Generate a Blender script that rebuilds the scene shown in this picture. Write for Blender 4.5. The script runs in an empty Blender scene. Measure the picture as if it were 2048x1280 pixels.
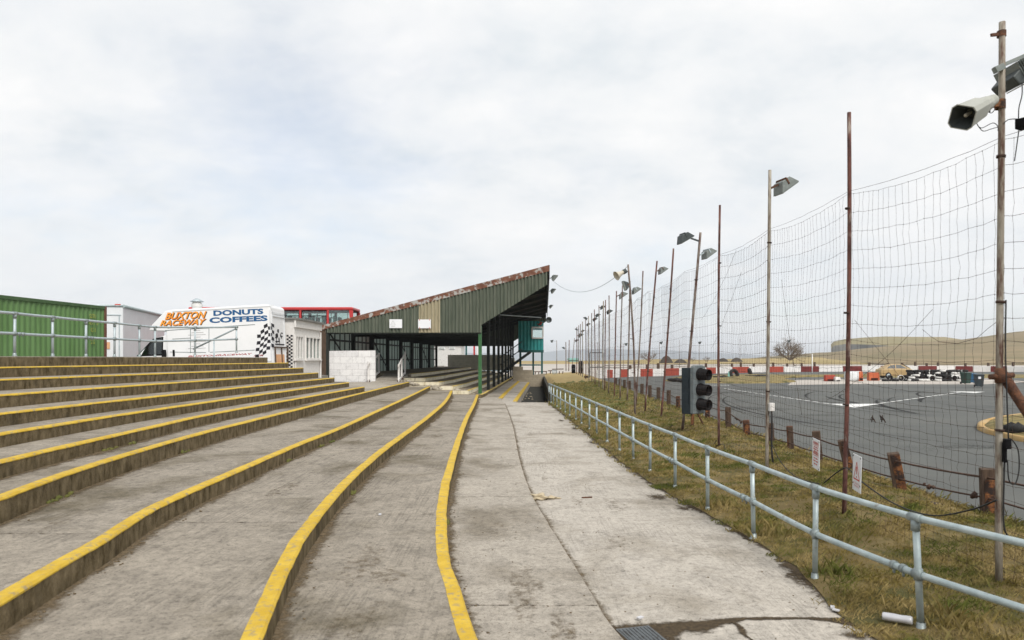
import bpy, bmesh, math, random
from mathutils import Vector, Matrix, noise as mnoise
R = math.radians
C = bpy.context.scene.collection
S = bpy.context.scene
rnd = random.Random(7)
PI = math.pi
zu = Vector((0, 0, 1))

# ------------------------------------------------------------------ camera, sky, sun, exposure
F, CX, HV, ZC = 1400.0, 1024.0, 717.0, 2.4      # focal length (px of a 2048 wide frame), centre, horizon row, eye height
cam = bpy.data.cameras.new('camera')
cam.lens = F / 2048 * 36.0
cam.sensor_width = 36.0
cam.shift_y = (HV - 640) / 2048
cam.clip_start, cam.clip_end = 0.1, 30000
cam.dof.use_dof = True
cam.dof.focus_distance = 22.0
cam.dof.aperture_fstop = 2.4
co = bpy.data.objects.new('camera', cam)
co.location = (0, 0, ZC)
co.rotation_euler = (R(90), 0, 0)
C.objects.link(co)
S.camera = co

w = bpy.data.worlds.new('World')
S.world = w
w.use_nodes = True
nt = w.node_tree
nt.nodes.clear()
SUN_EL, SUN_AZ = R(46), R(158)                   # azimuth clockwise from +Y: behind the camera, to its right


def N(t, kind, **kw):
    n = t.nodes.new(kind)
    for k, v in kw.items():
        if k in n.inputs.keys():
            n.inputs[k].default_value = v
        else:
            setattr(n, k, v)
    return n


def ramp(t, stops, interp='LINEAR'):
    n = t.nodes.new('ShaderNodeValToRGB')
    n.color_ramp.interpolation = interp
    e = n.color_ramp.elements
    while len(e) < len(stops):
        e.new(0.5)
    for i, (p, c) in enumerate(stops):
        e[i].position = p
        if isinstance(c, (int, float)):
            c = (c, c, c)
        e[i].color = (c[0], c[1], c[2], 1)
    return n


def build_sky():
    L = nt.links.new
    sky = N(nt, 'ShaderNodeTexSky', sky_type='NISHITA')
    sky.sun_disc = False
    sky.sun_elevation = SUN_EL
    sky.sun_rotation = SUN_AZ
    bg1 = N(nt, 'ShaderNodeBackground', Strength=0.15)
    L(sky.outputs[0], bg1.inputs['Color'])
    tc = N(nt, 'ShaderNodeTexCoord')
    sp = N(nt, 'ShaderNodeSeparateXYZ')
    L(tc.outputs['Generated'], sp.inputs[0])
    az = N(nt, 'ShaderNodeMath', operation='ABSOLUTE')
    L(sp.outputs['Z'], az.inputs[0])
    ad = N(nt, 'ShaderNodeMath', operation='ADD')
    ad.inputs[1].default_value = 0.34
    L(az.outputs[0], ad.inputs[0])
    dx = N(nt, 'ShaderNodeMath', operation='DIVIDE')
    dy = N(nt, 'ShaderNodeMath', operation='DIVIDE')
    L(sp.outputs['X'], dx.inputs[0]); L(ad.outputs[0], dx.inputs[1])
    L(sp.outputs['Y'], dy.inputs[0]); L(ad.outputs[0], dy.inputs[1])
    cb = N(nt, 'ShaderNodeCombineXYZ')
    L(dx.outputs[0], cb.inputs[0]); L(dy.outputs[0], cb.inputs[1])
    mp = N(nt, 'ShaderNodeMapping')
    mp.inputs['Location'].default_value = (3.1, 7.7, 0)
    mp.inputs['Scale'].default_value = (1.7, 2.0, 1)
    L(cb.outputs[0], mp.inputs['Vector'])
    n1 = N(nt, 'ShaderNodeTexNoise', Scale=0.7, Detail=9.0, Roughness=0.55, Distortion=0.12)
    L(mp.outputs[0], n1.inputs['Vector'])
    n2 = N(nt, 'ShaderNodeTexNoise', Scale=1.6, Detail=10.0, Roughness=0.58, Distortion=0.18)
    L(mp.outputs[0], n2.inputs['Vector'])
    # cloud cover: nearly closed, thin bluish gaps
    cov = ramp(nt, [(0.30, 0.62), (0.44, 0.93), (0.52, 1.0)])
    L(n1.outputs['Fac'], cov.inputs[0])
    # cloud body colour: white tops, grey undersides
    body = ramp(nt, [(0.33, (0.75, 0.795, 0.83)), (0.46, (0.86, 0.88, 0.895)), (0.55, (0.905, 0.915, 0.92)), (0.66, (0.975, 0.97, 0.965))])
    L(n2.outputs['Fac'], body.inputs[0])
    hz = ramp(nt, [(0.0, 1.0), (0.12, 0.55), (0.30, 0.0)])
    L(az.outputs[0], hz.inputs[0])
    mix = N(nt, 'ShaderNodeMix', data_type='RGBA')
    mix.inputs['B'].default_value = (0.82, 0.85, 0.88, 1)
    hm = N(nt, 'ShaderNodeMath', operation='MULTIPLY')
    hm.inputs[1].default_value = 0.75
    L(hz.outputs[0], hm.inputs[0])
    L(hm.outputs[0], mix.inputs['Factor'])
    L(body.outputs[0], mix.inputs['A'])
    bg2 = N(nt, 'ShaderNodeBackground', Strength=1.06)
    L(mix.outputs['Result'], bg2.inputs['Color'])
    ms = N(nt, 'ShaderNodeMixShader')
    L(cov.outputs[0], ms.inputs[0]); L(bg1.outputs[0], ms.inputs[1]); L(bg2.outputs[0], ms.inputs[2])
    out = N(nt, 'ShaderNodeOutputWorld')
    L(ms.outputs[0], out.inputs['Surface'])


build_sky()
sl = bpy.data.lights.new('sun', 'SUN')
sl.energy = 3.2
sl.angle = R(22)
sl.color = (1.0, 0.96, 0.9)
so = bpy.data.objects.new('sun', sl)
so.rotation_euler = (R(90) - SUN_EL, 0, PI - SUN_AZ)
so.location = (0, 0, 60)
C.objects.link(so)
S.view_settings.view_transform = 'Standard'
S.view_settings.look = 'None'
S.view_settings.exposure = 0.0
S.view_settings.gamma = 1.0

# ------------------------------------------------------------------ helpers


def gp(u, v, z=0.0):
    """ground point seen at photo pixel u, v when it lies at height z"""
    Y = F * (ZC - z) / (v - HV)
    return Vector(((u - CX) * Y / F, Y, z))


def at(u, v, Y):
    return Vector(((u - CX) * Y / F, Y, ZC + (HV - v) * Y / F))


def lerp(a, b, t):
    return a + (b - a) * t


class MB:
    def __init__(self):
        self.v, self.f, self.m, self.s = [], [], [], []
        self.fade = None

    def add(self, vs, fs, m=0, smooth=False):
        o = len(self.v)
        self.v += [Vector(p) for p in vs]
        for f in fs:
            self.f.append([i + o for i in f])
            self.m.append(m)
            self.s.append(smooth)
        return self

    def box(self, c, s, rz=0.0, m=0, ax=None):
        """box with centre c, size s, turned rz about z (or with axes ax)"""
        c = Vector(c)
        if ax is None:
            ax = (Vector((math.cos(rz), math.sin(rz), 0)), Vector((-math.sin(rz), math.cos(rz), 0)), Vector((0, 0, 1)))
        p = []
        for k in (-.5, .5):
            for j in (-.5, .5):
                for i in (-.5, .5):
                    p.append(c + ax[0] * (i * s[0]) + ax[1] * (j * s[1]) + ax[2] * (k * s[2]))
        return self.add(p, [(0, 2, 3, 1), (4, 5, 7, 6), (0, 1, 5, 4), (2, 6, 7, 3), (0, 4, 6, 2), (1, 3, 7, 5)], m)

    def beam(self, a, b, w, h, m=0, up=(0, 0, 1)):
        a, b = Vector(a), Vector(b)
        d = (b - a)
        L = d.length
        d.normalize()
        up = Vector(up)
        if abs(d.dot(up)) > 0.98:
            up = Vector((0, 1, 0))
        x = d.cross(up).normalized()
        y = x.cross(d).normalized()
        return self.box((a + b) / 2, (w, L, h), m=m, ax=(x, d, y))

    def tube(self, pts, r, n=8, m=0, caps=True, smooth=True):
        pts = [Vector(p) for p in pts]
        k = len(pts)
        rs = r if isinstance(r, (list, tuple)) else [r] * k
        vs, fs = [], []
        prev = None
        for i, p in enumerate(pts):
            d = (pts[min(i + 1, k - 1)] - pts[max(i - 1, 0)])
            if d.length < 1e-9:
                d = Vector((0, 0, 1))
            d.normalize()
            if prev is None:
                ref = Vector((0, 0, 1)) if abs(d.z) < 0.9 else Vector((1, 0, 0))
                x = d.cross(ref).normalized()
            else:
                x = (prev - d * prev.dot(d))
                x = x.normalized() if x.length > 1e-6 else d.orthogonal().normalized()
            prev = x
            y = d.cross(x)
            for j in range(n):
                a = 2 * PI * j / n
                vs.append(p + (x * math.cos(a) + y * math.sin(a)) * rs[i])
        for i in range(k - 1):
            for j in range(n):
                fs.append((i * n + j, i * n + (j + 1) % n, (i + 1) * n + (j + 1) % n, (i + 1) * n + j))
        self.add(vs, fs, m, smooth)
        if caps:
            o = len(self.v) - len(vs)
            self.f.append([o + j for j in reversed(range(n))]); self.m.append(m); self.s.append(False)
            self.f.append([o + (k - 1) * n + j for j in range(n)]); self.m.append(m); self.s.append(False)
        return self

    def lathe(self, prof, o=(0, 0, 0), axis=(0, 0, 1), n=16, m=0, smooth=True, mf=None):
        o, d = Vector(o), Vector(axis).normalized()
        x = d.orthogonal().normalized()
        y = d.cross(x)
        vs, k = [], len(prof)
        for r, z in prof:
            for j in range(n):
                a = 2 * PI * j / n
                vs.append(o + d * z + (x * math.cos(a) + y * math.sin(a)) * r)
        base = len(self.v)
        self.v += vs
        for i in range(k - 1):
            for j in range(n):
                self.f.append([base + q for q in (i * n + j, i * n + (j + 1) % n, (i + 1) * n + (j + 1) % n, (i + 1) * n + j)])
                self.m.append(mf(i, j) if mf else m)
                self.s.append(smooth)
        return self

    def prism(self, poly, vec, m=0):
        """closed polygon (3d points) swept along vec"""
        poly = [Vector(p) for p in poly]
        vec = Vector(vec)
        n = len(poly)
        vs = poly + [p + vec for p in poly]
        fs = [tuple(reversed(range(n))), tuple(range(n, 2 * n))]
        fs += [(i, (i + 1) % n, n + (i + 1) % n, n + i) for i in range(n)]
        return self.add(vs, fs, m)

    def quad(self, a, b, c, d, m=0):
        return self.add([a, b, c, d], [(0, 1, 2, 3)], m)

    def blob(self, c, r, m=0, jit=0.15, sub=2, sc=(1, 1, 1), rng=rnd):
        bm = bmesh.new()
        bmesh.ops.create_icosphere(bm, subdivisions=sub, radius=1)
        vs = []
        off = Vector((rng.random() * 50, rng.random() * 50, rng.random() * 50))
        for q in bm.verts:
            k = 1 + jit * 2 * mnoise.noise(q.co * 1.6 + off)
            vs.append(Vector(c) + Vector((q.co.x * sc[0], q.co.y * sc[1], q.co.z * sc[2])) * r * k)
        fs = [[q.index for q in f.verts] for f in bm.faces]
        bm.free()
        return self.add(vs, fs, m, True)

    def build(self, name, mats, parent=None, bevel=0.0, origin=None, recalc=True, local=False):
        off = Vector((0, 0, 0))
        if parent is not None and not local:
            q = parent
            while q is not None:
                off += q.location
                q = q.parent
        loc = Vector((0, 0, 0))
        if parent is None and origin is not None:
            loc = Vector(origin)
            if not local:
                off = loc
        me = bpy.data.meshes.new(name)
        me.from_pydata([tuple(p - off) for p in self.v], [], self.f)
        mats = mats if isinstance(mats, (list, tuple)) else [mats]
        for q in mats:
            me.materials.append(q)
        me.polygons.foreach_set('material_index', self.m)
        me.polygons.foreach_set('use_smooth', self.s)
        if self.fade is not None:
            at_ = me.attributes.new('fade', 'FLOAT', 'POINT')
            at_.data.foreach_set('value', (self.fade + [2.0] * len(self.v))[:len(self.v)])
        if recalc:
            bm = bmesh.new()
            bm.from_mesh(me)
            bmesh.ops.recalc_face_normals(bm, faces=bm.faces)
            bm.to_mesh(me)
            bm.free()
        me.update()
        o = bpy.data.objects.new(name, me)
        o.location = loc
        C.objects.link(o)
        if parent is not None:
            o.parent = parent
        if bevel > 0:
            b = o.modifiers.new('bevel', 'BEVEL')
            b.width = bevel
            b.segments = 2
            b.limit_method = 'ANGLE'
            b.angle_limit = R(40)
        return o


def tag(o, label=None, cat=None, group=None, kind=None):
    if label: o['label'] = label
    if cat: o['category'] = cat
    if group: o['group'] = group
    if kind: o['kind'] = kind
    return o


def thing(name, label, cat, loc=(0, 0, 0), group=None):
    o = bpy.data.objects.new(name, None)
    o.empty_display_size = 0.2
    C.objects.link(o)
    o.location = Vector(loc)
    return tag(o, label, cat, group)


def dup(root, loc=None, rz=None, label=None, group=None):
    def cp(o, par):
        c = o.copy()
        C.objects.link(c)
        if par is not None:
            c.parent = par
        for ch in kids.get(o, []):
            cp(ch, c)
        return c
    kids = {}
    for o in list(root.children_recursive):
        kids.setdefault(o.parent, []).append(o)
    r = cp(root, None)
    if loc is not None: r.location = Vector(loc)
    if rz is not None: r.rotation_euler = (0, 0, rz)
    if label: r['label'] = label
    if group: r['group'] = group
    return r


ORD = ['nearest', 'second', 'third', 'fourth', 'fifth', 'sixth', 'seventh', 'eighth', 'ninth', 'tenth', 'eleventh', 'twelfth',
       'thirteenth', 'fourteenth', 'fifteenth', 'sixteenth', 'seventeenth', 'eighteenth', 'nineteenth', 'twentieth',
       'twenty-first', 'twenty-second', 'twenty-third', 'twenty-fourth', 'twenty-fifth', 'twenty-sixth', 'twenty-seventh', 'twenty-eighth']

# ------------------------------------------------------------------ materials


def mat(name, c1, c2=None, scale=6.0, rough=0.75, metal=0.0, bump=0.0, stretch=(1, 1, 1), lo=0.35, hi=0.65, detail=6.0,
        c3=None, s3=30.0, lo3=0.58, hi3=0.72, spec=0.3, bscale=None, grime=None, emit=None):
    """noise between c1 and c2, with an optional second layer of c3 patches"""
    m = bpy.data.materials.new(name)
    m.use_nodes = True
    t = m.node_tree
    t.nodes.clear()
    L = t.links.new
    out = N(t, 'ShaderNodeOutputMaterial')
    b = N(t, 'ShaderNodeBsdfPrincipled')
    b.inputs['Roughness'].default_value = rough
    b.inputs['Metallic'].default_value = metal
    b.inputs['Specular IOR Level'].default_value = spec
    L(b.outputs[0], out.inputs[0])
    if c2 is None:
        c2 = tuple(x * 0.86 for x in c1)
    tc = N(t, 'ShaderNodeTexCoord')
    oi = N(t, 'ShaderNodeObjectInfo')
    mp = N(t, 'ShaderNodeMapping')
    sc = N(t, 'ShaderNodeVectorMath', operation='SCALE')
    sc.inputs[0].default_value = (37.0, 91.0, 53.0)
    L(oi.outputs['Random'], sc.inputs['Scale'])
    L(sc.outputs[0], mp.inputs['Location'])
    mp.inputs['Scale'].default_value = stretch
    L(tc.outputs['Object'], mp.inputs['Vector'])
    n1 = N(t, 'ShaderNodeTexNoise', Scale=scale, Detail=detail, Roughness=0.6)
    L(mp.outputs[0], n1.inputs['Vector'])
    r1 = ramp(t, [(lo, c1), (hi, c2)])
    L(n1.outputs['Fac'], r1.inputs[0])
    col = r1.outputs[0]
    if c3 is not None:
        n3 = N(t, 'ShaderNodeTexNoise', Scale=s3, Detail=8.0, Roughness=0.65)
        L(mp.outputs[0], n3.inputs['Vector'])
        r3 = ramp(t, [(lo3, 0.0), (hi3, 1.0)])
        L(n3.outputs['Fac'], r3.inputs[0])
        mx = N(t, 'ShaderNodeMix', data_type='RGBA')
        mx.inputs['B'].default_value = (*c3, 1)
        L(r3.outputs[0], mx.inputs['Factor'])
        L(col, mx.inputs['A'])
        col = mx.outputs['Result']
    L(col, b.inputs['Base Color'])
    if bump > 0:
        nb = N(t, 'ShaderNodeTexNoise', Scale=bscale or scale * 6, Detail=5.0)
        L(mp.outputs[0], nb.inputs['Vector'])
        bp = N(t, 'ShaderNodeBump', Strength=bump, Distance=0.02)
        L(nb.outputs['Fac'], bp.inputs['Height'])
        L(bp.outputs[0], b.inputs['Normal'])
    return m


def glass_mat(name, tint=(0.75, 0.82, 0.82), rough=0.03, alpha=0.35):
    m = bpy.data.materials.new(name)
    m.use_nodes = True
    t = m.node_tree
    t.nodes.clear()
    L = t.links.new
    out = N(t, 'ShaderNodeOutputMaterial')
    gl = N(t, 'ShaderNodeBsdfGlossy', Color=(0.9, 0.95, 0.95, 1), Roughness=rough)
    tr = N(t, 'ShaderNodeBsdfTransparent', Color=(*tint, 1))
    fr = N(t, 'ShaderNodeLayerWeight', Blend=0.35)
    ad = N(t, 'ShaderNodeMath', operation='MULTIPLY_ADD')
    ad.inputs[1].default_value = 0.30
    ad.inputs[2].default_value = alpha * 0.22
    L(fr.outputs['Facing'], ad.inputs[0])
    mx = N(t, 'ShaderNodeMixShader')
    L(ad.outputs[0], mx.inputs[0]); L(tr.outputs[0], mx.inputs[1]); L(gl.outputs[0], mx.inputs[2])
    L(mx.outputs[0], out.inputs[0])
    return m


def concrete_mat(name, base, dark, speck, line_axis=0, line=0.5, stain=0.6, bump=0.35):
    """trowelled and brushed weathered concrete"""
    m = bpy.data.materials.new(name)
    m.use_nodes = True
    t = m.node_tree
    t.nodes.clear()
    L = t.links.new
    out = N(t, 'ShaderNodeOutputMaterial')
    b = N(t, 'ShaderNodeBsdfPrincipled', Roughness=0.9)
    b.inputs['Specular IOR Level'].default_value = 0.2
    L(b.outputs[0], out.inputs[0])
    tc = N(t, 'ShaderNodeTexCoord')
    P = tc.outputs['Object']
    big = N(t, 'ShaderNodeTexNoise', Scale=0.55, Detail=7.0, Roughness=0.62, Distortion=0.4)
    L(P, big.inputs['Vector'])
    rb = ramp(t, [(0.34, dark), (0.50, base), (0.70, tuple(min(1, x * 1.09) for x in base))])
    L(big.outputs['Fac'], rb.inputs[0])
    mid = N(t, 'ShaderNodeTexNoise', Scale=3.2, Detail=8.0, Roughness=0.7, Distortion=0.8)
    L(P, mid.inputs['Vector'])
    rm = ramp(t, [(0.36, 0.72), (0.55, 1.0), (0.7, 1.06)])
    L(mid.outputs['Fac'], rm.inputs[0])
    m1 = N(t, 'ShaderNodeMix', data_type='RGBA', blend_type='MULTIPLY')
    m1.inputs['Factor'].default_value = stain
    L(rb.outputs[0], m1.inputs['A']); L(rm.outputs[0], m1.inputs['B'])
    # brush lines
    mp = N(t, 'ShaderNodeMapping')
    mp.inputs['Rotation'].default_value = (0, 0, R(5))
    mp.inputs['Scale'].default_value = (34, 1.1, 1) if line_axis == 0 else (1.1, 34, 1)
    L(P, mp.inputs['Vector'])
    br = N(t, 'ShaderNodeTexNoise', Scale=1.0, Detail=3.0, Roughness=0.7)
    L(mp.outputs[0], br.inputs['Vector'])
    rl = ramp(t, [(0.38, 0.66), (0.52, 1.0)])
    L(br.outputs['Fac'], rl.inputs[0])
    patch = N(t, 'ShaderNodeTexNoise', Scale=0.9, Detail=4.0)
    L(P, patch.inputs['Vector'])
    rp = ramp(t, [(0.42, 0.0), (0.6, line)])
    L(patch.outputs['Fac'], rp.inputs[0])
    m2 = N(t, 'ShaderNodeMix', data_type='RGBA', blend_type='MULTIPLY')
    L(rp.outputs[0], m2.inputs['Factor'])
    L(m1.outputs['Result'], m2.inputs['A']); L(rl.outputs[0], m2.inputs['B'])
    # fine aggregate speckle
    sp = N(t, 'ShaderNodeTexNoise', Scale=55.0, Detail=4.0, Roughness=0.8)
    L(P, sp.inputs['Vector'])
    rs0 = ramp(t, [(0.36, 0.45), (0.46, 1.0), (0.60, 1.0), (0.72, 1.25)])
    L(sp.outputs['Fac'], rs0.inputs[0])
    pit = N(t, 'ShaderNodeTexNoise', Scale=15.0, Detail=7.0, Roughness=0.75, Distortion=0.5)
    L(P, pit.inputs['Vector'])
    rpt = ramp(t, [(0.34, 0.50), (0.44, 0.86), (0.54, 1.0), (0.68, 1.14)])
    L(pit.outputs['Fac'], rpt.inputs[0])
    rs = N(t, 'ShaderNodeMix', data_type='RGBA', blend_type='MULTIPLY')
    rs.inputs['Factor'].default_value = 1.0
    L(rs0.outputs[0], rs.inputs['A']); L(rpt.outputs[0], rs.inputs['B'])
    m3 = N(t, 'ShaderNodeMix', data_type='RGBA', blend_type='MULTIPLY')
    m3.inputs['Factor'].default_value = speck
    L(m2.outputs['Result'], m3.inputs['A']); L(rs.outputs['Result'], m3.inputs['B'])
    L(m3.outputs['Result'], b.inputs['Base Color'])
    add = N(t, 'ShaderNodeMath', operation='ADD')
    L(sp.outputs['Fac'], add.inputs[0]); L(br.outputs['Fac'], add.inputs[1])
    bp = N(t, 'ShaderNodeBump', Strength=bump, Distance=0.012)
    L(add.outputs[0], bp.inputs['Height'])
    L(bp.outputs[0], b.inputs['Normal'])
    return m


def block_mat(name, c1, c2, mortar, bw=0.45, bh=0.225, peel=None, axis='XZ'):
    """blockwork courses in the wall's own plane"""
    m = bpy.data.materials.new(name)
    m.use_nodes = True
    t = m.node_tree
    t.nodes.clear()
    L = t.links.new
    out = N(t, 'ShaderNodeOutputMaterial')
    b = N(t, 'ShaderNodeBsdfPrincipled', Roughness=0.9)
    b.inputs['Specular IOR Level'].default_value = 0.2
    L(b.outputs[0], out.inputs[0])
    tc = N(t, 'ShaderNodeTexCoord')
    sp = N(t, 'ShaderNodeSeparateXYZ')
    L(tc.outputs['Object'], sp.inputs[0])
    cb = N(t, 'ShaderNodeCombineXYZ')
    ad = N(t, 'ShaderNodeMath', operation='ADD')
    L(sp.outputs['X'], ad.inputs[0]); L(sp.outputs['Y'], ad.inputs[1])
    L(ad.outputs[0], cb.inputs[0]); L(sp.outputs['Z'], cb.inputs[1])
    bk = N(t, 'ShaderNodeTexBrick')
    bk.offset = 0.5
    bk.inputs['Color1'].default_value = (*c1, 1)
    bk.inputs['Color2'].default_value = (*c2, 1)
    bk.inputs['Mortar'].default_value = (*mortar, 1)
    bk.inputs['Scale'].default_value = 1.0
    bk.inputs['Mortar Size'].default_value = 0.008
    bk.inputs['Mortar Smooth'].default_value = 0.4
    bk.inputs['Brick Width'].default_value = bw
    bk.inputs['Row Height'].default_value = bh
    L(cb.outputs[0], bk.inputs['Vector'])
    nz = N(t, 'ShaderNodeTexNoise', Scale=3.0, Detail=9.0, Roughness=0.72)
    L(tc.outputs['Object'], nz.inputs['Vector'])
    rz = ramp(t, [(0.33, 0.62), (0.52, 1.0)])
    L(nz.outputs['Fac'], rz.inputs[0])
    mx = N(t, 'ShaderNodeMix', data_type='RGBA', blend_type='MULTIPLY')
    mx.inputs['Factor'].default_value = 0.6
    L(bk.outputs['Color'], mx.inputs['A']); L(rz.outputs[0], mx.inputs['B'])
    col = mx.outputs['Result']
    if peel:
        n2 = N(t, 'ShaderNodeTexNoise', Scale=2.3, Detail=10.0, Roughness=0.75)
        L(tc.outputs['Object'], n2.inputs['Vector'])
        r2 = ramp(t, [(0.60, 0.0), (0.66, 0.8)])
        L(n2.outputs['Fac'], r2.inputs[0])
        m2 = N(t, 'ShaderNodeMix', data_type='RGBA')
        m2.inputs['B'].default_value = (*peel, 1)
        L(r2.outputs[0], m2.inputs['Factor']); L(col, m2.inputs['A'])
        col = m2.outputs['Result']
    L(col, b.inputs['Base Color'])
    bp = N(t, 'ShaderNodeBump', Strength=0.5, Distance=0.01)
    L(bk.outputs['Fac'], bp.inputs['Height'])
    bp.invert = True
    L(bp.outputs[0], b.inputs['Normal'])
    return m


M = {}
M['tread'] = concrete_mat('tread_concrete', (0.315, 0.278, 0.228), (0.165, 0.14, 0.10), 0.95, 0, 0.75, 0.9)
M['path'] = concrete_mat('path_concrete', (0.46, 0.42, 0.365), (0.31, 0.275, 0.225), 0.9, 0, 0.65, 0.75)
M['path2'] = concrete_mat('strip_concrete', (0.40, 0.36, 0.305), (0.245, 0.213, 0.168), 0.95, 1, 0.35, 0.8)
M['stand_tread'] = concrete_mat('covered_tread', (0.30, 0.25, 0.185), (0.15, 0.125, 0.09), 0.7, 0, 0.3, 0.7)
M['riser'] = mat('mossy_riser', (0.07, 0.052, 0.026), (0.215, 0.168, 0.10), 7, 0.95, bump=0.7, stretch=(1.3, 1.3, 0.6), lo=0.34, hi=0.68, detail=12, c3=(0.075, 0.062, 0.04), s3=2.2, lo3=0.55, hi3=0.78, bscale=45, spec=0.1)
M['stand_riser'] = mat('worn_cream_riser', (0.62, 0.55, 0.38), (0.74, 0.69, 0.55), 3, 0.9, bump=0.4, stretch=(1, 1, 0.4), c3=(0.36, 0.29, 0.18), s3=5, lo3=0.55, hi3=0.7)
M['yellow'] = mat('yellow_line_paint', (0.49, 0.315, 0.025), (0.60, 0.41, 0.05), 5, 0.8, bump=0.35, detail=10, c3=(0.31, 0.245, 0.13), s3=13, lo3=0.52, hi3=0.66, bscale=60)
M['yellow_faded'] = mat('faded_yellow_paint', (0.55, 0.38, 0.07), (0.60, 0.47, 0.16), 4, 0.8, c3=(0.36, 0.30, 0.18), s3=6, lo3=0.52, hi3=0.66)
M['rubble'] = mat('rubble_stone', (0.30, 0.26, 0.20), (0.42, 0.38, 0.31), 4, 0.95, bump=0.8, c3=(0.12, 0.10, 0.07), s3=6, lo3=0.55, hi3=0.66)
M['galv'] = mat('galvanised_steel', (0.33, 0.40, 0.41), (0.47, 0.54, 0.545), 7, 0.48, 0.35, bump=0.08, detail=10, c3=(0.25, 0.24, 0.21), s3=9, lo3=0.60, hi3=0.72, spec=0.5)
M['galv_dull'] = mat('dull_galvanised_steel', (0.36, 0.42, 0.45), (0.46, 0.52, 0.54), 9, 0.5, 0.3)
M['dark_clamp'] = mat('dull_clamp_steel', (0.22, 0.26, 0.26), (0.33, 0.37, 0.37), 20, 0.5, 0.5)
M['rust'] = mat('rusty_steel', (0.07, 0.034, 0.023), (0.155, 0.068, 0.036), 14, 0.85, 0.1, bump=0.4, c3=(0.055, 0.035, 0.028), s3=25, lo3=0.5, hi3=0.66)
M['rust_orange'] = mat('orange_rust', (0.15, 0.055, 0.024), (0.30, 0.125, 0.042), 18, 0.85, 0.05, bump=0.5, c3=(0.035, 0.022, 0.018), s3=7, lo3=0.42, hi3=0.54)
M['pole_a'] = mat('red_oxide_pole', (0.045, 0.022, 0.019), (0.17, 0.07, 0.055), 9, 0.75, 0.1, bump=0.4, stretch=(1.5, 1.5, 0.45), detail=10, c3=(0.27, 0.22, 0.185), s3=8, lo3=0.54, hi3=0.68)
M['pole_b'] = mat('pale_weathered_pole', (0.38, 0.35, 0.295), (0.21, 0.18, 0.14), 8, 0.7, 0.1, bump=0.4, stretch=(1.5, 1.5, 0.35), detail=10, c3=(0.10, 0.052, 0.036), s3=7, lo3=0.47, hi3=0.62)
M['pole_c'] = mat('grey_rust_pole', (0.10, 0.075, 0.062), (0.28, 0.235, 0.20), 8, 0.7, 0.15, bump=0.4, stretch=(1.5, 1.5, 0.4), detail=10, c3=(0.09, 0.042, 0.033), s3=6, lo3=0.48, hi3=0.6)
M['wire'] = mat('rusty_wire', (0.035, 0.022, 0.018), (0.075, 0.045, 0.034), 8, 0.8, 0.2)
M['black'] = mat('black_plastic', (0.004, 0.004, 0.005), (0.009, 0.009, 0.010), 12, 0.65, spec=0.1)
M['cable'] = mat('black_cable', (0.015, 0.015, 0.015), (0.03, 0.03, 0.03), 12, 0.6)
M['rope'] = mat('rusty_wire_rope', (0.085, 0.048, 0.035), (0.14, 0.085, 0.06), 30, 0.8, 0.3, c3=(0.03, 0.022, 0.02), s3=60, lo3=0.5, hi3=0.6)
M['timber'] = mat('old_dark_timber', (0.055, 0.036, 0.026), (0.115, 0.075, 0.05), 5, 0.9, bump=0.6, stretch=(3, 3, 0.4), c3=(0.03, 0.02, 0.016), s3=7)
M['green_paint'] = mat('green_steel_paint', (0.028, 0.10, 0.035), (0.045, 0.135, 0.05), 4, 0.5, c3=(0.09, 0.06, 0.03), s3=7, lo3=0.68, hi3=0.74)
M['dark_steel'] = mat('black_green_steel', (0.012, 0.016, 0.013), (0.02, 0.024, 0.02), 6, 0.6)
M['clad'] = mat('grey_green_cladding', (0.062, 0.078, 0.056), (0.125, 0.138, 0.105), 1.3, 0.75, bump=0.15, stretch=(4, 4, 0.35), lo=0.32, hi=0.68, c3=(0.17, 0.165, 0.125), s3=2.6, lo3=0.56, hi3=0.82)
M['clad_tan'] = mat('tan_cladding', (0.30, 0.265, 0.175), (0.38, 0.335, 0.23), 2, 0.8, bump=0.15, stretch=(4, 4, 0.4), c3=(0.17, 0.15, 0.10), s3=4, lo3=0.52, hi3=0.7)
M['flash'] = mat('flaking_rust_flashing', (0.115, 0.048, 0.03), (0.19, 0.085, 0.052), 3, 0.85, stretch=(1.2, 1.2, 1.2), c3=(0.36, 0.35, 0.33), s3=2.6, lo3=0.515, hi3=0.575)
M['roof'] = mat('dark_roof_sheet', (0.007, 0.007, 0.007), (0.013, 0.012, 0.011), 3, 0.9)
M['rooftop'] = mat('weathered_roof_top', (0.16, 0.16, 0.15), (0.22, 0.215, 0.20), 2, 0.85)
M['backwall'] = mat('translucent_sheeting', (0.245, 0.30, 0.27), (0.34, 0.40, 0.36), 2.5, 0.7, stretch=(3, 3, 0.3), c3=(0.12, 0.15, 0.13), s3=3, lo3=0.58, hi3=0.75)


def translucent(m, amount, tint):
    t = m.node_tree
    L = t.links.new
    out = [n for n in t.nodes if n.type == 'OUTPUT_MATERIAL'][0]
    b = [n for n in t.nodes if n.type == 'BSDF_PRINCIPLED'][0]
    tr = N(t, 'ShaderNodeBsdfTranslucent', Color=(*tint, 1))
    mx = N(t, 'ShaderNodeMixShader')
    mx.inputs[0].default_value = amount
    L(b.outputs[0], mx.inputs[1]); L(tr.outputs[0], mx.inputs[2]); L(mx.outputs[0], out.inputs[0])


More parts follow.
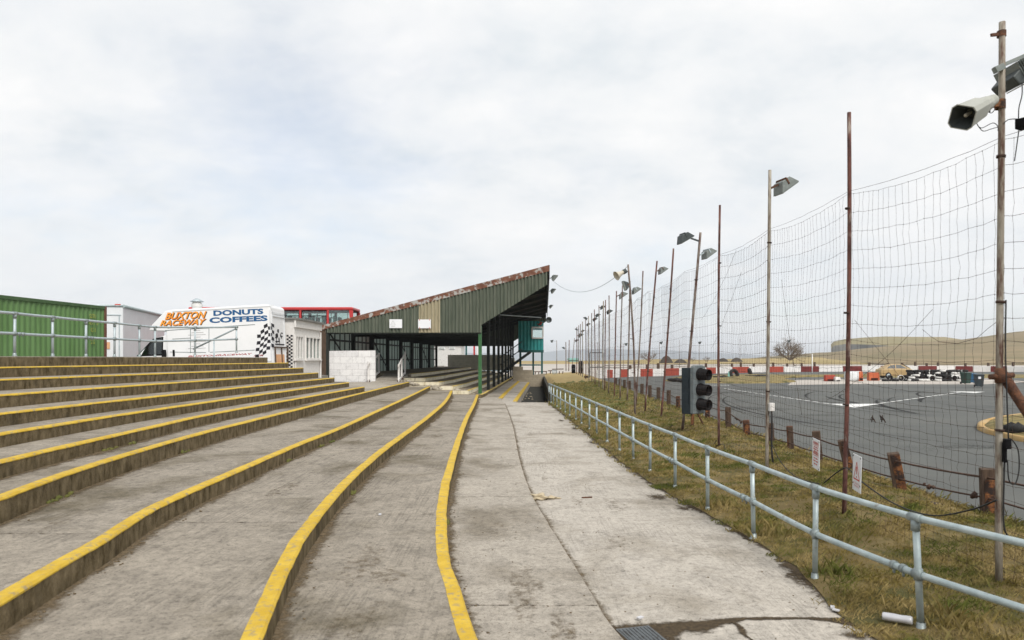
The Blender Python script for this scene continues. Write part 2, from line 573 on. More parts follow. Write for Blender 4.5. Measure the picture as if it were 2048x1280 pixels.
translucent(M['backwall'], 0.45, (0.30, 0.37, 0.33))
M['white_block'] = block_mat('white_painted_block', (0.76, 0.75, 0.74), (0.69, 0.68, 0.68), (0.40, 0.39, 0.38), 0.75, 0.38, peel=(0.42, 0.40, 0.37))
M['grey_block'] = block_mat('grey_blockwork', (0.46, 0.44, 0.37), (0.40, 0.38, 0.32), (0.29, 0.28, 0.24))
M['tan_block'] = block_mat('tan_blockwork', (0.36, 0.31, 0.23), (0.31, 0.265, 0.195), (0.24, 0.21, 0.16))
M['far_white'] = mat('worn_white_render', (0.55, 0.55, 0.53), (0.64, 0.63, 0.61), 3, 0.85, c3=(0.33, 0.33, 0.31), s3=3, lo3=0.55, hi3=0.66)
M['white'] = mat('white_paint', (0.74, 0.74, 0.74), (0.80, 0.80, 0.80), 3, 0.4, spec=0.4)
M['white_old'] = mat('old_white_paint', (0.72, 0.70, 0.68), (0.64, 0.62, 0.59), 5, 0.6, c3=(0.38, 0.33, 0.28), s3=9, lo3=0.63, hi3=0.76)
M['van_white'] = mat('van_white', (0.80, 0.80, 0.81), (0.76, 0.765, 0.775), 1.2, 0.35, spec=0.5, c3=(0.62, 0.61, 0.59), s3=2.2, lo3=0.62, hi3=0.85)
M['trailer_white'] = mat('trailer_white', (0.72, 0.74, 0.76), (0.66, 0.68, 0.70), 1.2, 0.45, spec=0.4)
M['teal'] = mat('teal_container_paint', (0.016, 0.20, 0.20), (0.035, 0.28, 0.27), 2.5, 0.6, stretch=(2, 2, 0.6), c3=(0.28, 0.33, 0.30), s3=8, lo3=0.62, hi3=0.70)
M['teal_dark'] = mat('teal_frame_paint', (0.01, 0.07, 0.07), (0.02, 0.10, 0.095), 4, 0.6, c3=(0.09, 0.06, 0.04), s3=9, lo3=0.6, hi3=0.7)
M['cont_green'] = mat('green_container_paint', (0.095, 0.185, 0.06), (0.12, 0.22, 0.08), 0.9, 0.5, stretch=(2, 2, 0.5), c3=(0.05, 0.085, 0.03), s3=2.0, lo3=0.62, hi3=0.80, bump=0.08)
M['cont_dark'] = mat('dark_green_rail_paint', (0.04, 0.085, 0.03), (0.06, 0.11, 0.04), 3, 0.6, c3=(0.16, 0.05, 0.03), s3=6, lo3=0.66, hi3=0.74)
M['cont_rust'] = mat('container_corner_rust', (0.12, 0.05, 0.035), (0.16, 0.075, 0.05), 6, 0.8)
M['faded_yellow'] = mat('worn_stencil_yellow', (0.32, 0.34, 0.06), (0.36, 0.36, 0.08), 6, 0.7, c3=(0.10, 0.19, 0.06), s3=12, lo3=0.5, hi3=0.58)
M['bus_red'] = mat('bus_red', (0.50, 0.035, 0.035), (0.43, 0.03, 0.03), 2, 0.35, spec=0.5)
M['bus_dark'] = mat('bus_interior', (0.02, 0.022, 0.025), (0.035, 0.036, 0.04), 4, 0.7)
M['bus_seat'] = mat('bus_seat_cloth', (0.05, 0.09, 0.075), (0.07, 0.12, 0.10), 10, 0.9)
M['glass'] = glass_mat('window_glass', (0.80, 0.87, 0.85))
M['cab_glass'] = glass_mat('tinted_cab_glass', (0.30, 0.42, 0.40), 0.05, 0.3)
M['rubber'] = mat('tyre_rubber', (0.012, 0.012, 0.012), (0.024, 0.023, 0.022), 14, 0.8)
M['tyre_white'] = mat('tyre_white_paint', (0.70, 0.69, 0.66), (0.60, 0.59, 0.56), 8, 0.7, c3=(0.2, 0.19, 0.18), s3=14, lo3=0.62, hi3=0.7)
M['blue_ink'] = mat('blue_lettering', (0.012, 0.085, 0.22), (0.015, 0.095, 0.24), 5, 0.5)
M['orange_ink'] = mat('orange_lettering', (0.85, 0.36, 0.05), (0.80, 0.24, 0.02), 2.0, 0.5)
M['black_ink'] = mat('black_lettering', (0.012, 0.012, 0.016), (0.02, 0.02, 0.026), 5, 0.5)
M['red_ink'] = mat('red_lettering', (0.42, 0.05, 0.05), (0.36, 0.04, 0.045), 5, 0.5)
M['grey_ink'] = mat('grey_lettering', (0.52, 0.52, 0.52), (0.46, 0.46, 0.46), 5, 0.6)
M['orange_sheet'] = mat('orange_poster', (0.62, 0.30, 0.13), (0.68, 0.42, 0.25), 6, 0.6, c3=(0.55, 0.12, 0.05), s3=9)
M['sign_white'] = mat('sign_white', (0.72, 0.735, 0.76), (0.76, 0.77, 0.79), 4, 0.4, spec=0.4, c3=(0.60, 0.60, 0.60), s3=9, lo3=0.62, hi3=0.8)
M['sign_red'] = mat('sign_red', (0.50, 0.07, 0.05), (0.55, 0.10, 0.08), 12, 0.5)
M['barrier_red'] = mat('barrier_red_paint', (0.37, 0.062, 0.035), (0.29, 0.05, 0.033), 1.0, 0.75, c3=(0.40, 0.33, 0.28), s3=3.5, lo3=0.62, hi3=0.7)
M['barrier_dark_red'] = mat('barrier_maroon_paint', (0.16, 0.022, 0.02), (0.12, 0.02, 0.018), 1.0, 0.75)
M['barrier_white'] = mat('barrier_white_paint', (0.74, 0.72, 0.70), (0.64, 0.62, 0.60), 1.0, 0.75, c3=(0.30, 0.24, 0.2), s3=3.5, lo3=0.63, hi3=0.7)
M['lamp_grey'] = mat('lamp_housing_grey', (0.16, 0.18, 0.17), (0.22, 0.24, 0.23), 8, 0.5, 0.2)
M['lamp_dark'] = mat('lamp_housing_dark', (0.05, 0.06, 0.06), (0.08, 0.09, 0.09), 8, 0.5, 0.2)
M['lamp_glass'] = mat('lamp_glass', (0.40, 0.43, 0.41), (0.50, 0.53, 0.51), 3, 0.15, spec=0.6)
M['horn_grey'] = mat('horn_grey_plastic', (0.33, 0.335, 0.30), (0.39, 0.395, 0.355), 6, 0.5)
M['horn_cream'] = mat('horn_cream_plastic', (0.55, 0.51, 0.42), (0.48, 0.44, 0.36), 6, 0.5)
M['signal_grey'] = mat('signal_blue_grey', (0.115, 0.14, 0.15), (0.16, 0.185, 0.19), 4, 0.5, c3=(0.27, 0.27, 0.24), s3=7, lo3=0.55, hi3=0.72)
M['signal_side'] = mat('signal_dark_blue', (0.014, 0.022, 0.03), (0.024, 0.036, 0.045), 4, 0.5)
M['lens'] = mat('dark_signal_lens', (0.008, 0.006, 0.006), (0.014, 0.010, 0.010), 4, 0.3, spec=0.25)
M['asphalt'] = mat('track_asphalt', (0.076, 0.080, 0.076), (0.112, 0.115, 0.106), 0.22, 0.85, bump=0.2, bscale=60, detail=12, c3=(0.105, 0.103, 0.094), s3=0.5, lo3=0.54, hi3=0.8)
M['pale_ground'] = mat('pale_stone_ground', (0.47, 0.43, 0.385), (0.39, 0.355, 0.315), 0.12, 0.95, c3=(0.30, 0.28, 0.24), s3=0.5)
M['field'] = mat('tan_rough_field', (0.25, 0.205, 0.115), (0.20, 0.18, 0.085), 0.03, 0.95, c3=(0.31, 0.265, 0.17), s3=0.09)
M['yard'] = mat('yard_hardcore', (0.24, 0.225, 0.20), (0.19, 0.18, 0.155), 0.5, 0.95)
M['soil'] = mat('bank_soil', (0.115, 0.082, 0.03), (0.20, 0.15, 0.065), 0.9, 1.0, bump=0.8, bscale=14, c3=(0.065, 0.06, 0.018), s3=1.6, lo3=0.48, hi3=0.62)
M['moss'] = mat('mossy_bank', (0.075, 0.085, 0.02), (0.13, 0.125, 0.035), 1.5, 1.0, bump=0.8, bscale=10)
M['hay'] = mat('dry_straw_grass', (0.36, 0.27, 0.12), (0.28, 0.21, 0.09), 2, 1.0, bump=0.6, bscale=12)
M['line_white'] = mat('road_line_white', (0.72, 0.72, 0.70), (0.6, 0.6, 0.58), 2, 0.8)
M['dirt_solid'] = mat('dirt_and_grit', (0.10, 0.076, 0.045), (0.19, 0.15, 0.10), 9, 1.0, bump=0.7, bscale=40, c3=(0.05, 0.038, 0.02), s3=12)
M['dark_dirt_solid'] = mat('wet_dark_dirt', (0.05, 0.038, 0.026), (0.085, 0.062, 0.04), 7, 0.9, bump=0.6, bscale=30)


def stain_mat(name, c1, c2, soft=0.5):
    """dirt lying on a surface, thinning out unevenly towards its edge"""
    m = bpy.data.materials.new(name)
    m.use_nodes = True
    t = m.node_tree
    t.nodes.clear()
    L = t.links.new
    out = N(t, 'ShaderNodeOutputMaterial')
    b = N(t, 'ShaderNodeBsdfPrincipled', Roughness=0.95)
    b.inputs['Specular IOR Level'].default_value = 0.1
    tc = N(t, 'ShaderNodeTexCoord')
    n1 = N(t, 'ShaderNodeTexNoise', Scale=24.0, Detail=8.0, Roughness=0.7)
    L(tc.outputs['Object'], n1.inputs['Vector'])
    r1 = ramp(t, [(0.35, c1), (0.66, c2)])
    L(n1.outputs['Fac'], r1.inputs[0])
    L(r1.outputs[0], b.inputs['Base Color'])
    n2 = N(t, 'ShaderNodeTexNoise', Scale=11.0, Detail=9.0, Roughness=0.75)
    L(tc.outputs['Object'], n2.inputs['Vector'])
    at_ = N(t, 'ShaderNodeAttribute', attribute_name='fade')
    m1 = N(t, 'ShaderNodeMath', operation='MULTIPLY_ADD')
    m1.inputs[1].default_value = 2.4
    m1.inputs[2].default_value = -1.5
    L(n2.outputs['Fac'], m1.inputs[0])
    ad = N(t, 'ShaderNodeMath', operation='ADD')
    L(m1.outputs[0], ad.inputs[0]); L(at_.outputs['Fac'], ad.inputs[1])
    rr = ramp(t, [(0.12, 0.0), (0.12 + soft, 1.0)])
    L(ad.outputs[0], rr.inputs[0])
    tr = N(t, 'ShaderNodeBsdfTransparent')
    mx = N(t, 'ShaderNodeMixShader')
    L(rr.outputs[0], mx.inputs[0]); L(tr.outputs[0], mx.inputs[1]); L(b.outputs[0], mx.inputs[2])
    L(mx.outputs[0], out.inputs[0])
    return m


M['dirt'] = stain_mat('dirt_and_grit', (0.085, 0.060, 0.033), (0.20, 0.155, 0.10), 0.8)  # also carries the painted shade beside the path lip
M['straw'] = mat('straw_grass_band', (0.36, 0.27, 0.125), (0.27, 0.21, 0.08), 0.06, 1.0, c3=(0.20, 0.17, 0.06), s3=0.15)
M['skid'] = stain_mat('rubber_skid_marks', (0.022, 0.022, 0.022), (0.04, 0.04, 0.039), 1.4)
M['dark_dirt'] = stain_mat('wet_dark_dirt', (0.04, 0.031, 0.022), (0.095, 0.07, 0.042))  # also used for the painted contact shade at the railing posts
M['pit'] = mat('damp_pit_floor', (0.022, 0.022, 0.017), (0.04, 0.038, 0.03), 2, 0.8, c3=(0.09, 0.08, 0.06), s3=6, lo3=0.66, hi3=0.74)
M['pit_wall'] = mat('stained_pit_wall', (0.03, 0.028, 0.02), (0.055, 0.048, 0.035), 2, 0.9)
M['drain'] = mat('wet_drain_cover', (0.075, 0.085, 0.09), (0.10, 0.11, 0.115), 6, 0.35, c3=(0.03, 0.025, 0.02), s3=9, lo3=0.52, hi3=0.62)
M['can'] = mat('can_white', (0.62, 0.62, 0.64), (0.55, 0.55, 0.58), 10, 0.35, 0.2, spec=0.5)
M['bag'] = mat('crumpled_paper', (0.40, 0.33, 0.22), (0.48, 0.41, 0.29), 20, 0.8)
M['twig'] = mat('bare_twigs', (0.15, 0.115, 0.08), (0.21, 0.165, 0.12), 3, 0.95)
M['island_turf'] = mat('island_turf', (0.17, 0.135, 0.05), (0.26, 0.20, 0.085), 1.6, 1.0, bump=0.7, bscale=9, c3=(0.085, 0.08, 0.025), s3=1.0, lo3=0.5, hi3=0.62)
M['gold'] = mat('dusty_gold_paint', (0.42, 0.29, 0.13), (0.36, 0.25, 0.12), 2, 0.5, spec=0.4)
M['pale_blue'] = mat('pale_blue_paint', (0.35, 0.45, 0.52), (0.30, 0.40, 0.47), 2, 0.4, spec=0.4)
M['bin_green'] = mat('bin_green_plastic', (0.02, 0.045, 0.035), (0.03, 0.06, 0.048), 6, 0.6)
M['bin_grey'] = mat('bin_grey_plastic', (0.03, 0.04, 0.045), (0.045, 0.055, 0.06), 6, 0.6)
M['bin_blue'] = mat('bin_blue_plastic', (0.03, 0.13, 0.26), (0.04, 0.16, 0.30), 6, 0.6)
M['orange_plastic'] = mat('faded_orange_plastic', (0.48, 0.12, 0.045), (0.42, 0.09, 0.035), 2, 0.6)
M['wrap'] = mat('crumpled_sheeting', (0.50, 0.52, 0.52), (0.66, 0.67, 0.67), 5, 0.5, bump=0.6, bscale=9)
M['hill_tan'] = mat('tan_hillside', (0.25, 0.19, 0.105), (0.185, 0.145, 0.08), 0.012, 1.0, stretch=(1, 1, 4), c3=(0.14, 0.12, 0.055), s3=0.03, lo3=0.47, hi3=0.68)
M['hill_green'] = mat('green_hilltop', (0.19, 0.165, 0.08), (0.25, 0.205, 0.105), 0.01, 1.0)
M['cliff'] = mat('quarry_face', (0.045, 0.047, 0.045), (0.15, 0.148, 0.135), 0.07, 1.0, stretch=(1, 1, 0.3), detail=12)
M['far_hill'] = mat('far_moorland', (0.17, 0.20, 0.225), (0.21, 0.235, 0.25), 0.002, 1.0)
M['spoil'] = mat('dark_spoil', (0.05, 0.042, 0.035), (0.08, 0.066, 0.052), 0.4, 1.0)
M['kerb_yellow'] = mat('worn_kerb_yellow', (0.38, 0.22, 0.05), (0.44, 0.33, 0.19), 0.8, 0.85)
M['turquoise'] = mat('turquoise_cladding', (0.13, 0.30, 0.25), (0.15, 0.33, 0.28), 2, 0.6)
M['interior'] = mat('dim_interior', (0.05, 0.055, 0.055), (0.08, 0.085, 0.085), 2, 0.9)
M['dark_window'] = mat('dark_window', (0.02, 0.024, 0.026), (0.035, 0.04, 0.042), 3, 0.35, spec=0.3)
M['curtain'] = mat('net_curtain', (0.45, 0.46, 0.47), (0.35, 0.36, 0.38), 9, 0.9)

# ------------------------------------------------------------------ ground, hills, air


def curve(nodes):
    """smooth X(Y) through the listed (Y, X) points"""
    ys = [n[0] for n in nodes]
    xs = [n[1] for n in nodes]
    k = len(nodes)
    ms = []
    for i in range(k):
        a, b = max(i - 1, 0), min(i + 1, k - 1)
        ms.append((xs[b] - xs[a]) / (ys[b] - ys[a]))

    def f(y):
        if y <= ys[0]: return xs[0] + ms[0] * (y - ys[0])
        if y >= ys[-1]: return xs[-1] + ms[-1] * (y - ys[-1])
        i = max(j for j in range(k - 1) if ys[j] <= y)
        h = ys[i + 1] - ys[i]
        t = (y - ys[i]) / h
        return ((2 * t**3 - 3 * t**2 + 1) * xs[i] + (t**3 - 2 * t**2 + t) * h * ms[i]
                + (-2 * t**3 + 3 * t**2) * xs[i + 1] + (t**3 - t**2) * h * ms[i + 1])
    return f


def nz(x, y=0.0, z=0.0):
    return mnoise.noise(Vector((x, y, z)))


def sheet(name, pts, z, m, kind='structure', depth=None):
    b = MB()
    if depth:
        b.prism([(p[0], p[1], z - depth) for p in pts], (0, 0, depth))
    else:
        b.add([(p[0], p[1], z) for p in pts], [tuple(range(len(pts)))])
    return tag(b.build(name, m), kind=kind)


# lower land far away, then the plateau the circuit lies on
b = MB()
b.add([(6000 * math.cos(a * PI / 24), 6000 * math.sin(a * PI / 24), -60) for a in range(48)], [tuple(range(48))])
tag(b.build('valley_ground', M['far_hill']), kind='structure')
b = MB()
vs, fs = [], []
rings = [(0, -.8), (82, -.8), (86, -.12), (300, -.12), (600, -.12), (700, -3), (1500, -58), (1600, -61)]
for r, z in rings:
    for j in range(64):
        vs.append((r * math.cos(j * PI / 32) + 0.001 * j, r * math.sin(j * PI / 32), z))
for i in range(len(rings) - 1):
    for j in range(64):
        fs.append((i * 64 + j, i * 64 + (j + 1) % 64, (i + 1) * 64 + (j + 1) % 64, (i + 1) * 64 + j))
b.add(vs, fs, 0, False)
tag(b.build('ground', M['field']), kind='structure')


def terrain(name, m, prof, Y0, Y1, Y2, base=-0.5, rough=0.6, nu=70, ny=16, seed=0, crest_flat=0.0):
    """a ridge whose crest (u, v) is seen at distance Y1, rising from Y0 and falling to Y2"""
    us = [p[0] for p in prof]
    b = MB()
    vs, fs = [], []
    for i in range(nu + 1):
        u = lerp(us[0], us[-1], i / nu)
        k = max(j for j in range(len(us) - 1) if us[j] <= u + 1e-6)
        t = (u - us[k]) / (us[k + 1] - us[k])
        t = t * t * (3 - 2 * t)
        v = lerp(prof[k][1], prof[k + 1][1], t)
        ztop = ZC + (HV - v) * Y1 / F
        for j in range(ny + 1):
            s = j / ny
            Y = lerp(Y0, Y1, s * 2) if s <= .5 else lerp(Y1, Y2, s * 2 - 1)
            q = s * 2 if s <= .5 else 2 - s * 2
            q = q * q * (3 - 2 * q)
            q = min(1, q * (1 + crest_flat))
            X = (u - CX) / F * (Y1 * 0.6 + Y * 0.4)
            z = base + (ztop - base) * q + rough * nz(X * .03 + seed, Y * .03, seed) * (0.2 + q)
            vs.append((X, Y, z))
    for i in range(nu):
        for j in range(ny):
            a = i * (ny + 1) + j
            fs.append((a, a + ny + 1, a + ny + 2, a + 1))
    b.add(vs, fs, 0, True)
    return tag(b.build(name, m), kind='structure')


terrain('hillside', M['hill_tan'], [(1560, 716), (1600, 711), (1690, 702), (1790, 692), (1900, 681), (2048, 664), (2300, 650), (2700, 640)], 215, 470, 900, rough=1.0)
terrain('low_ridge', M['straw'], [(900, 722.5), (1200, 721.5), (1290, 719), (1420, 719), (1560, 716.5), (1700, 713), (2048, 712), (2500, 708)], 260, 420, 620, rough=0.5, seed=5)
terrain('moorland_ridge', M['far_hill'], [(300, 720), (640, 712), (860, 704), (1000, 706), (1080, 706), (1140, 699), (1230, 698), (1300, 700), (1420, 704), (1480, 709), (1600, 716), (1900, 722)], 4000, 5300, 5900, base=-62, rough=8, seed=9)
# the quarried hill: a steep rock face turned to the left and front under a grassy top
b = MB()
vs, fs = [], []
tops = [(1662, 688), (1668, 683), (1690, 678), (1730, 675), (1770, 673), (1830, 673.5), (1890, 674), (1930, 680), (2000, 690), (2100, 704)]
Yq = 760
for i, (u, v) in enumerate(tops):
    P = at(u, v, Yq)
    fade = max(0.0, min(1.0, (1850 - u) / 180))
    h = P.z
    ledge = h - 5.6
    for (dy, z) in ((-70, -2), (-46, lerp(h * .4, 3, fade)), (-42, lerp(h * .45, ledge, fade)), (-20, lerp(h * .86, ledge + 3.0, fade)), (0, h), (140, h * .8), (300, -5)):
        vs.append((P.x * (Yq + dy * (1.0 if dy < 0 else 1.06)) / Yq, Yq + dy + 3 * nz(u * .1, dy), z + .6 * nz(u * .07, dy * .3, 3)))
nc = 7
for i in range(len(tops) - 1):
    for j in range(nc - 1):
        fs.append((i * nc + j, (i + 1) * nc + j, (i + 1) * nc + j + 1, i * nc + j + 1))
fs.append(tuple(range(nc)))
b.add(vs, fs, 0, False)
for q in range(len(b.f)):
    b.m[q] = 1 if (q == len(b.f) - 1 or q % (nc - 1) in (0, 1)) and q // (nc - 1) < 5 else 0
tag(b.build('quarry_hill', [M['hill_green'], M['cliff']]), kind='structure')


def TX(y):           # inner (left) edge of the race track
    return 7.05 + max(0, y - 8) * 0.036 + .05 * nz(y * .8, 3)


# far ground behind the barrier, track, islands and lines
def V2(u, v, z=-.02):
    p = gp(u, v, z)
    return (p.x, p.y)


sheet('gravel_yard', [(-60, 96), (9, 87), (15, 93), (21, 98), (29, 111), (36, 119), (46, 127), (65, 137), (92, 127), (150, 110), (330, 240), (120, 330), (60, 400), (-60, 420), (-140, 300)], -.07, M['pale_ground'])
ty = [-12, 0, 6, 10, 15, 20, 26, 34, 44, 56, 70, 84]
tr = [(TX(y), y) for y in ty]
tr += [(15, 92), (21, 97), (29, 110), (36, 118), (46, 126), (65, 136), (92, 126), (150, 110), (150, -12)]
sheet('race_track', tr, -.03, M['asphalt'])
sheet('concrete_apron', [V2(1575, 770, -.02), V2(1590, 760, -.02), V2(1700, 758, -.02), V2(1990, 757, -.02), V2(2060, 764, -.02), V2(1960, 769, -.02), V2(1700, 768, -.02)], -.02, M['pale_ground'])


def island(name, pts, z, m, n=64, h=.16, seed=1):
    """low turf island with an uneven crown"""
    b = MB()
    cx = sum(p[0] for p in pts) / len(pts)
    cy = sum(p[1] for p in pts) / len(pts)
    k = len(pts)
    out = []
    for i in range(n):
        t = i / n * k
        a, c = pts[int(t) % k], pts[(int(t) + 1) % k]
        f = t - int(t)
        out.append((lerp(a[0], c[0], f), lerp(a[1], c[1], f)))
    vs, fs = [], []
    for r, hh in ((1, -.02), (.97, .6), (.8, .9), (.5, 1.0), (.2, 1.0)):
        for (x, y) in out:
            vs.append((cx + (x - cx) * r, cy + (y - cy) * r, z + h * hh * (1 + .5 * nz(x * .4 + seed, y * .4)) if hh > 0 else z - .02))
    for i in range(4):
        for j in range(n):
            fs.append((i * n + j, i * n + (j + 1) % n, (i + 1) * n + (j + 1) % n, (i + 1) * n + j))
    fs.append(tuple(4 * n + j for j in range(n)))
    b.add(vs, fs, 0, True)
    return tag(b.build(name, m), kind='structure')


island('turf_island', [V2(1328, 762), V2(1345, 756), V2(1440, 751), V2(1560, 750), V2(1650, 752), V2(1560, 757), V2(1595, 764), V2(1560, 766), V2(1480, 767), V2(1400, 766)], -.02, M['island_turf'], h=.22)
island('verge_strip', [V2(1600, 754), V2(1600, 750), V2(1760, 748), V2(2100, 750), V2(2100, 756), V2(1760, 755)], -.02, M['island_turf'], h=.12, seed=4)
# kerbed island at the right
kc = [V2(1962, 856), V2(1975, 846), V2(2010, 838), V2(2075, 832), V2(2180, 838), V2(2230, 856), V2(2170, 888), V2(2060, 884), V2(2000, 872), V2(1972, 864)]
island('kerbed_island', kc, -.02, M['island_turf'], h=.2, seed=8)
b = MB()
n = len(kc)
cxk = sum(p[0] for p in kc) / n; cyk = sum(p[1] for p in kc) / n
pp = []
for i in range(n * 5):
    t = i / 5
    p0, p1, p2, p3 = (kc[(int(t) + d) % n] for d in (-1, 0, 1, 2))
    f = t - int(t)
    pp.append(tuple(.5 * (2 * p1[d] + (p2[d] - p0[d]) * f + (2 * p0[d] - 5 * p1[d] + 4 * p2[d] - p3[d]) * f * f + (3 * p1[d] - p0[d] - 3 * p2[d] + p3[d]) * f**3) for d in (0, 1)))
n = len(pp)
vs, fs = [], []
for (x, y) in pp:
    d = Vector((x - cxk, y - cyk)).normalized()
    for (o, z) in ((.16, -.03), (.13, .1), (.04, .13), (-.14, .12), (-.16, -.03)):
        vs.append((x + d.x * o, y + d.y * o, z))
for i in range(n):
    for j in range(4):
        fs.append((i * 5 + j, ((i + 1) % n) * 5 + j, ((i + 1) % n) * 5 + j + 1, i * 5 + j + 1))
b.add(vs, fs, 0, True)
kb = b.build('kerb', M['kerb_yellow'])
tag(kb, kind='structure')
b = MB()
for i in range(26):
    a = rnd.random()
    p = gp(lerp(2018, 2110, a), 866, .1)
    b.blob((p.x + rnd.uniform(-.1, .1), p.y + rnd.uniform(-.3, .3), .2), rnd.uniform(.13, .25), sub=1, jit=.4, sc=(1, 1, .8))
tag(b.build('spoil_heap', M['rubber']), 'dark heap of broken rubber and earth lying on the kerbed island', 'heap')

# white road lines: dashes running into two arrow heads
b = MB()


def dashes(p, q, n, wdt=.16, gap=.12):
    p, q = Vector((*p, 0)), Vector((*q, 0))
    d = (q - p).normalized()
    s = Vector((-d.y, d.x, 0)) * wdt / 2
    for i in range(n):
        a, c = p.lerp(q, (i + gap / 2) / n), p.lerp(q, (i + 1 - gap / 2) / n)
        b.add([(x.x, x.y, -.022) for x in (a - s, c - s, c + s, a + s)], [(0, 1, 2, 3)])


dashes(V2(1436, 775), V2(1662, 808), 17, .16, .26)
dashes(V2(1757, 807), V2(1930, 783), 13, .18, .26)
dashes(V2(1405, 770), V2(1460, 770.5), 1, .5, 0)
for t in ((1658, 807.5), (1762, 807.5), (1709, 815)), ((1895, 782.5), (1970, 783.5), (1950, 786)):
    b.add([(*V2(*p), -.021) for p in t], [(0, 1, 2)])
tag(b.build('road_markings', M['line_white']), kind='structure')

# ------------------------------------------------------------------ concrete terrace
LIP = curve([(-3, 2.7), (0, 2.15), (3, 1.5), (5.8, .936), (6.2, .865), (7.9, .71), (9.8, .53), (12.2, .33), (16.1, .18), (24.5, .02), (35.8, -.36), (40.8, -.6), (79.6, 1.14)])
PR = curve([(-3, 3.6), (3, 3.35), (6.4, 3.10), (7.5, 3.17), (8.55, 3.22), (9.4, 3.16), (10.7, 3.02), (12.3, 2.80), (15.8, 2.55), (22, 2.42), (29.7, 2.22), (38.3, 1.98)])
Y2E = curve([(38, .21), (39, .25), (55, 1.02), (70, 1.75), (78, 2.1)])
PITW = curve([(38, 2.0), (39, 2.05), (72, 3.2)])
K = [None,
     (.286, [(-3, 1.5), (0, .78), (3, .17), (5.26, -.259), (6.3, -.454), (7.34, -.65), (8.6, -.805), (10.4, -.967), (12.65, -1.10), (17.3, -1.30), (24.7, -1.55), (32.7, -1.71), (40.5, -1.94)], 41.0),
     (.50, [(-3, -.35), (0, -.85), (3, -1.4), (4.725, -1.694), (5.92, -1.935), (7.64, -2.22), (10.08, -2.447), (11.77, -2.547), (14.38, -2.63), (16.9, -2.65), (22.2, -2.68), (28.9, -2.82), (34, -3.05), (40.9, -3.48)], 41.4),
     (.72, [(-3, -2.2), (0, -2.7), (3, -3.25), (4.82, -3.526), (5.78, -3.67), (6.55, -3.77), (7.96, -4.0), (10.03, -4.08), (13.9, -4.15), (16.74, -4.12), (23.5, -4.30), (28.8, -4.45), (41.3, -4.87)], 41.9),
     (.98, [(-3, -3.4), (3, -4.35), (7.1, -5.19), (8.64, -5.48), (10.6, -5.70), (13.4, -5.90), (16.1, -5.94), (19.9, -5.98), (27, -6.12), (34, -6.2), (41.5, -6.2)], 42.3),
     (1.18, [(-3, -4.2), (3, -5.1), (8.25, -6.03), (11.5, -6.33), (15.5, -6.6), (22, -6.5), (30.2, -6.36)], 30.2),
     (1.37, [(-3, -5.0), (4, -6.2), (9.55, -6.98), (15, -7.2), (22, -7.15), (30.2, -7.02)], 30.15),
     (1.57, [(-3, -5.8), (4, -7), (10.47, -7.7), (18, -7.8), (30.2, -7.66)], 30.2),
     (1.79, [(-3, -6.6), (4, -7.8), (11.7, -8.55), (20, -8.5), (30.2, -8.32)], 30.1),
     (2.0, [(-3, -7.6), (4, -8.9), (13.3, -9.7), (20, -9.4), (30.2, -9.0)], 30.2),
     (2.22, [(-3, -8.6), (4, -10), (14.8, -10.7), (22, -10.2), (30.2, -9.65)], 30.2),
     (2.45, [(-3, -9.6), (4, -11), (16, -11.3), (23, -10.9), (30.2, -10.5)], 30.1)]
KX = [None] + [curve(k[1]) for k in K[1:]]


def kx(k, y):
    return KX[k](y) + .010 * nz(y * 1.3, k * 7.1) + .006 * nz(y * 5.0, k * 3.3)


def ysamples(a, b):
    out, y = [], a
    while y < b - 1e-6:
        out.append(y)
        y += 0.12 if y < 12 else (0.3 if y < 22 else .6)
    return out + [b]


terrace = thing('concrete_terrace', 'weathered concrete terrace of wide open-air steps edged with yellow paint', 'terrace', (-4, 12, 0))


def step(name, parent, xf, xb, z, y0, y1, zb=-.3, mats=None, edge=None, ewidth=.2):
    b = MB()
    vs, fs, ms = [], [], []
    ys = ysamples(y0, y1)
    for y in ys:
        x, xx = xf(y), xb(y)
        j = .004 * nz(y * 4, z * 9)
        vs += [(x, y, zb), (x + .004 * nz(y * 6, z), y, z - .018), (x - .016, y, z + j * .3), (xx, y, z), (xx, y, zb)]
    for i in range(len(ys) - 1):
        for q in range(4):
            fs.append((i * 5 + q, (i + 1) * 5 + q, (i + 1) * 5 + q + 1, i * 5 + q + 1))
            ms.append((1, 0, 0, 1)[q])
    fs += [tuple(range(5)), tuple(reversed([(len(ys) - 1) * 5 + q for q in range(5)]))]
    ms += [1, 1]
    b.add(vs, fs)
    b.m = ms
    o = b.build(name, mats, parent)
    if edge:
        e = MB()
        vs, fs = [], []
        for y in ys:
            x = xf(y)
            wd = ewidth * (1 + .05 * nz(y * .7, z * 5) + .05 * nz(y * 6, z * 3, 2))
            vs += [(x + .006, y, z - .026 + .010 * nz(y * 5, z * 4)), (x + .006, y, z - .014), (x - .014, y, z + .0055), (x - wd, y, z + .004)]
        for i in range(len(ys) - 1):
            for q in range(3):
                fs.append((i * 4 + q, (i + 1) * 4 + q, (i + 1) * 4 + q + 1, i * 4 + q + 1))
        e.add(vs, fs)
        e.build('yellow_edge', edge, o)
    return o


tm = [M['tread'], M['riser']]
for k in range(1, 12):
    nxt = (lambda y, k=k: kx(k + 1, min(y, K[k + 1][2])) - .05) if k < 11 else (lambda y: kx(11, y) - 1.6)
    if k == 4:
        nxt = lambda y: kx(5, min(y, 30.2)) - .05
    step('terrace_step', terrace, (lambda y, k=k: kx(k, y)), nxt, K[k][0], -3, K[k][2], mats=tm, edge=M['yellow'] if k < 11 else None, ewidth=.135 if k < 3 else .122)
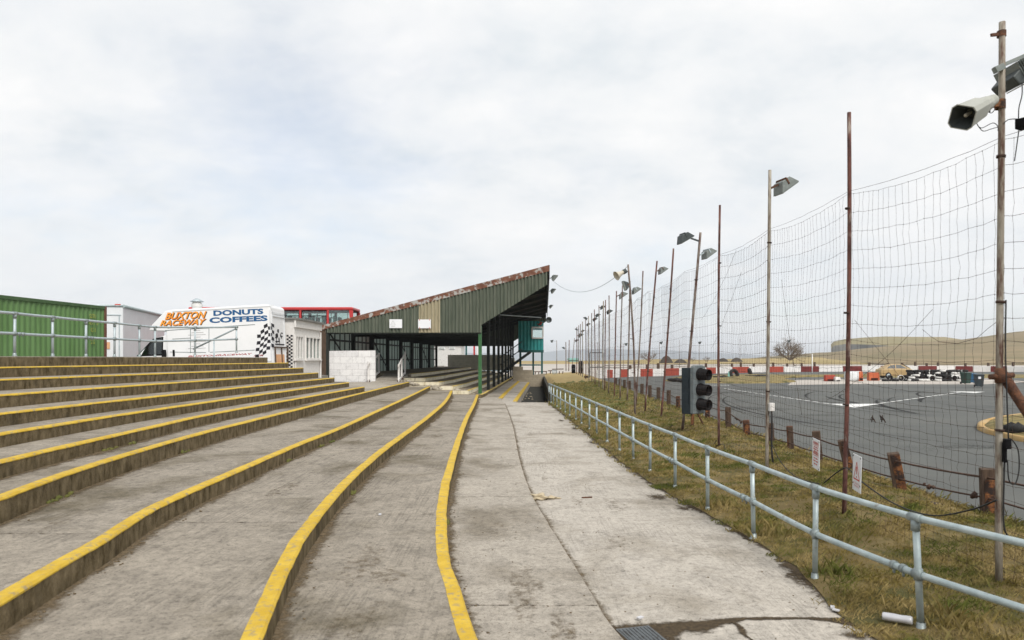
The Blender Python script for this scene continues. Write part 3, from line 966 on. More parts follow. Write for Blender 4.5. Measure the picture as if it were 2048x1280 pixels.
# landing behind the upper steps
b = MB()
b.prism([(-6.38, 30.22, -.3), (-6.22, 42.3, -.3), (-11.2, 42.3, -.3), (-12.4, 30.22, -.3)], (0, 0, 1.278))
b.build('landing_slab', M['path2'], terrace)

# path: raised strip beside the terrace, main path, near slab
b = MB()
ys = ysamples(-3, 79.5)
vs, fs, ms = [], [], []
for y in ys:
    x = LIP(y) + .012 * nz(y * 2.1, 8)
    xl = kx(1, min(y, 41)) - .05 if y < 41.2 else -1.9 + .047 * (y - 42)
    vs += [(x + .008, y, -.2), (x, y, .055), (x - .02, y, .07), (xl, y, .07)]
for i in range(len(ys) - 1):
    for q in range(3):
        fs.append((i * 4 + q, (i + 1) * 4 + q, (i + 1) * 4 + q + 1, i * 4 + q + 1)); ms.append(0)
b.add(vs, fs); b.m = ms
tag(b.build('raised_path', M['path2']), kind='structure')
b = MB()
vs, fs = [], []
ys = ysamples(-3, 38.3)
for y in ys:
    vs += [(LIP(y) - .05, y, 0), (lerp(LIP(y), PR(y), .5), y, 0), (PR(y) + .03, y, 0), (PR(y) + .03, y, -.3)]
for i in range(len(ys) - 1):
    for q in range(3):
        fs.append((i * 4 + q, (i + 1) * 4 + q, (i + 1) * 4 + q + 1, i * 4 + q + 1))
k0 = (len(ys) - 1) * 4
b.add(vs, fs)
b.quad(vs[k0], vs[k0 + 2], (vs[k0 + 2][0], 38.3, -.7), (vs[k0][0], 38.3, -.7))
ys = ysamples(38.3, 76)
o = len(b.v)
vs, fs = [], []
for y in ys:
    vs += [(LIP(y) - .05, y, 0), (Y2E(y), y, 0), (Y2E(y), y, -.7)]
for i in range(len(ys) - 1):
    for q in range(2):
        fs.append((i * 3 + q, (i + 1) * 3 + q, (i + 1) * 3 + q + 1, i * 3 + q + 1))
b.add(vs, fs)
tag(b.build('path', M['path']), kind='structure')
# yellow edges beside the covered stand
e = MB()
for fx, z, y0, y1 in ((LIP, .07, 40.9, 79), (Y2E, 0, 39, 70.5)):
    ys = ysamples(y0, y1)
    vs, fs = [], []
    for y in ys:
        x = fx(y) + (.012 * nz(y * 2.1, 8) if fx is LIP else 0)
        vs += [(x + .012, y, z - .05), (x + .002, y, z + .004), (x - .22, y, z + .004)]
    for i in range(len(ys) - 1):
        for q in range(2):
            fs.append((i * 3 + q, (i + 1) * 3 + q, (i + 1) * 3 + q + 1, i * 3 + q + 1))
    e.add(vs, fs)
tag(e.build('path_edge_paint', M['yellow']), kind='structure')
# damp pit and its walls
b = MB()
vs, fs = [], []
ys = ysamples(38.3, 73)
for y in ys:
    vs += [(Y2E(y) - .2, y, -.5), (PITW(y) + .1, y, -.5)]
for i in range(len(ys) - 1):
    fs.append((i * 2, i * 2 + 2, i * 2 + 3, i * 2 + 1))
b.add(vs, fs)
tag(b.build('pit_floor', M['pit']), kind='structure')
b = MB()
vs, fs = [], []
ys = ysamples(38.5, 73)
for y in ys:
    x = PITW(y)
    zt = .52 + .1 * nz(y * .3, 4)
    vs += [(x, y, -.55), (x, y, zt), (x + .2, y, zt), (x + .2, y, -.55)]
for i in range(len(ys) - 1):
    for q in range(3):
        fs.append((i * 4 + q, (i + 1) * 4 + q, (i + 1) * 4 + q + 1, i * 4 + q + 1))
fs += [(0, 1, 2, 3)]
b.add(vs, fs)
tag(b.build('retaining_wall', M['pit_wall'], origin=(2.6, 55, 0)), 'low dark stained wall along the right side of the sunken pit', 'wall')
b = MB()
for i in range(22):
    y = rnd.uniform(40, 60)
    x = lerp(Y2E(y), PITW(y), abs(rnd.gauss(0, .25)) % 1)
    b.blob((x, y, -.49), rnd.uniform(.02, .06), sub=1, jit=.5, sc=(1.4, 1.4, .5))
tag(b.build('pit_litter', M['bag']), 'scattered pale litter and leaves on the damp floor of the sunken pit', 'litter', kind='stuff')

# yard behind the terrace and the stand
sheet('yard', [(-12.4, -8), (-12.4, 30.25), (-11.0, 30.25), (-11.0, 41.9), (-11.45, 42.4), (-9.4, 86), (-9.4, 130), (-90, 130), (-90, -8)], 1.4, M['yard'], depth=1.6)

# ------------------------------------------------------------------ grass bank


def bank_z(x, y, t):
    e = min(1, t * 8) * min(1, (1 - t) * 10 + .1)
    hump = .16 * math.exp(-((t - .72) / .22) ** 2)
    far = max(0, min(1, (y - 40) / 25)) * .25
    return .012 + e * (hump + far + .05 * nz(x * .9, y * .7) + .035 * nz(x * 3.1, y * 2.7, 5) + .05)


def bank_x(y, t):
    l = (PR(y) + .05 * nz(y * 2.3, 1) + .06 * nz(y * .7, 6)) if y < 38.3 else PITW(y) + .15
    return lerp(l, TX(y) + .1 * nz(y * 1.7, 2), t)


b = MB()
ys = []
y = -4.0
while y < 100:
    ys.append(y)
    y += .14 if y < 16 else (.35 if y < 34 else .8)
NT = 44
vs, fs, ms = [], [], []
for y in ys:
    for i in range(NT + 1):
        t = i / NT
        x = bank_x(y, t)
        vs.append((x, y, bank_z(x, y, t)))
for i in range(len(ys) - 1):
    for j in range(NT):
        a = i * (NT + 1) + j
        fs.append((a, a + 1, a + NT + 2, a + NT + 1))
        q = ys[i] + 6 * nz(ys[i] * .2, j * .3)
        ms.append(0 if q < 33 else (1 if q < 62 else 2))
b.add(vs, fs, 0, True)
b.m = ms
tag(b.build('grass_bank', [M['soil'], M['moss'], M['hay']]), kind='structure')

M['blade'] = mat('grass_blades', (0.17, 0.132, 0.04), (0.36, 0.275, 0.125), 2.6, 0.9, lo=0.42, hi=0.66, c3=(0.095, 0.108, 0.024), s3=1.2, lo3=0.47, hi3=0.60, spec=0.1)


TUFTS = [(4.94, 7.1), (4.86, 10.2), (4.99, 13.7), (5.26, 17.8), (5.33, 22), (5.6, 26.5), (7.05, 10.35), (6.8, 11.9), (6.75, 13.9), (6.65, 15.2), (6.85, 17.2), (6.9, 18.8), (6.9, 20.5), (7.06, 22.9), (7.4, 26.7), (6.6, 9.0), (6.9, 8.1), (6.3, 12.8), (6.75, 14.5), (6.7, 16.2), (3.45, 9.4), (3.3, 11.0), (3.5, 7.7), (3.9, 6.2), (3.8, 5.6), (4.2, 9), (5.6, 8.4), (5.4, 12), (6.4, 11), (5.45, 20.9), (5.9, 21.3), (6.8, 19.6)]


def blades():
    v, f = [], []
    r = random.Random(3)

    def patch(n, y0, y1, hw, hh):
        for _ in range(n):
            y = r.uniform(y0, y1)
            t = r.random() * 1.035 - .035
            x = bank_x(y, t)
            d = nz(x * 1.3, y * 1.3, 9) + .6 * nz(x * 4, y * 4, 2)
            if d < -.25 and r.random() < .8: continue
            if t < 0 and nz(y * 2.2, 17) + .6 * nz(y * 9, 3) < .12: continue
            z = max(.002, bank_z(x, y, t) - .005)
            h = hh * r.uniform(.45, 1.25) * (1 + 1.1 * max(0, d)) * (1.7 if t > .9 and r.random() < .5 else 1)
            a = r.uniform(0, 2 * PI)
            w_ = hw * r.uniform(.6, 1.3)
            lean = h * r.uniform(.3, 1.5)
            la = r.gauss(.6, 1.3)
            cx_, sx_ = math.cos(a) * w_, math.sin(a) * w_
            lx, ly = math.cos(la) * lean, math.sin(la) * lean
            k = len(v)
            v.extend(((x - cx_, y - sx_, z), (x + cx_, y + sx_, z), (x + cx_ * .7 + lx * .4, y + sx_ * .7 + ly * .4, z + h * .65), (x + lx, y + ly, z + h)))
            f.append((k, k + 1, k + 2)); f.append((k, k + 2, k + 3))
    patch(60000, 3.2, 9.5, .0038, .038)
    patch(46000, 9.5, 16, .0055, .042)
    patch(26000, 16, 28, .010, .06)
    patch(16000, 28, 60, .02, .08)
    for (x0, y0) in TUFTS:
        for _ in range(110 if y0 < 16 else 60):
            x, y = x0 + r.gauss(0, .13), y0 + r.gauss(0, .13)
            h = r.uniform(.06, .22)
            a = r.uniform(0, 2 * PI)
            w_ = r.uniform(.003, .006) * (1 if y0 < 16 else 1.8)
            la = r.uniform(0, 2 * PI)
            lean = h * r.uniform(.1, .8)
            cx_, sx_ = math.cos(a) * w_, math.sin(a) * w_
            lx, ly = math.cos(la) * lean, math.sin(la) * lean
            k = len(v)
            v.extend(((x - cx_, y - sx_, .02), (x + cx_, y + sx_, .02), (x + cx_ * .7 + lx * .4, y + sx_ * .7 + ly * .4, .02 + h * .65), (x + lx, y + ly, .02 + h)))
            f.append((k, k + 1, k + 2)); f.append((k, k + 2, k + 3))
    me = bpy.data.meshes.new('short_grass')
    me.from_pydata(v, [], f)
    me.materials.append(M['blade'])
    o = bpy.data.objects.new('short_grass', me)
    C.objects.link(o)
    tag(o, 'short olive and straw coloured grass on the bank beside the path', 'grass', kind='stuff')


blades()

# ------------------------------------------------------------------ dirt, grit, litter
b = MB()


def ribbon(fl, fr, y0, y1, z, dy=.05, both=False, core=1.1):
    ys, y = [], y0
    while y < y1:
        ys.append(y); y += dy * (1 if y < 14 else 3)
    vs, fs = [], []
    if b.fade is None: b.fade = []
    b.fade += [2.0] * (len(b.v) - len(b.fade))
    for y in ys:
        l_, r_ = fl(y), fr(y)
        w_ = r_ - l_
        P = [(l_ - (.5 * w_ if both else 0), 0.0 if both else core), (lerp(l_, r_, .35), core), (l_ + w_ * 1.9, -.25)]
        vs += [(x, y, z) for x, q in P]
        b.fade += [q for x, q in P]
    for i in range(len(ys) - 1):
        for q in range(2):
            fs.append((i * 3 + q, i * 3 + 3 + q, i * 3 + 4 + q, i * 3 + 1 + q))
    b.add(vs, fs)


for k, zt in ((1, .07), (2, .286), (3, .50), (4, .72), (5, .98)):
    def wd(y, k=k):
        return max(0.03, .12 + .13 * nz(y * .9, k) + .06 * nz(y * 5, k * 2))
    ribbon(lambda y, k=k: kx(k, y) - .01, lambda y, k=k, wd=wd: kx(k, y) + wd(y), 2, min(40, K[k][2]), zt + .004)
    for _ in range(300 if k < 4 else 110):
        y = 3.5 + 28 * rnd.random() ** 2
        x = kx(k, y) + abs(rnd.gauss(0, .07)) + .01
        s = rnd.uniform(.004, .012) * (1.6 if rnd.random() < .06 else 1)
        b.blob((x, y, zt + s * .5), s, sub=1, jit=.4, sc=(1.3, 1, .6))
for _ in range(260):
    y = 4.5 + 16 * rnd.random() ** 1.6
    x = rnd.uniform(kx(1, y) + .1, PR(y))
    s = rnd.uniform(.003, .009)
    b.blob((x, y, (.07 if x < LIP(y) else 0) + s * .5), s, sub=1, jit=.4, sc=(1.4, 1, .6))
# dirt in the lip (plus painted step shade), along the grass edge and in the cross joint
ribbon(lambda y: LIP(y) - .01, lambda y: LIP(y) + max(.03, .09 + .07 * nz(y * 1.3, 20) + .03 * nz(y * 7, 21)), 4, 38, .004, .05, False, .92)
tag(b.build('dirt_and_grit', M['dirt']), 'brown dirt and small grit lying along the foot of the concrete steps', 'dirt', kind='stuff')
b = MB()
ribbon(lambda y: PR(y) - max(.01, .05 + .10 * nz(y * 1.1, 31) + .08 * nz(y * 5, 33)), lambda y: PR(y) + .2, 3, 38, .005, .05, True)


def patch(pts, mid, z=.006):
    """thin dirt patch: fades from its middle line to its outline"""
    o = len(b.v)
    b.fade += [2.0] * (o - len(b.fade))
    n = len(pts)
    b.add(list(pts) + list(mid), [])
    b.fade += [-.25] * n + [1.15] * len(mid)
    return o


def strip(fx, n, core=1.15):
    """fx(t) -> far edge, core, near edge points"""
    b.fade += [2.0] * (len(b.v) - len(b.fade))
    vs, fs = [], []
    for i in range(n + 1):
        p, q, r_ = fx(i / n)
        vs += [p, q, r_]
        b.fade += [-.25, core, -.25]
    for i in range(n):
        for k in range(2):
            fs.append((i * 3 + k, i * 3 + 3 + k, i * 3 + 4 + k, i * 3 + 1 + k))
    b.add(vs, fs)


def joint(t):
    x = lerp(LIP(6.4), PR(6.4) + .1, t)
    yc = 6.42 + .05 * t + .012 * nz(t * 9, 1)
    wd = .06 + .03 * nz(t * 7, 3)
    near = max(0, .9 * (1 - t * 1.8)) + max(0, (t - .8) * 1.4)
    return (x, yc + wd, .006), (x, yc - near * .4, .006), (x, yc - wd - near * (1.2 + .5 * nz(t * 12, 8)), .006)


strip(joint, 90, 1.5)


def crack(t):
    y = lerp(6.36, 5.2, t)
    x = 2.0 + .12 * t + .05 * nz(t * 6, 12)
    wd = max(.02, .06 + .05 * nz(t * 8, 14))
    return (x - wd, y, .007), (x, y, .007), (x + wd, y, .007)


strip(crack, 30)
for cx_, cy_, rx, ry in ((2.52, 12.1, .55, .65), (2.75, 11.2, .4, .45), (2.3, 20, .35, .9), (2.15, 24, .3, 1.2), (3.0, 6.05, .42, .26), (1.9, 27, .3, 1.2)):
    b.fade += [2.0] * (len(b.v) - len(b.fade))
    o = len(b.v)
    vs = [(cx_, cy_, .008)] + [(cx_ + rx * (1 + .35 * nz(j * .7, cy_)) * math.cos(j * PI / 12), cy_ + ry * (1 + .35 * nz(j * .7, cx_)) * math.sin(j * PI / 12), .008) for j in range(24)]
    b.add(vs, [(0, 1 + j, 1 + (j + 1) % 24) for j in range(24)])
    b.fade += [.95] + [-.35] * 24
for k in range(0, 5):                      # bay joints across the treads and down the risers
    zt = K[k][0] if k else .07
    y = 6.6 + (k * 2.9) % 4.3
    while y < 34:
        xa = kx(k, y) - .17 if k else LIP(y) - .02
        xb = kx(k + 1, y) + .01
        n = 8
        strip(lambda t: ((lerp(xa, xb, t), y - .03 + .01 * nz(t * 9, y), zt + .005), (lerp(xa, xb, t), y + .01 * nz(t * 9, y), zt + .005), (lerp(xa, xb, t), y + .03 + .01 * nz(t * 9, y), zt + .005)), n, .72)
        if k:
            zl_ = K[k - 1][0] if k > 1 else .07
            strip(lambda t: ((kx(k, y - .02) + .009, y - .02, lerp(zl_, zt - .03, t)), (kx(k, y) + .009, y, lerp(zl_, zt - .03, t)), (kx(k, y + .02) + .009, y + .02, lerp(zl_, zt - .03, t))), 3, .9)
        y += 5.2 + (k * 1.7) % 1.9
tag(b.build('damp_dirt', M['dark_dirt']), 'dark damp dirt along the grass edge and the cross joint of the path', 'dirt', kind='stuff')
# broad weather stains on the treads and the path
b = MB()
b.fade = []
rs_ = random.Random(31)


def stain_patch(cx_, cy_, rx, ry, z, core):
    o = len(b.v)
    ph = rs_.uniform(0, 50)
    b.add([(cx_, cy_, z)] + [(cx_ + r_ * rx * (1 + .4 * nz(j * .5, ph)) * math.cos(j * PI / 14), cy_ + r_ * ry * (1 + .4 * nz(j * .5, ph)) * math.sin(j * PI / 14), z) for r_ in (.55, 1) for j in range(28)],
          [(0, 1 + j, 1 + (j + 1) % 28) for j in range(28)] + [(1 + j, 29 + j, 29 + (j + 1) % 28, 1 + (j + 1) % 28) for j in range(28)])
    b.fade += [core] + [core * .85] * 28 + [-.45] * 28


for i in range(28):
    k = i % 5
    y = 4.6 + 24 * rs_.random() ** 1.5
    xl = kx(k + 1, y) + .3
    xr = (kx(k, y) - .35) if k else LIP(y) - .25
    if xr - xl < .3: continue
    zt = (K[k][0] if k else .07) + .0045 + i * .00003
    rx = min(.42, (xr - xl) * .4) * rs_.uniform(.5, 1)
    stain_patch(rs_.uniform(xl + rx, max(xl + rx + .01, xr - rx)), y, rx, rs_.uniform(.4, 1.5), zt, rs_.uniform(.40, .62))
for i in range(9):
    y = 5.5 + 24 * rs_.random() ** 1.4
    x = rs_.uniform(LIP(y) + .4, PR(y) - .4)
    stain_patch(x, y, rs_.uniform(.12, .32), rs_.uniform(.3, 1.4), .0045 + i * .00003, rs_.uniform(.40, .6))
tag(b.build('weather_stains', M['dirt'], recalc=False), 'faint brownish weather stains on the concrete treads and path', 'stain', kind='stuff')
# tyre marks sweeping round the bend of the track
b = MB()
b.fade = []
rs_ = random.Random(5)
for i in range(60):
    R0 = rs_.uniform(14, 37)
    cx_, cy_ = 46 + rs_.uniform(-3, 3), 36 + rs_.uniform(-5, 5)
    a0 = rs_.uniform(2.3, 4.0)
    a1 = a0 + rs_.uniform(.4, 1.2)
    w_ = rs_.uniform(.10, .34)
    n = 40
    k = rs_.uniform(1.1, 2.0)
    rows = []
    for q in range(n + 1):
        a = lerp(a0, a1, q / n)
        e = math.sin(q / n * PI)
        rr_ = R0 * (1 + .10 * q / n)
        x_, y_ = cx_ + rr_ * math.cos(a), cy_ + rr_ * math.sin(a)
        if x_ < TX(y_) + 1 or y_ > 66 or (x_ > 15 and 21 < y_ < 29):
            if len(rows) > 2: break
            rows = []
            continue
        rows.append([(cx_ + (rr_ + o_) * math.cos(a), cy_ + (rr_ + o_) * math.sin(a), -.0265 + i * .00008, fd) for o_, fd in ((-w_, -.5), (0, k * e - .1), (w_, -.5))])
    if len(rows) < 6: continue
    vs, fs = [], []
    for q, r_ in enumerate(rows):
        edge = min(1, q / 5, (len(rows) - 1 - q) / 5)
        for (x_, y_, z_, fd) in r_:
            vs.append((x_, y_, z_))
            b.fade.append(fd if fd < 0 else fd * edge - .3 * (1 - edge))
    for q in range(len(rows) - 1):
        for p in range(2):
            fs.append((q * 3 + p, q * 3 + 3 + p, q * 3 + 4 + p, q * 3 + 1 + p))
    b.add(vs, fs)
for i in range(22):
    u_, v_ = rs_.uniform(1420, 2040), rs_.uniform(772, 960)
    p = gp(u_, v_, -.03)
    if p.x < TX(p.y) + 2 or (p.x > 14 and 21 < p.y < 29): continue
    stain_patch(p.x, p.y, rs_.uniform(.8, 3.0) * p.y / 30, rs_.uniform(.6, 2.2) * p.y / 30, -.0215 + .004 - .009 + i * .00005, rs_.uniform(.4, .65))
tag(b.build('skid_marks', M['skid'], recalc=False), kind='structure')
b = MB()
for (u, v, z) in ((905, 985, .29), (640, 893, .5), (545, 922, .5), (598, 884, .5), (290, 1000, .72), (440, 902, .72), (820, 826, .29), (395, 898, .98), (430, 889, .98), (240, 1000, .72), (200, 997, .98), (897, 1050, .07)):
    p = gp(u, v, z)
    kk = {.07: 1, .29: 2, .5: 3, .72: 4, .98: 5}[z]
    for _ in range(7):
        y_ = p.y + rnd.gauss(0, .12)
        b.blob((kx(kk, y_) + abs(rnd.gauss(0, .03)), y_, z + .01), rnd.uniform(.015, .05), sub=1, jit=.5, sc=(.8, 1.3, .8))
tag(b.build('moss_clumps', M['moss'], recalc=False), 'small clumps of moss and weeds growing along the foot of the terrace steps', 'moss', kind='stuff')
# drain cover
d = thing('drain_cover', 'wet ribbed metal drain cover sunk at the edge of the near path slab', 'drain cover', (1.2, 5.9, 0))
b = MB()
b.box((1.17, 5.87, .004), (.32, .75, .012), rz=.27)
pl = b.build('cover_plate', M['drain'], d, bevel=.003)
b = MB()
for i in range(9):
    b.box((1.17 + (i - 4) * .034 * math.cos(.27), 5.87 + (i - 4) * .034 * math.sin(.27), .0125), (.012, .7, .007), rz=.27)
b.build('rib', M['drain'], pl)
# crushed can, crumpled wrapper, stick
b = MB()
p = gp(1775, 1232, .08)
b.lathe([(.001, 0), (.031, 0), (.036, .012), (.037, .1), (.033, .14), (.036, .19), (.037, .225), (.03, .24), (.001, .24)], (p.x - .03, p.y + .03, .07), (.80, -.6, .04), 18)
tag(b.build('drink_can', M['can'], origin=(p.x, p.y, .04)), 'empty white drinks can lying in the grass beside the nearest railing post', 'can')
b = MB()
p = gp(1078, 998, .01)
b.blob((p.x, p.y, .05), .1, sub=3, jit=.55, sc=(1.25, .8, .55))
b.blob((p.x + .2, p.y + .02, .025), .07, sub=2, jit=.7, sc=(1.5, .5, .35))
b.blob((p.x + .32, p.y + .05, .015), .04, sub=2, jit=.7, sc=(1.6, .5, .35))
tag(b.build('crumpled_wrapper', M['bag'], origin=(p.x, p.y, 0)), 'crumpled tan paper wrapper lying in the step of the concrete path', 'litter')
b = MB()
p = gp(1174, 995, .01)
b.beam((p.x - .09, p.y - .01, .012), (p.x + .09, p.y + .02, .014), .025, .018)
tag(b.build('stick', M['rust'], origin=(p.x, p.y, 0)), 'short rusty brown strip lying on the open concrete path', 'stick')
b = MB()
for u, v in ((1385, 985), (1280, 1237), (1665, 1216), (1672, 1222), (760, 1030), (1400, 986)):
    p = gp(u, v, .02) if u > 900 else gp(u, v, .29)
    b.box((p.x, p.y, p.z + .01), (.06, .035, .012), rz=rnd.random() * 3)
tag(b.build('paper_scraps', M['can']), 'tiny white scraps of paper scattered over the path and grass edge', 'litter', kind='stuff')

# ------------------------------------------------------------------ lettering
FLAT = {}


def text_faces(body, shear=0.0, bold=0.0, depth=0.0):
    cu = bpy.data.curves.new('lettering', 'FONT')
    cu.body = body
    cu.size = 1.0
    cu.shear = shear
    cu.offset = bold
    cu.extrude = depth
    cu.resolution_u = 3
    o = bpy.data.objects.new('lettering', cu)
    C.objects.link(o)
    dg = bpy.context.evaluated_depsgraph_get()
    dg.update()
    me = bpy.data.meshes.new_from_object(o.evaluated_get(dg))
    vs = [v.co.copy() for v in me.vertices]
    fs = [list(p.vertices) for p in me.polygons]
    bpy.data.objects.remove(o)
    bpy.data.meshes.remove(me)
    return vs, fs


def put_text(b, body, o, ex, ey, width, height, m=0, shear=0.0, bold=0.0, lift=0.0):
    """lettering fitted into a width x height box whose lower left corner is o"""
    vs, fs = text_faces(body, shear, bold)
    x0, x1 = min(v.x for v in vs), max(v.x for v in vs)
    y0, y1 = min(v.y for v in vs), max(v.y for v in vs)
    ex, ey = Vector(ex), Vector(ey)
    nrm = ex.cross(ey).normalized()
    o = Vector(o) + nrm * lift
    b.add([o + ex * ((v.x - x0) / (x1 - x0) * width) + ey * ((v.y - y0) / (y1 - y0) * height) for v in vs], fs, m)


# ------------------------------------------------------------------ tube railings


def railing(name, label, cat, posts, mats, h=1.0, mid=.5, r=.031, lean=None, rail_posts=None, flange=True):
    t = thing(name, label, cat, (posts[0][0], posts[0][1], posts[0][2]))
    tops, mids = [], []
    for i, (x, y, z) in enumerate(posts):
        lx, ly = (lean or {}).get(i, (.006 * math.sin(i * 2.1), 0))
        a, c = Vector((x, y, z)), Vector((x + lx, y + ly, z + h))
        b = MB()
        b.tube([a, c], r * .93, 12)
        p = b.build('post', mats[0], t)
        tops.append(c)
        q = a.lerp(c, mid / h)
        mids.append(q)
    for nm, P in (('top_rail', tops), ('middle_rail', mids)):
        b = MB()
        pts = []
        for i in range(len(P)):
            pts.append(P[i])
            if i < len(P) - 1:
                for s in (.33, .66):
                    pts.append(P[i].lerp(P[i + 1], s) + Vector((0, 0, -.004)))
        b.tube(pts, r, 12)
        b.build(nm, mats[0], t)
    # collars where tubes meet and base flanges
    for i in range(len(posts)):
        p = [c for c in t.children if c.name.startswith('post')][i]
        k = max(0, i - 1)
        d = (tops[min(i + 1, len(tops) - 1)] - tops[k]).normalized()
        b = MB()
        b.tube([tops[i] - d * .065, tops[i] + d * .065], r * 1.28, 12)
        b.tube([tops[i] - Vector((0, 0, .115)), tops[i] - Vector((0, 0, .02))], r * 1.22, 12)
        b.tube([tops[i] + d * .035 + Vector((0, 0, -r * 1.2)), tops[i] + d * .035 + Vector((0, 0, -r * 1.9))], .009, 6)
        b.build('tee_clamp', mats[1], p)
        b = MB()
        b.tube([mids[i] - d * .05, mids[i] + d * .05], r * 1.26, 12)
        b.tube([mids[i] - Vector((0, 0, .05)), mids[i] + Vector((0, 0, .05))], r * 1.22, 12)
        b.build('cross_clamp', mats[1], p)
        if flange:
            b = MB()
            a = Vector(posts[i])
            b.lathe([(.001, .0), (.058, .0), (.058, .012), (.04, .016), (.037, .075), (.033, .08)], a, n=14)
            b.build('base_flange', mats[1], p)
    # joining sleeves on the middle rail
    for i in range(len(mids) - 1):
        if i % 2 == 0 and posts[i][1] < 20:
            d = (mids[i + 1] - mids[i]).normalized()
            for s in (.12, .2):
                b = MB()
                c = mids[i].lerp(mids[i + 1], s)
                b.tube([c - d * .022, c + d * .022], r * 1.3, 12)
                b.tube([c + Vector((0, 0, -r * .9)), c + Vector((0, 0, -r * 2.3))], .012, 6)
                b.build('rail_sleeve', mats[1], t)
    return t


rp = [(4.75, 2.7), (4.27, 4.35), (3.60, 6.16), (3.28, 7.58), (3.21, 9.3), (3.07, 10.98), (3.0, 12.87), (2.9, 14.7), (2.84, 16.4), (2.78, 18.1), (2.72, 20.0), (2.65, 21.9), (2.60, 23.5), (2.53, 25.5), (2.48, 27.2), (2.41, 29.2), (2.35, 30.9), (2.28, 32.9), (2.22, 34.6), (2.16, 36.4), (2.11, 37.8), (2.07, 39.1)]
railing('tube_railing', 'long galvanised tube railing with two rails between the concrete path and the grass', 'railing',
        [(x, y, .0) for x, y in rp], [M['galv'], M['dark_clamp']], lean={2: (-.05, 0), 4: (-.02, 0), 3: (.01, 0)})
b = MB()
b.fade = []  # soft dark discs painted in as contact shade at the post feet
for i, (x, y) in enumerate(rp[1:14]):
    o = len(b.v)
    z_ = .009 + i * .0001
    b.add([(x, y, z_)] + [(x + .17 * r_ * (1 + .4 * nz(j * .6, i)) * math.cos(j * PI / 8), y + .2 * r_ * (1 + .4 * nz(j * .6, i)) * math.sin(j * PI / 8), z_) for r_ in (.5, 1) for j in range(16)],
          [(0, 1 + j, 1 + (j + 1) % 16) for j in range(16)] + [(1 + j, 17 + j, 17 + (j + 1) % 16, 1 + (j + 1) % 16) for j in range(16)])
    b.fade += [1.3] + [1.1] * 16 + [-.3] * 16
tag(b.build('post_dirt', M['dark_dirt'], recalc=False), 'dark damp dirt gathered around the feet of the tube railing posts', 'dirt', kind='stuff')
up = [(-11.5, 8.2, 2.45), (-11.5, 10.2, 2.45), (-11.55, 12.2, 2.45), (-11.55, 14.2, 2.45)]
up += [(at(29.3, 640, 16.3).x, 16.3, 2.45), (at(105.5, 0, 17.75).x, 17.75, 2.45), (at(172, 0, 19.3).x, 19.3, 2.45), (at(229, 0, 20.7).x, 20.7, 2.45), (at(279, 0, 22.3).x, 22.3, 2.45), (at(310, 0, 23.4).x, 23.4, 2.45),
       (at(390, 0, 25.4).x, 25.4, 2.53), (at(473, 0, 27.2).x, 27.2, 2.62)]
railing('tube_railing', 'grey tube railing along the back of the topmost terrace step', 'railing', up, [M['galv_dull'], M['dark_clamp']], r=.033, mid=.53)
# sloping stair rail behind
t = thing('stair_handrail', 'short sloping grey handrail going down behind the topmost terrace step', 'handrail', at(387, 712, 27.5))
b = MB()
a, c = at(472, 657, 27.25), at(387, 698, 29.2)
b.tube([a, c], .034, 10)
b.build('sloping_rail', M['galv_dull'], t)
for s in (.5, .97):
    b = MB()
    p = a.lerp(c, s)
    b.tube([p, (p.x, p.y, 1.4)], .031, 10)
    b.build('post', M['galv_dull'], t)

# ------------------------------------------------------------------ netting poles
PO = [  # top u, v, foot u, distance, material, radius, label
    (2003, 45, 1998, 7.1, 'pole_b', .035, 'pale weathered pole nearest the camera carrying the big horn speaker'),
    (1698, 225, 1688, 10.2, 'pole_a', .033, 'dark red rusty pole rising behind the warning triangle sign'),
    (1540, 340, 1534, 13.7, 'pole_b', .036, 'pale pole with rust top third in the netting row and one lamp on its right'),
    (1440, 410, 1438, 17.8, 'pole_a', .033, 'slim red brown pole just right of the traffic signal'),
    (1401, 465, 1363, 22.0, 'pole_c', .046, 'leaning thick pole in front of the traffic signal with two lamps'),
    (1347, 497, 1321, 26.5, 'pole_a', .040, 'leaning bare red brown pole left of the traffic signal'),
    (1314, 522, 1289, 29.0, 'pole_a', .040, 'leaning red brown pole with a rusty bracket lamp on its right'),
    (1256, 529, 1270, 28.8, 'pole_c', .044, 'pole leaning left at its top and carrying the cream horn'),
    (1286, 542, 1271, 32.5, 'pole_c', .036, 'slim leaning bare pole just right of the cream horn'),
    (1260, 562, 1254, 36.0, 'pole_c', .042, 'pole close behind the cream horn pole with two lamps'),
    (1245, 571, 1240, 37.5, 'pole_c', .036, 'bare grey pole just left of the cream horn pole'),
    (1233, 582, 1228.5, 40.5, 'pole_a', .040, 'red brown pole with a rusty bracket left of the cream horn'),
    (1218, 591, 1217, 43.5, 'pole_c', .038, None), (1211, 600, 1209.5, 46.5, 'pole_a', .038, None), (1207, 602, 1206, 48.0, 'pole_b', .045, None),
    (1198, 611, 1198, 51.5, 'pole_c', .038, None), (1188.7, 619, 1190, 55.5, 'pole_a', .04, None), (1183.4, 626, 1184, 59, 'pole_c', .04, None),
    (1177, 632, 1178, 63, 'pole_b', .045, None), (1171, 637, 1171.5, 67, 'pole_a', .04, None), (1165, 643, 1165, 73, 'pole_b', .05, None),
    (1161, 648, 1161, 79, 'pole_c', .05, None), (1157.5, 651, 1157, 83, 'pole_c', .05, None), (1153.7, 654, 1153, 88, 'pole_a', .06, None),
    (1138.4, 680, 1137.5, 138, 'pole_a', .09, None), (1149, 676, 1144, 136, 'pole_c', .07, None), (1131.6, 684, 1132, 142, 'pole_c', .10, None)]
poles = []
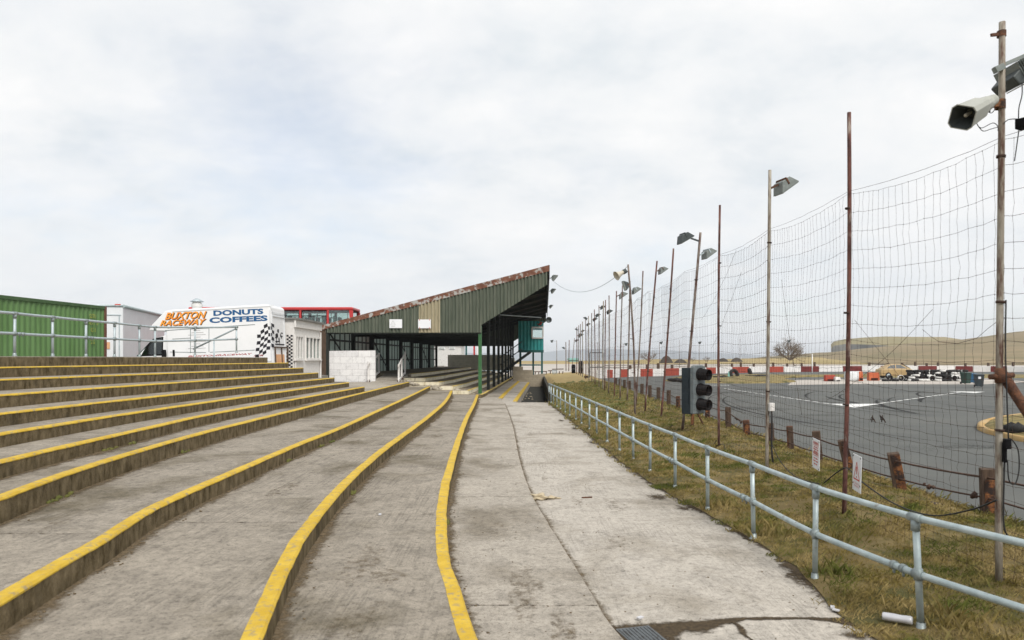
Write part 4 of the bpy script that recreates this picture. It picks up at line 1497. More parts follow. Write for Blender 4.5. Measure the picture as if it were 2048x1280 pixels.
for i, (ut, vt, ub, Y, m, r, lab) in enumerate(PO):
    foot = Vector(((ub - CX) * Y / F, Y, -.1))
    top = at(ut, vt, Y)
    t = thing('netting_pole', lab or ('slim rusty steel pole, %s from the camera in the long row holding the netting' % ORD[i]), 'pole', (foot.x, foot.y, 0), 'poles of the netting fence')
    b = MB()
    pts = []
    for k in range(9):
        s = k / 8
        p = foot.lerp(top, s)
        bow = .03 * math.sin(s * PI) * math.sin(i * 1.7) + (.10 * math.sin(s * PI) if i == 7 else 0)
        pts.append(p + Vector((bow, .01 * math.sin(s * 5 + i), 0)))
    b.tube(pts, [r * lerp(.97, .84, k / 8) for k in range(9)], 12)
    b.build('tube', M[m], t)
    for k in range(3 if Y < 30 else 1):
        b = MB()
        p = foot.lerp(top, (.30, .52, .77)[k])
        b.tube([p + Vector((0, 0, -.012)), p + Vector((.002, 0, .012))], r * 1.25, 10)
        b.build('tie_wire', M['wire'], t)
    poles.append((t, foot, top))
p0 = poles[0][0]
b = MB()                                     # sloping brace of the nearest pole
a = at(2001, 742, 7.13)
b.tube([a, (6.5, 7.16, -.05)], .05, 12)
b.build('brace', M['rust'], p0)
b = MB()
a2 = at(2001, 752, 7.1)
b.tube([a2 + Vector((-.11, 0, -.01)), a2 + Vector((.13, 0, .01))], .028, 10)
b.tube([a2 + Vector((0, 0, -.07)), a2 + Vector((0, 0, .08))], .052, 12)
b.build('brace_clamp', M['rust'], p0)
b = MB()
a = at(2003, 68, 7.1)
b.beam(a + Vector((.02, 0, 0)), a + Vector((-.12, -.02, -.02)), .02, .03)
b.lathe([(.042, -.03), (.042, .03)], a, n=12)
b.build('spare_bracket', M['rust'], p0)

# ------------------------------------------------------------------ wire netting
NX = curve([(3.9, 4.97), (7.1, 4.97), (10.2, 4.88), (13.7, 5.02), (17.8, 5.30), (22, 5.40), (26.5, 5.66), (29, 5.62), (32.5, 5.8), (36, 5.98), (40.5, 6.0), (48, 6.28), (59, 6.78), (67, 7.1)])
bays = [3.9, 7.1, 10.2, 13.7, 17.8, 22.0, 26.5, 29.0, 32.5, 36.0, 40.5, 43.5, 48.0, 51.5, 55.5, 59.0, 63.0, 67.0]
NTOP = [4.5, 4.62, 4.80, 4.90, 5.02, 5.1, 5.1, 5.15, 5.15, 5.1, 5.1, 5.1, 5.1, 5.1, 5.1, 5.1, 5.1, 5.1]
zl = [.06, .16, .27, .39, .52, .66, .81, .97, 1.13, 1.26, 1.38, 1.52, 1.67, 1.83, 2.0, 2.18, 2.37, 2.57, 2.8, 3.05, 3.3, 3.56, 3.82, 4.08, 4.34, 4.6]
net = thing('wire_netting', 'tall sagging rusty wire netting hung along the row of poles beside the track', 'netting', (NX(7.1), 7.1, 0))
for i in range(len(bays) - 1):
    y0, y1 = bays[i], bays[i + 1]
    far = y0 > 27
    nv = max(6, int((y1 - y0) / (.135 if y0 < 16 else (.17 if not far else .45))))
    rows = zl if not far else zl[::2] + [zl[-1]]
    b = MB()
    P = []
    rr = random.Random(100 + i)
    colj = [rr.gauss(0, .012) for _ in range(nv + 1)]
    rw = (.0019 if y0 < 12 else (.0024 if y0 < 20 else .003)) if not far else .004
    for k, z in enumerate(rows):
        row = []
        dip = rr.uniform(.92, 1.08)
        for j in range(nv + 1):
            s = j / nv
            top = lerp(NTOP[i], NTOP[i + 1], s)
            zz = z / 4.6 * top
            sag = .11 * 4 * s * (1 - s) * (.25 + .75 * (z / 4.6) ** 1.5) * dip
            if z < .3: sag *= .1
            y = lerp(y0, y1, s) + (colj[j] + .014 * nz(z * 1.4, j * .37, i) + rr.gauss(0, .005)) * (1 if 0 < j < nv else 0)
            x = NX(lerp(y0, y1, s)) + .10 * math.sin(s * PI) * nz(z * .6, i * 3.1) + .03 * nz(z * 1.1, s * 4, i) + .02
            row.append(Vector((x, y, zz - sag + rr.gauss(0, .005))))
        P.append(row)
    for k, row in enumerate(P):
        b.tube(row, rw * 1.12, 3 if y0 > 6 else 4, caps=False)
    for j in range(nv + 1):
        if j == 0 and i > 0: continue
        pts = []
        for k in range(len(P)):
            pts.append(P[k][j])
            if k < len(P) - 1 and y0 < 16:
                m_ = P[k][j].lerp(P[k + 1][j], .5)
                pts.append(m_ + Vector((rr.gauss(0, .005), rr.gauss(0, .009), 0)))
        if z > 0 and rr.random() < .05 and not far: pts = pts[:len(pts) // 2]
        b.tube(pts, rw * .9, 3, caps=False)
    if y0 < 16:
        for k in range(len(P)):
            for j in range(nv + 1):
                c = P[k][j]
                s_ = rw * rr.uniform(2.2, 4.2)
                b.add([c + Vector(q) * s_ for q in ((1, 0, 0), (0, 1, 0), (-1, 0, 0), (0, -1, 0), (0, 0, 1), (0, 0, -1))],
                      [(0, 1, 4), (1, 2, 4), (2, 3, 4), (3, 0, 4), (1, 0, 5), (2, 1, 5), (3, 2, 5), (0, 3, 5)])
    # loose strand above the top row, snagged ends
    pts = []
    for q in range(13):
        s = q / 12
        pts.append(Vector((NX(lerp(y0, y1, s)) + .03, lerp(y0, y1, s), lerp(NTOP[i], NTOP[i + 1], s) + .04 - .06 * 4 * s * (1 - s) + .015 * nz(q * .9, i))))
    b.tube(pts, rw * 1.3, 4, caps=False)
    b.build('netting_bay', M['wire'], net, recalc=False)
# fallen loops of wire caught in the netting
b = MB()
for (u, v, Y, n) in ((1745, 838, 9.6, 7), (1765, 838, 9.4, 9)):
    c = at(u, v, Y)
    pts = [c + Vector((.02 * math.sin(k * 2.4), .05 * math.sin(k * 1.9), .05 * math.cos(k * 2.7))) for k in range(n)]
    b = MB()
    b.tube(pts, .006, 4)
    b.build('snagged_wire', M['wire'], net)
b = MB()
for (p, q, sag) in (((1705, 640), (1800, 760), .0), ((1860, 620), (1650, 800), .1), ((1560, 560), (1600, 830), .1), ((1420, 700), (1480, 545), .05), ((1400, 640), (1470, 500), .15), ((1840, 660), (1990, 640), .2)):
    def onnet(u, v):
        Y = 4.9 * F / (u - CX)
        for _ in range(4): Y = NX(Y) * F / (u - CX)
        return at(u, v, Y)
    a, c = onnet(*p), onnet(*q)
    b = MB()
    b.tube([a.lerp(c, s / 8) + Vector((.03, 0, -sag * 4 * s / 8 * (1 - s / 8) + .05 * nz(s, sag * 9 + p[0]))) for s in range(9)], .0028, 4)
    b.build('loose_strand', M['wire'], net)

# ------------------------------------------------------------------ floodlights and horns


def floodlight(label, p, o, s=1.0, arm='rust', body='lamp_grey', n=(.57, -.82), name='floodlight', reach=.42):
    """wedge shaped floodlight on a bracket; o is the horizontal direction it reaches out in"""
    p, o = Vector(p), Vector(o).normalized()
    z = Vector((0, 0, 1))
    side = o.cross(z)
    nn = (o * n[0] + z * n[1]).normalized()
    g = (o * -n[1] + z * n[0]).normalized()
    c = p + o * (reach * s)
    bk = c - nn * (.24 * s)
    t = thing(name, label, 'floodlight', p, 'floodlights on the track side')
    b = MB()
    lo = [c - g * .29 * s, c + g * .29 * s, bk + g * .12 * s, bk - g * .12 * s]
    b.prism([q - side * .19 * s for q in lo], side * .38 * s)
    b.build('housing', M[body], t, bevel=.012 * s)
    b = MB()
    b.box(c + nn * .008 * s, (.52 * s, .34 * s, .016 * s), ax=(g, side, nn))
    b.build('lens', M['lamp_glass'], t)
    b = MB()
    b.beam(p, bk - o * .02 * s + nn * .06 * s, .05 * s, .05 * s)
    for q in (-1, 1):
        b.beam(bk + side * .2 * s * q - nn * .02 * s, c - nn * .1 * s + side * .2 * s * q, .012 * s, .04 * s)
    b.beam(bk - side * .2 * s - nn * .02 * s, bk + side * .2 * s - nn * .02 * s, .012 * s, .04 * s)
    b.build('bracket', M[arm], t)
    return t


def pole_pt(i, v):
    t, a, c = poles[i]
    z = ZC + (HV - v) * PO[i][3] / F
    s = (z - a.z) / (c.z - a.z)
    return a.lerp(c, s)


floodlight('grey floodlight on a rusty arm near the top of the third netting pole', pole_pt(2, 376) + Vector((.03, 0, 0)), (1, .25, 0), .8)
floodlight('right hand floodlight on the leaning pole in front of the traffic signal', pole_pt(4, 510) + Vector((.04, 0, 0)), (1, .3, 0), .82, arm='galv_dull')
floodlight('left hand flat dark floodlight at the top of the leaning pole by the traffic signal', pole_pt(4, 482) + Vector((-.03, 0, 0)), (-1, -.25, 0), .9, arm='lamp_dark', body='lamp_dark', n=(-.5, -.87), reach=.5)
floodlight('small floodlight on a rusty arm of the leaning pole second left of the signal', pole_pt(6, 543), (1, .2, 0), .75)
floodlight('right hand white floodlight just behind the cream horn', pole_pt(9, 583), (1, .2, 0), .9, arm='galv_dull')
floodlight('left hand slim dark floodlight just below the cream horn', pole_pt(9, 572), (-1, -.2, 0), .9, body='lamp_dark', n=(.9, -.3), reach=.35)
floodlight('floodlight on a rusty arm left of the cream horn', pole_pt(11, 593), (1, 0, 0), 1.0)
for i, v, o in ((13, 625, 1), (15, 616, 1), (16, 632, 1), (17, 640, 1), (18, 638, -1), (19, 650, 1), (21, 663, 1), (22, 660, -1), (23, 672, 1), (25, 682, 1), (26, 697, -1)):
    floodlight('tiny distant floodlight on the %s pole of the long netting row' % ORD[i], pole_pt(i, v), (o, .2, 0), .75 if i < 23 else 1.3, body='lamp_dark', arm='rust' if i % 2 else 'lamp_dark', name='floodlight')
# large lamp on the nearest pole, reaching out of the picture
t = thing('floodlight', 'big dark ribbed floodlight at the right picture edge on the nearest pole', 'floodlight', at(2003, 150, 7.05), 'floodlights on the track side')
a = at(2016, 172, 7.32)
d = Vector((.86, .0, .46)).normalized()
up_ = Vector((-.46, 0, .86))
sd = Vector((0, 1, 0))
b = MB()
prof = [(-.13, 0), (.0, .11), (.22, .16), (.6, .16), (.6, -.02), (-.09, -.1)]
b.prism([a + d * x + up_ * y - sd * .17 for x, y in [(-.02, -.05), (-.05, .06), (.12, .13), (.2, .18), (.62, .18), (.64, -.06)]], sd * .34)
b.build('housing', M['lamp_dark'], t, bevel=.015)
b = MB()
for k in range(22):
    c = a + d * (.06 + k * .025) + up_ * .185
    b.box(c - up_ * .09, (.008, .352, .17), ax=(d, sd, up_))
b.build('cooling_ribs', M['lamp_grey'], t)
b = MB()
c = at(2003, 134, 7.1)
b.beam(at(1988, 138, 7.1), at(2062, 106, 7.08), .03, .035)
b.beam(at(1989, 141, 7.05), at(2006, 133, 7.05), .06, .06)
b.beam(at(2062, 106, 7.08), at(2066, 134, 7.06), .03, .035)
b.build('bracket', M['lamp_grey'], t)
b = MB()
b.box(a + d * .33 - up_ * .065, (.52, .3, .012), ax=(d, sd, up_))
b.build('lens', M['lamp_glass'], t)

# square horn on the nearest pole
t = thing('horn_speaker', 'grey square-mouthed horn speaker on a rusty arm at the top of the nearest pole', 'horn speaker', at(1992, 211, 7.1), 'horn speakers')
back, mouth = at(1986, 200, 7.05), at(1924, 235, 6.72)
d = (mouth - back).normalized()
sx = Vector((.62, .6, .0))
sx = (sx - d * sx.dot(d)).normalized()
sy = d.cross(sx).normalized()
Lh = (mouth - back).length
b = MB()
secs = [(-.02, .035), (0, .055), (.12, .062), (.13, .070), (.24, .074), (.32, .09), (Lh - .02, .108), (Lh, .113), (Lh, .104), (Lh - .12, .066), (Lh - .2, .04)]
vs, fs = [], []
NC = 16
for z, r in secs:
    sq = min(1.0, max(0.0, (z - .10) / .22)) if r != .05 else 1
    for j in range(NC):
        an = 2 * PI * (j + .5) / NC
        cxx, syy = math.cos(an), math.sin(an)
        k = max(abs(cxx), abs(syy))
        sc_ = lerp(1.0, 1 / max(k, .73), sq)
        vs.append(back + d * z + sx * cxx * r * sc_ + sy * syy * r * sc_)
ms = []
for i in range(len(secs) - 1):
    for j in range(NC):
        fs.append((i * NC + j, i * NC + (j + 1) % NC, (i + 1) * NC + (j + 1) % NC, (i + 1) * NC + j))
        ms.append(1 if i >= 8 else 0)
fs.append(tuple((len(secs) - 1) * NC + j for j in range(NC))); ms.append(1)
fs.append(tuple(reversed(range(NC)))); ms.append(0)
b.add(vs, fs, 0, False)
b.m = ms
b.build('horn', [M['horn_grey'], M['lamp_dark']], t)
b = MB()
b.lathe([(.001, Lh - .06), (.012, Lh - .065), (.02, Lh - .08), (.012, Lh - .2)], back, d, 12)
b.build('centre_plug', M['horn_cream'], t)
b = MB()
a = at(2000, 209, 7.1)
b.beam(a, at(1974, 210, 6.99), .05, .05)
b.beam(at(1976, 205, 6.98), at(1973, 221, 6.98), .05, .03)
b.lathe([(.05, -.045), (.05, .045)], a, n=12)
b.build('arm', M['rust_orange'], t)
b = MB()
b.box(at(1973, 220, 6.97), (.045, .05, .05), rz=.4)
b.build('terminal_box', M['black'], t)


def horn_round(label, back, mouth, r, mats):
    t = thing('horn_speaker', label, 'horn speaker', back, 'horn speakers')
    d = Vector(mouth) - Vector(back)
    Lh = d.length
    b = MB()
    b.lathe([(.001, 0), (r * .42, 0), (r * .45, Lh * .28), (r * .36, Lh * .32), (r * .45, Lh * .5), (r * .7, Lh * .8), (r, Lh), (r * .94, Lh), (r * .6, Lh * .78), (r * .2, Lh * .5), (.001, Lh * .5)], back, d, 20)
    b.build('horn', M[mats[0]], t)
    b = MB()
    b.lathe([(.001, -.02), (r * .5, -.02), (r * .5, Lh * .26), (.001, Lh * .26)], back, d, 16)
    b.build('driver', M[mats[1]], t)
    return t


ph = pole_pt(7, 543)
t = horn_round('cream horn speaker pointing left from the top of its leaning pole', ph + Vector((-.12, 0, .02)), ph + Vector((-.52, -.15, -.20)), .20, ('horn_cream', 'lamp_dark'))
b = MB()
b.beam(ph, ph + Vector((-.16, 0, .02)), .04, .04)
b.build('arm', M['lamp_dark'], t)

# cables hanging from the horn and running along the pole
t = thing('cable', 'thin black cable looping down the nearest pole to a small switch box', 'cable', at(2008, 880, 7.05))


def cable(b, pts, r=.006, n=6):
    out = []
    k = len(pts)
    pts = [Vector(p) for p in pts]
    for i in range(k - 1):
        p0, p1, p2, p3 = pts[max(i - 1, 0)], pts[i], pts[i + 1], pts[min(i + 2, k - 1)]
        for s in range(6):
            f = s / 6
            out.append(.5 * (2 * p1 + (p2 - p0) * f + (2 * p0 - 5 * p1 + 4 * p2 - p3) * f * f + (3 * p1 - p0 - 3 * p2 + p3) * f**3))
    b.tube(out + [pts[-1]], r, n)


def flex(t, pts, r=.006, m='cable'):
    b = MB()
    cable(b, pts, r)
    b.build('flex', M[m], t)


b = MB()
flex(t, [at(1952, 236, 7), at(1953, 246, 7), at(1963, 256, 7), at(1985, 246, 7.04), at(1995, 252, 7.05), at(1996, 262, 7.05)], .004)
flex(t, [at(1955, 250, 7), at(1966, 262, 7), at(1982, 258, 7), at(1996, 254, 7.05)], .004)
flex(t, [at(1974, 222, 7), at(1983, 226, 7), at(1990, 218, 7.05)], .004)
flex(t, [at(2008, 246, 7.05), at(2018, 239, 7.05), at(2036, 238, 7.05), at(2037, 240, 7.05)], .005)
flex(t, [at(2044, 165, 7.05), at(2044, 190, 7.05), at(2038, 215, 7.05), at(2037, 240, 7.05)], .005)
flex(t, [at(2038, 258, 7.05), at(2033, 295, 7.05), at(2029, 322, 7.05)], .005)
flex(t, [at(2012, 600, 7.08), at(2011, 700, 7.06), at(2014, 800, 7.05), at(2017, 880, 7.05)], .007)
flex(t, [at(2012, 880, 7.05), at(2022, 878, 7.05), at(2036, 900, 7.05), at(2038, 940, 7.05), at(2030, 968, 7.05), at(2018, 960, 7.05), at(2015, 920, 7.05)], .006)
flex(t, [at(2010, 900, 7.05), at(2008, 960, 7.06), at(2007, 1040, 7.06), at(2014, 1070, 7.06), at(2030, 1085, 7.08)], .008)
for c_, s_, r_ in ((at(2014, 888, 7.03), (.06, .05, .10), 0), (at(2009, 905, 7.05), (.03, .04, .2), 0), (at(2045, 248, 7.05), (.11, .09, .1), .5)):
    b = MB()
    b.box(c_, s_, rz=r_)
    b.build('switch_box', M['black'], t, bevel=.006)
p3_ = poles[2][0]
b = MB()
b.box(at(1543, 814, 13.62), (.10, .07, .16), rz=.2)
b.build('junction_box', M['white_old'], p3_, bevel=.01)
b = MB()
b.tube([at(1543, 822, 13.62), at(1544, 850, 13.64), at(1543, 900, 13.66), at(1546, 925, 13.6)], .018, 6)
b.build('feed_cable', M['cable'], p3_)
t = thing('cable', 'black cable looped over the grass along the foot of the netting', 'cable', at(1700, 960, 10))


def nearnet(u, v, X=4.80):
    Y = X * F / (u - CX)
    p = at(u, v, Y)
    p.z = max(p.z, .06)
    return p


b = MB()
flex(t, [nearnet(*q) for q in ((1648, 966), (1672, 946), (1690, 936), (1700, 940), (1727, 966), (1790, 1008), (1863, 1031), (1940, 1020), (1994, 1000))], .009)
flex(t, [nearnet(*q) for q in ((1545, 890), (1556, 915), (1575, 940), (1600, 958), (1640, 968))], .008)
flex(t, [nearnet(u, v, 5.15) for u, v in ((1355, 860), (1350, 872), (1342, 878), (1336, 866), (1345, 850))], .011)
flex(t, [nearnet(u, v, 5.2) for u, v in ((1434, 880), (1425, 892), (1422, 905), (1446, 888), (1450, 900))], .009)
t = thing('overhead_cable', 'thin cable slung from the stand roof corner to the cream horn', 'cable', at(1108, 572, 40))
b = MB()
a, c = at(1100, 556, 42), pole_pt(7, 532)
flex(t, [a.lerp(c, s / 7) + Vector((0, 0, -.95 * 4 * s / 7 * (1 - s / 7))) for s in range(8)], .012, 'galv_dull')

# ------------------------------------------------------------------ old traffic signal
sb = gp(1384, 866, 0)
t = thing('traffic_signal', 'old grey three-lamp traffic signal with black visors standing by the netting', 'traffic light', (sb.x, sb.y, 0))
nv_ = Vector((.62, -.785, 0)).normalized()
sv = Vector((.785, .62, 0))
cs = at(1391, 780, 21.2)
b = MB()
zb_, zt_ = .74, 2.2
w2, dp = .29, .36
prof = [(-w2, zb_), (w2, zb_), (w2, zt_ - .05), (w2 * .55, zt_), (-w2 * .6, zt_), (-w2, zt_ - .06)]
b.prism([Vector((cs.x, cs.y, 0)) + sv * x + Vector((0, 0, z)) + nv_ * .02 for x, z in prof], nv_ * .13)
b.build('front_panel', M['signal_grey'], t, bevel=.02)
b = MB()
c0 = Vector((cs.x, cs.y, 0)) - nv_ * .16
b.box(c0 + Vector((0, 0, 1.42)), (.5, .34, 1.4), ax=(sv, nv_, Vector((0, 0, 1))))
b.build('rear_case', M['signal_side'], t, bevel=.015)
b = MB()
for z in (1.2, 1.66):
    b.box(c0 - sv * .256 + Vector((0, 0, z)), (.02, .2, .3), ax=(sv, nv_, Vector((0, 0, 1))))
b.build('case_door', M['signal_side'], t)
for z in (1.93, 1.47, 1.03):
    b = MB()
    o = Vector((cs.x, cs.y, z)) + nv_ * .15
    ax = (nv_ + Vector((0, 0, -.06))).normalized()
    b.lathe([(.185, 0), (.195, .04), (.17, .05), (.165, .34), (.155, .34), (.155, .03), (.185, 0)], o, ax, 22)
    v_ = b.build('visor', M['black'], t)
    b = MB()
    b.lathe([(.001, .055), (.08, .05), (.155, .032)], o, ax, 18)
    b.build('lens', M['lens'], v_)
b = MB()
b.beam((sb.x, sb.y, -.1), (sb.x + .03, sb.y, .9), .085, .085)
b.build('support_post', M['rust_orange'], t)
b = MB()
b.beam((sb.x + .55, sb.y + .2, 0), (sb.x + .12, sb.y, .76), .04, .04)
b.build('strut', M['rust'], t)

# ------------------------------------------------------------------ signs on the netting


def net_sign(name, label, u, v0, v1, du, X=4.83, tilt=0.0):
    Y = X * F / (u - CX)
    z1, z0 = at(u, v0, Y).z, at(u, v1, Y).z
    hw = du * Y * Y / (F * X) / 2
    t = thing(name, label, 'sign', (X, Y, (z0 + z1) / 2), 'warning signs')
    ex = Vector((-.12, -1, tilt)).normalized()
    ey = Vector((0, tilt, 1)).normalized()
    o = Vector((X, Y, (z0 + z1) / 2))
    return t, o, ex, ey, hw, (z1 - z0) / 2


t, o, ex, ey, hw, hh = net_sign('warning_sign', 'white notice with two red WARNING headings tied to the netting', 1632, 878, 938, 20, tilt=-.04)
nr = ex.cross(ey)
b = MB()
b.box(o, (hw * 2, hh * 2, .008), ax=(ex, ey, nr))
b.build('panel', M['sign_white'], t, bevel=.002)
b = MB()
for yy, h_, wd, tx in ((.62, .2, 1.5, 'WARNING'), (-.06, .2, 1.5, 'WARNING')):
    put_text(b, tx, o + ex * (-wd / 2 * hw) + ey * (yy * hh), ex, ey, wd * hw, h_ * hh, lift=.0062, bold=.02)
for yy in (.56, -.12):
    b.box(o + ey * yy * hh + nr * .0055, (hw * 1.5, .006, .002), ax=(ex, ey, nr))
for yy, tx, wd in ((.40, 'xxx.xxxxx', 1.1), (.26, 'xxxxxxx.xxx', 1.35), (.12, 'xxxx.xxx', 1.0), (-.34, 'xxx.xxxxx', 1.1), (-.52, 'xxxxx.xxxx', 1.25), (-.72, 'xxxx.xxx', .9)):
    for q in range(len(tx)):           # small print too fine to read: letter sized strokes
        if tx[q] != '.':
            b.box(o + ex * ((-wd / 2 + wd * (q + .5) / len(tx)) * hw) + ey * ((yy + .045) * hh) + nr * .0055, (wd * hw / len(tx) * .6, .08 * hh, .002), ax=(ex, ey, nr))
b.build('lettering', M['sign_red'], t)
b = MB()
for sx_ in (-.85, .85):
    for sy_ in (-.9, .9):
        b.box(o + ex * sx_ * hw + ey * sy_ * hh + nr * .005, (.014, .02, .006), ax=(ex, ey, nr))
b.build('tie', M['black'], t)
t, o, ex, ey, hw, hh = net_sign('warning_sign', 'white sign with a red warning triangle and exclamation mark tied to the netting', 1714, 910, 983, 22, X=4.76, tilt=-.05)
nr = ex.cross(ey)
b = MB()
b.box(o, (hw * 2, hh * 2, .008), ax=(ex, ey, nr))
b.build('panel', M['sign_white'], t, bevel=.002)
b = MB()
A, B_, D = (0, .62), (-.68, -.34), (.68, -.34)


def sgn(p, l=.0058):
    return o + ex * p[0] * hw + ey * p[1] * hh + nr * l


for p, q, wd in ((A, B_, .010), (A, D, .010), (B_, D, .018)):
    a, c = sgn(p), sgn(q)
    b.beam(a, c, wd, .003, up=nr)
b.prism([sgn(q) for q in ((-.10, .36), (.10, .36), (.05, -.06), (-.05, -.06))], nr * .002)
b.lathe([(.001, .002), (.012, .002), (.012, 0)], sgn((0, -.2)), nr, 10)
for yy, tx, wd in ((-.62, 'MOTOR SPORT CAN', 1.4), (-.76, 'BE DANGEROUS', 1.2)):
    put_text(b, tx, o + ex * (-wd / 2 * hw) + ey * (yy * hh), ex, ey, wd * hw, .09 * hh, lift=.0062)
b.build('lettering', M['sign_red'], t)
b = MB()
for sx_ in (-.85, .85):
    for sy_ in (-.62, .9):
        b.box(o + ex * sx_ * hw + ey * sy_ * hh + nr * .005, (.014, .02, .006), ax=(ex, ey, nr))
b.build('tie', M['black'], t)

# ------------------------------------------------------------------ stub posts with wire ropes
SP = [  # foot u, v, top u, v, half width, timber?, label
    (1978, 1042, 1975, 937, .10, 1, 'thick dark timber stub post with an orange rusty plate, nearest the camera'),
    (1806, 997, 1786, 906, .095, 1, 'dark timber stub post leaning far to the left in the wire rope fence'),
    (1706, 960, 1684, 880, .085, 1, 'leaning stub post with orange rust behind the warning triangle sign'),
    (1640, 938, 1632, 862, .085, 1, 'timber stub post behind the notice with two red headings'),
    (1583, 912, 1579, 852, .075, 0, 'brown stub post in the rope fence just left of the notice with red headings'),
    (1544, 897, 1541, 846, .075, 1, None),
    (1496, 881, 1492, 840, .09, 0, 'stub post covered in orange rust between the second and third poles right of the signal'),
    (1457, 865, 1456, 814, .085, 1, 'dark square stub post just right of the traffic signal'),
    (1416, 843, 1414, 806, .09, 0, 'rust streaked stub post right behind the traffic signal'),
    (1357, 822, 1356, 792, .085, 0, 'rusty stub post just left of the traffic signal')]
uu = [(1337.5, 815), (1317, 806), (1300, 800), (1284, 795), (1271, 790), (1259, 786), (1249, 783), (1240, 780), (1232, 777)]
SP += [(u, v, u, v - .85 * (v - HV) / ZC, .09, 1, None) for u, v in uu]
tops_, low_ = [Vector((6.95, 5.0, .74)), Vector((7.0, 7.6, .76))], [Vector((6.95, 5.0, .36)), Vector((7.0, 7.6, .4))]
for i, (u, v, ut, vt, hw, tim, lab) in enumerate(SP):
    f_ = gp(u, v, 0)
    tp = at(ut, vt, f_.y)
    t = thing('stub_post', lab or ('short dark stub post, %s from the camera in the wire rope fence' % ORD[i]), 'post', (f_.x, f_.y, 0), 'stub posts along the track edge')
    b = MB()
    un = Vector((.42, .9, 0)).normalized()
    b.beam((f_.x, f_.y, -.15), tp, hw * 1.95, hw * 1.95, up=un)
    b.build('shaft', M['timber'] if tim else M['rust'], t, bevel=.01)
    b = MB()
    dv = (tp - f_)
    of = -un * (hw * .975 + .008) + Vector((.02, 0, 0))
    b.beam(f_ + dv * .02 + of, f_ + dv * (.97 if i % 3 else .8) + of, hw * 1.5, .02, up=un)
    b.build('rust_plate', M['rust_orange'] if i in (0, 1, 2, 6, 8, 9) else M['timber'], t, bevel=.006)
    tops_.append(f_ + dv * .84 + Vector((-.05, -.03, 0)))
    low_.append(f_ + dv * .45 + Vector((-.05, -.03, 0)))
for P, lab, r_ in ((tops_, 'upper rusty wire rope strung along the stub posts', .016), (low_, 'lower rusty wire rope strung along the stub posts', .014)):
    b = MB()
    pts = []
    for i in range(len(P) - 1):
        for s in range(4):
            f_ = s / 4
            pts.append(P[i].lerp(P[i + 1], f_) + Vector((0, 0, -.018 * 4 * f_ * (1 - f_))))
    b.tube(pts + [P[-1]], r_, 6)
    if P is low_:
        a, c = P[2], P[3]
        for s, q in ((.10, .02), (.14, .03), (.12, .05), (.55, .035), (.60, .04), (.66, .025)):
            b.blob(a.lerp(c, s) + Vector((rnd.gauss(0, .01), 0, rnd.gauss(-.02, .015))), q, sub=1, jit=.4)
    else:
        a, c = P[8], P[9]
        for s in (.2, .3, .42, .5):
            b.blob(a.lerp(c, s) + Vector((0, 0, rnd.gauss(-.03, .02))), .035, sub=1, jit=.4)
    tag(b.build('wire_rope', M['rope'], origin=P[2], recalc=False), lab, 'wire rope', 'wire ropes of the track fence')
b = MB()
a = gp(1925, 1040, .03)
b.prism([a + Vector(q) for q in ((-.42, .15, -.1), (.35, .05, -.1), (.25, .12, .06), (-.22, .2, .16))], (.05, .3, .02))
tag(b.build('broken_slab', M['dark_dirt_solid'], bevel=.01, origin=a), 'dark broken slab lying in the grass beside the nearest stub post', 'slab')

# ------------------------------------------------------------------ covered grandstand
A_ = .047
GB = Vector((-1.83, 42.0, 0))
GX, GY = Vector((math.cos(A_), -math.sin(A_), 0)), Vector((math.sin(A_), math.cos(A_), 0))


def gs(x, y, z):
    return GB + GX * x + GY * y + Vector((0, 0, z))


XB, XF, LEN = -9.5, 4.0, 42.0
ZB, ZF = 4.38, 7.86


def zroof(x):
    return lerp(ZB, ZF, (x - XB) / (XF - XB))


def zgab(x):                       # lower edge of the gable cladding
    return 3.96 if x < 0 else lerp(4.42, 6.85, x / XF)


stand = thing('grandstand', 'old covered grandstand with dark grey-green corrugated gable and rusty roof edge', 'grandstand', GB)


def corrugated(b, x0, x1, yl, zlo, zhi, pitch=.21, amp=.05, m=0, n=8, back=0.0, axis='x'):
    k = max(1, round((x1 - x0) / pitch))
    vs, fs = [], []
    tot = k * n
    for i in range(tot + 1):
        x = lerp(x0, x1, i / tot)
        s = math.sin(2 * PI * i / n)
        s = math.copysign(abs(s) ** .55, s)
        if axis == 'x':
            p = (x, yl + amp * s)
        else:
            p = (yl + amp * s, x)
        zl_, zh_ = zlo(x), zhi(x)
        vs += [gs(p[0], p[1], zl_), gs(p[0], p[1], zh_)]
    for i in range(tot):
        fs.append((i * 2, i * 2 + 2, i * 2 + 3, i * 2 + 1))
    b.add(vs, fs, m, True)


jag = lambda x: .012 * nz(x * 9)
for x0, x1, m in ((XB, -3.78, 'clad'), (-3.78, -2.49, 'clad_tan'), (-2.49, 0, 'clad'), (0, XF - .06, 'clad')):
    b = MB()
    corrugated(b, x0, x1, -.02, (lambda x, x0=x0: (3.96 if x0 < 0 else zgab(max(x, .0))) + jag(x)), lambda x: zroof(x) - .02)
    o = b.build('gable_sheet', M[m], stand, recalc=False)
    if m == 'clad_tan': o['label'] = 'faded tan replacement sheet'
b = MB()                           # far gable
corrugated(b, XB, 0, LEN - .02, lambda x: 3.96, lambda x: zroof(x) - .02, n=6)
corrugated(b, 0, XF - .06, LEN - .02, lambda x: zgab(max(x, 0)), lambda x: zroof(x) - .02, n=6)
b.build('gable_sheet', M['clad'], stand, recalc=False)
b = MB()                           # rusty flashing on the gable top
d = (gs(XF + .1, 0, zroof(XF + .1)) - gs(XB - .2, 0, zroof(XB - .2)))
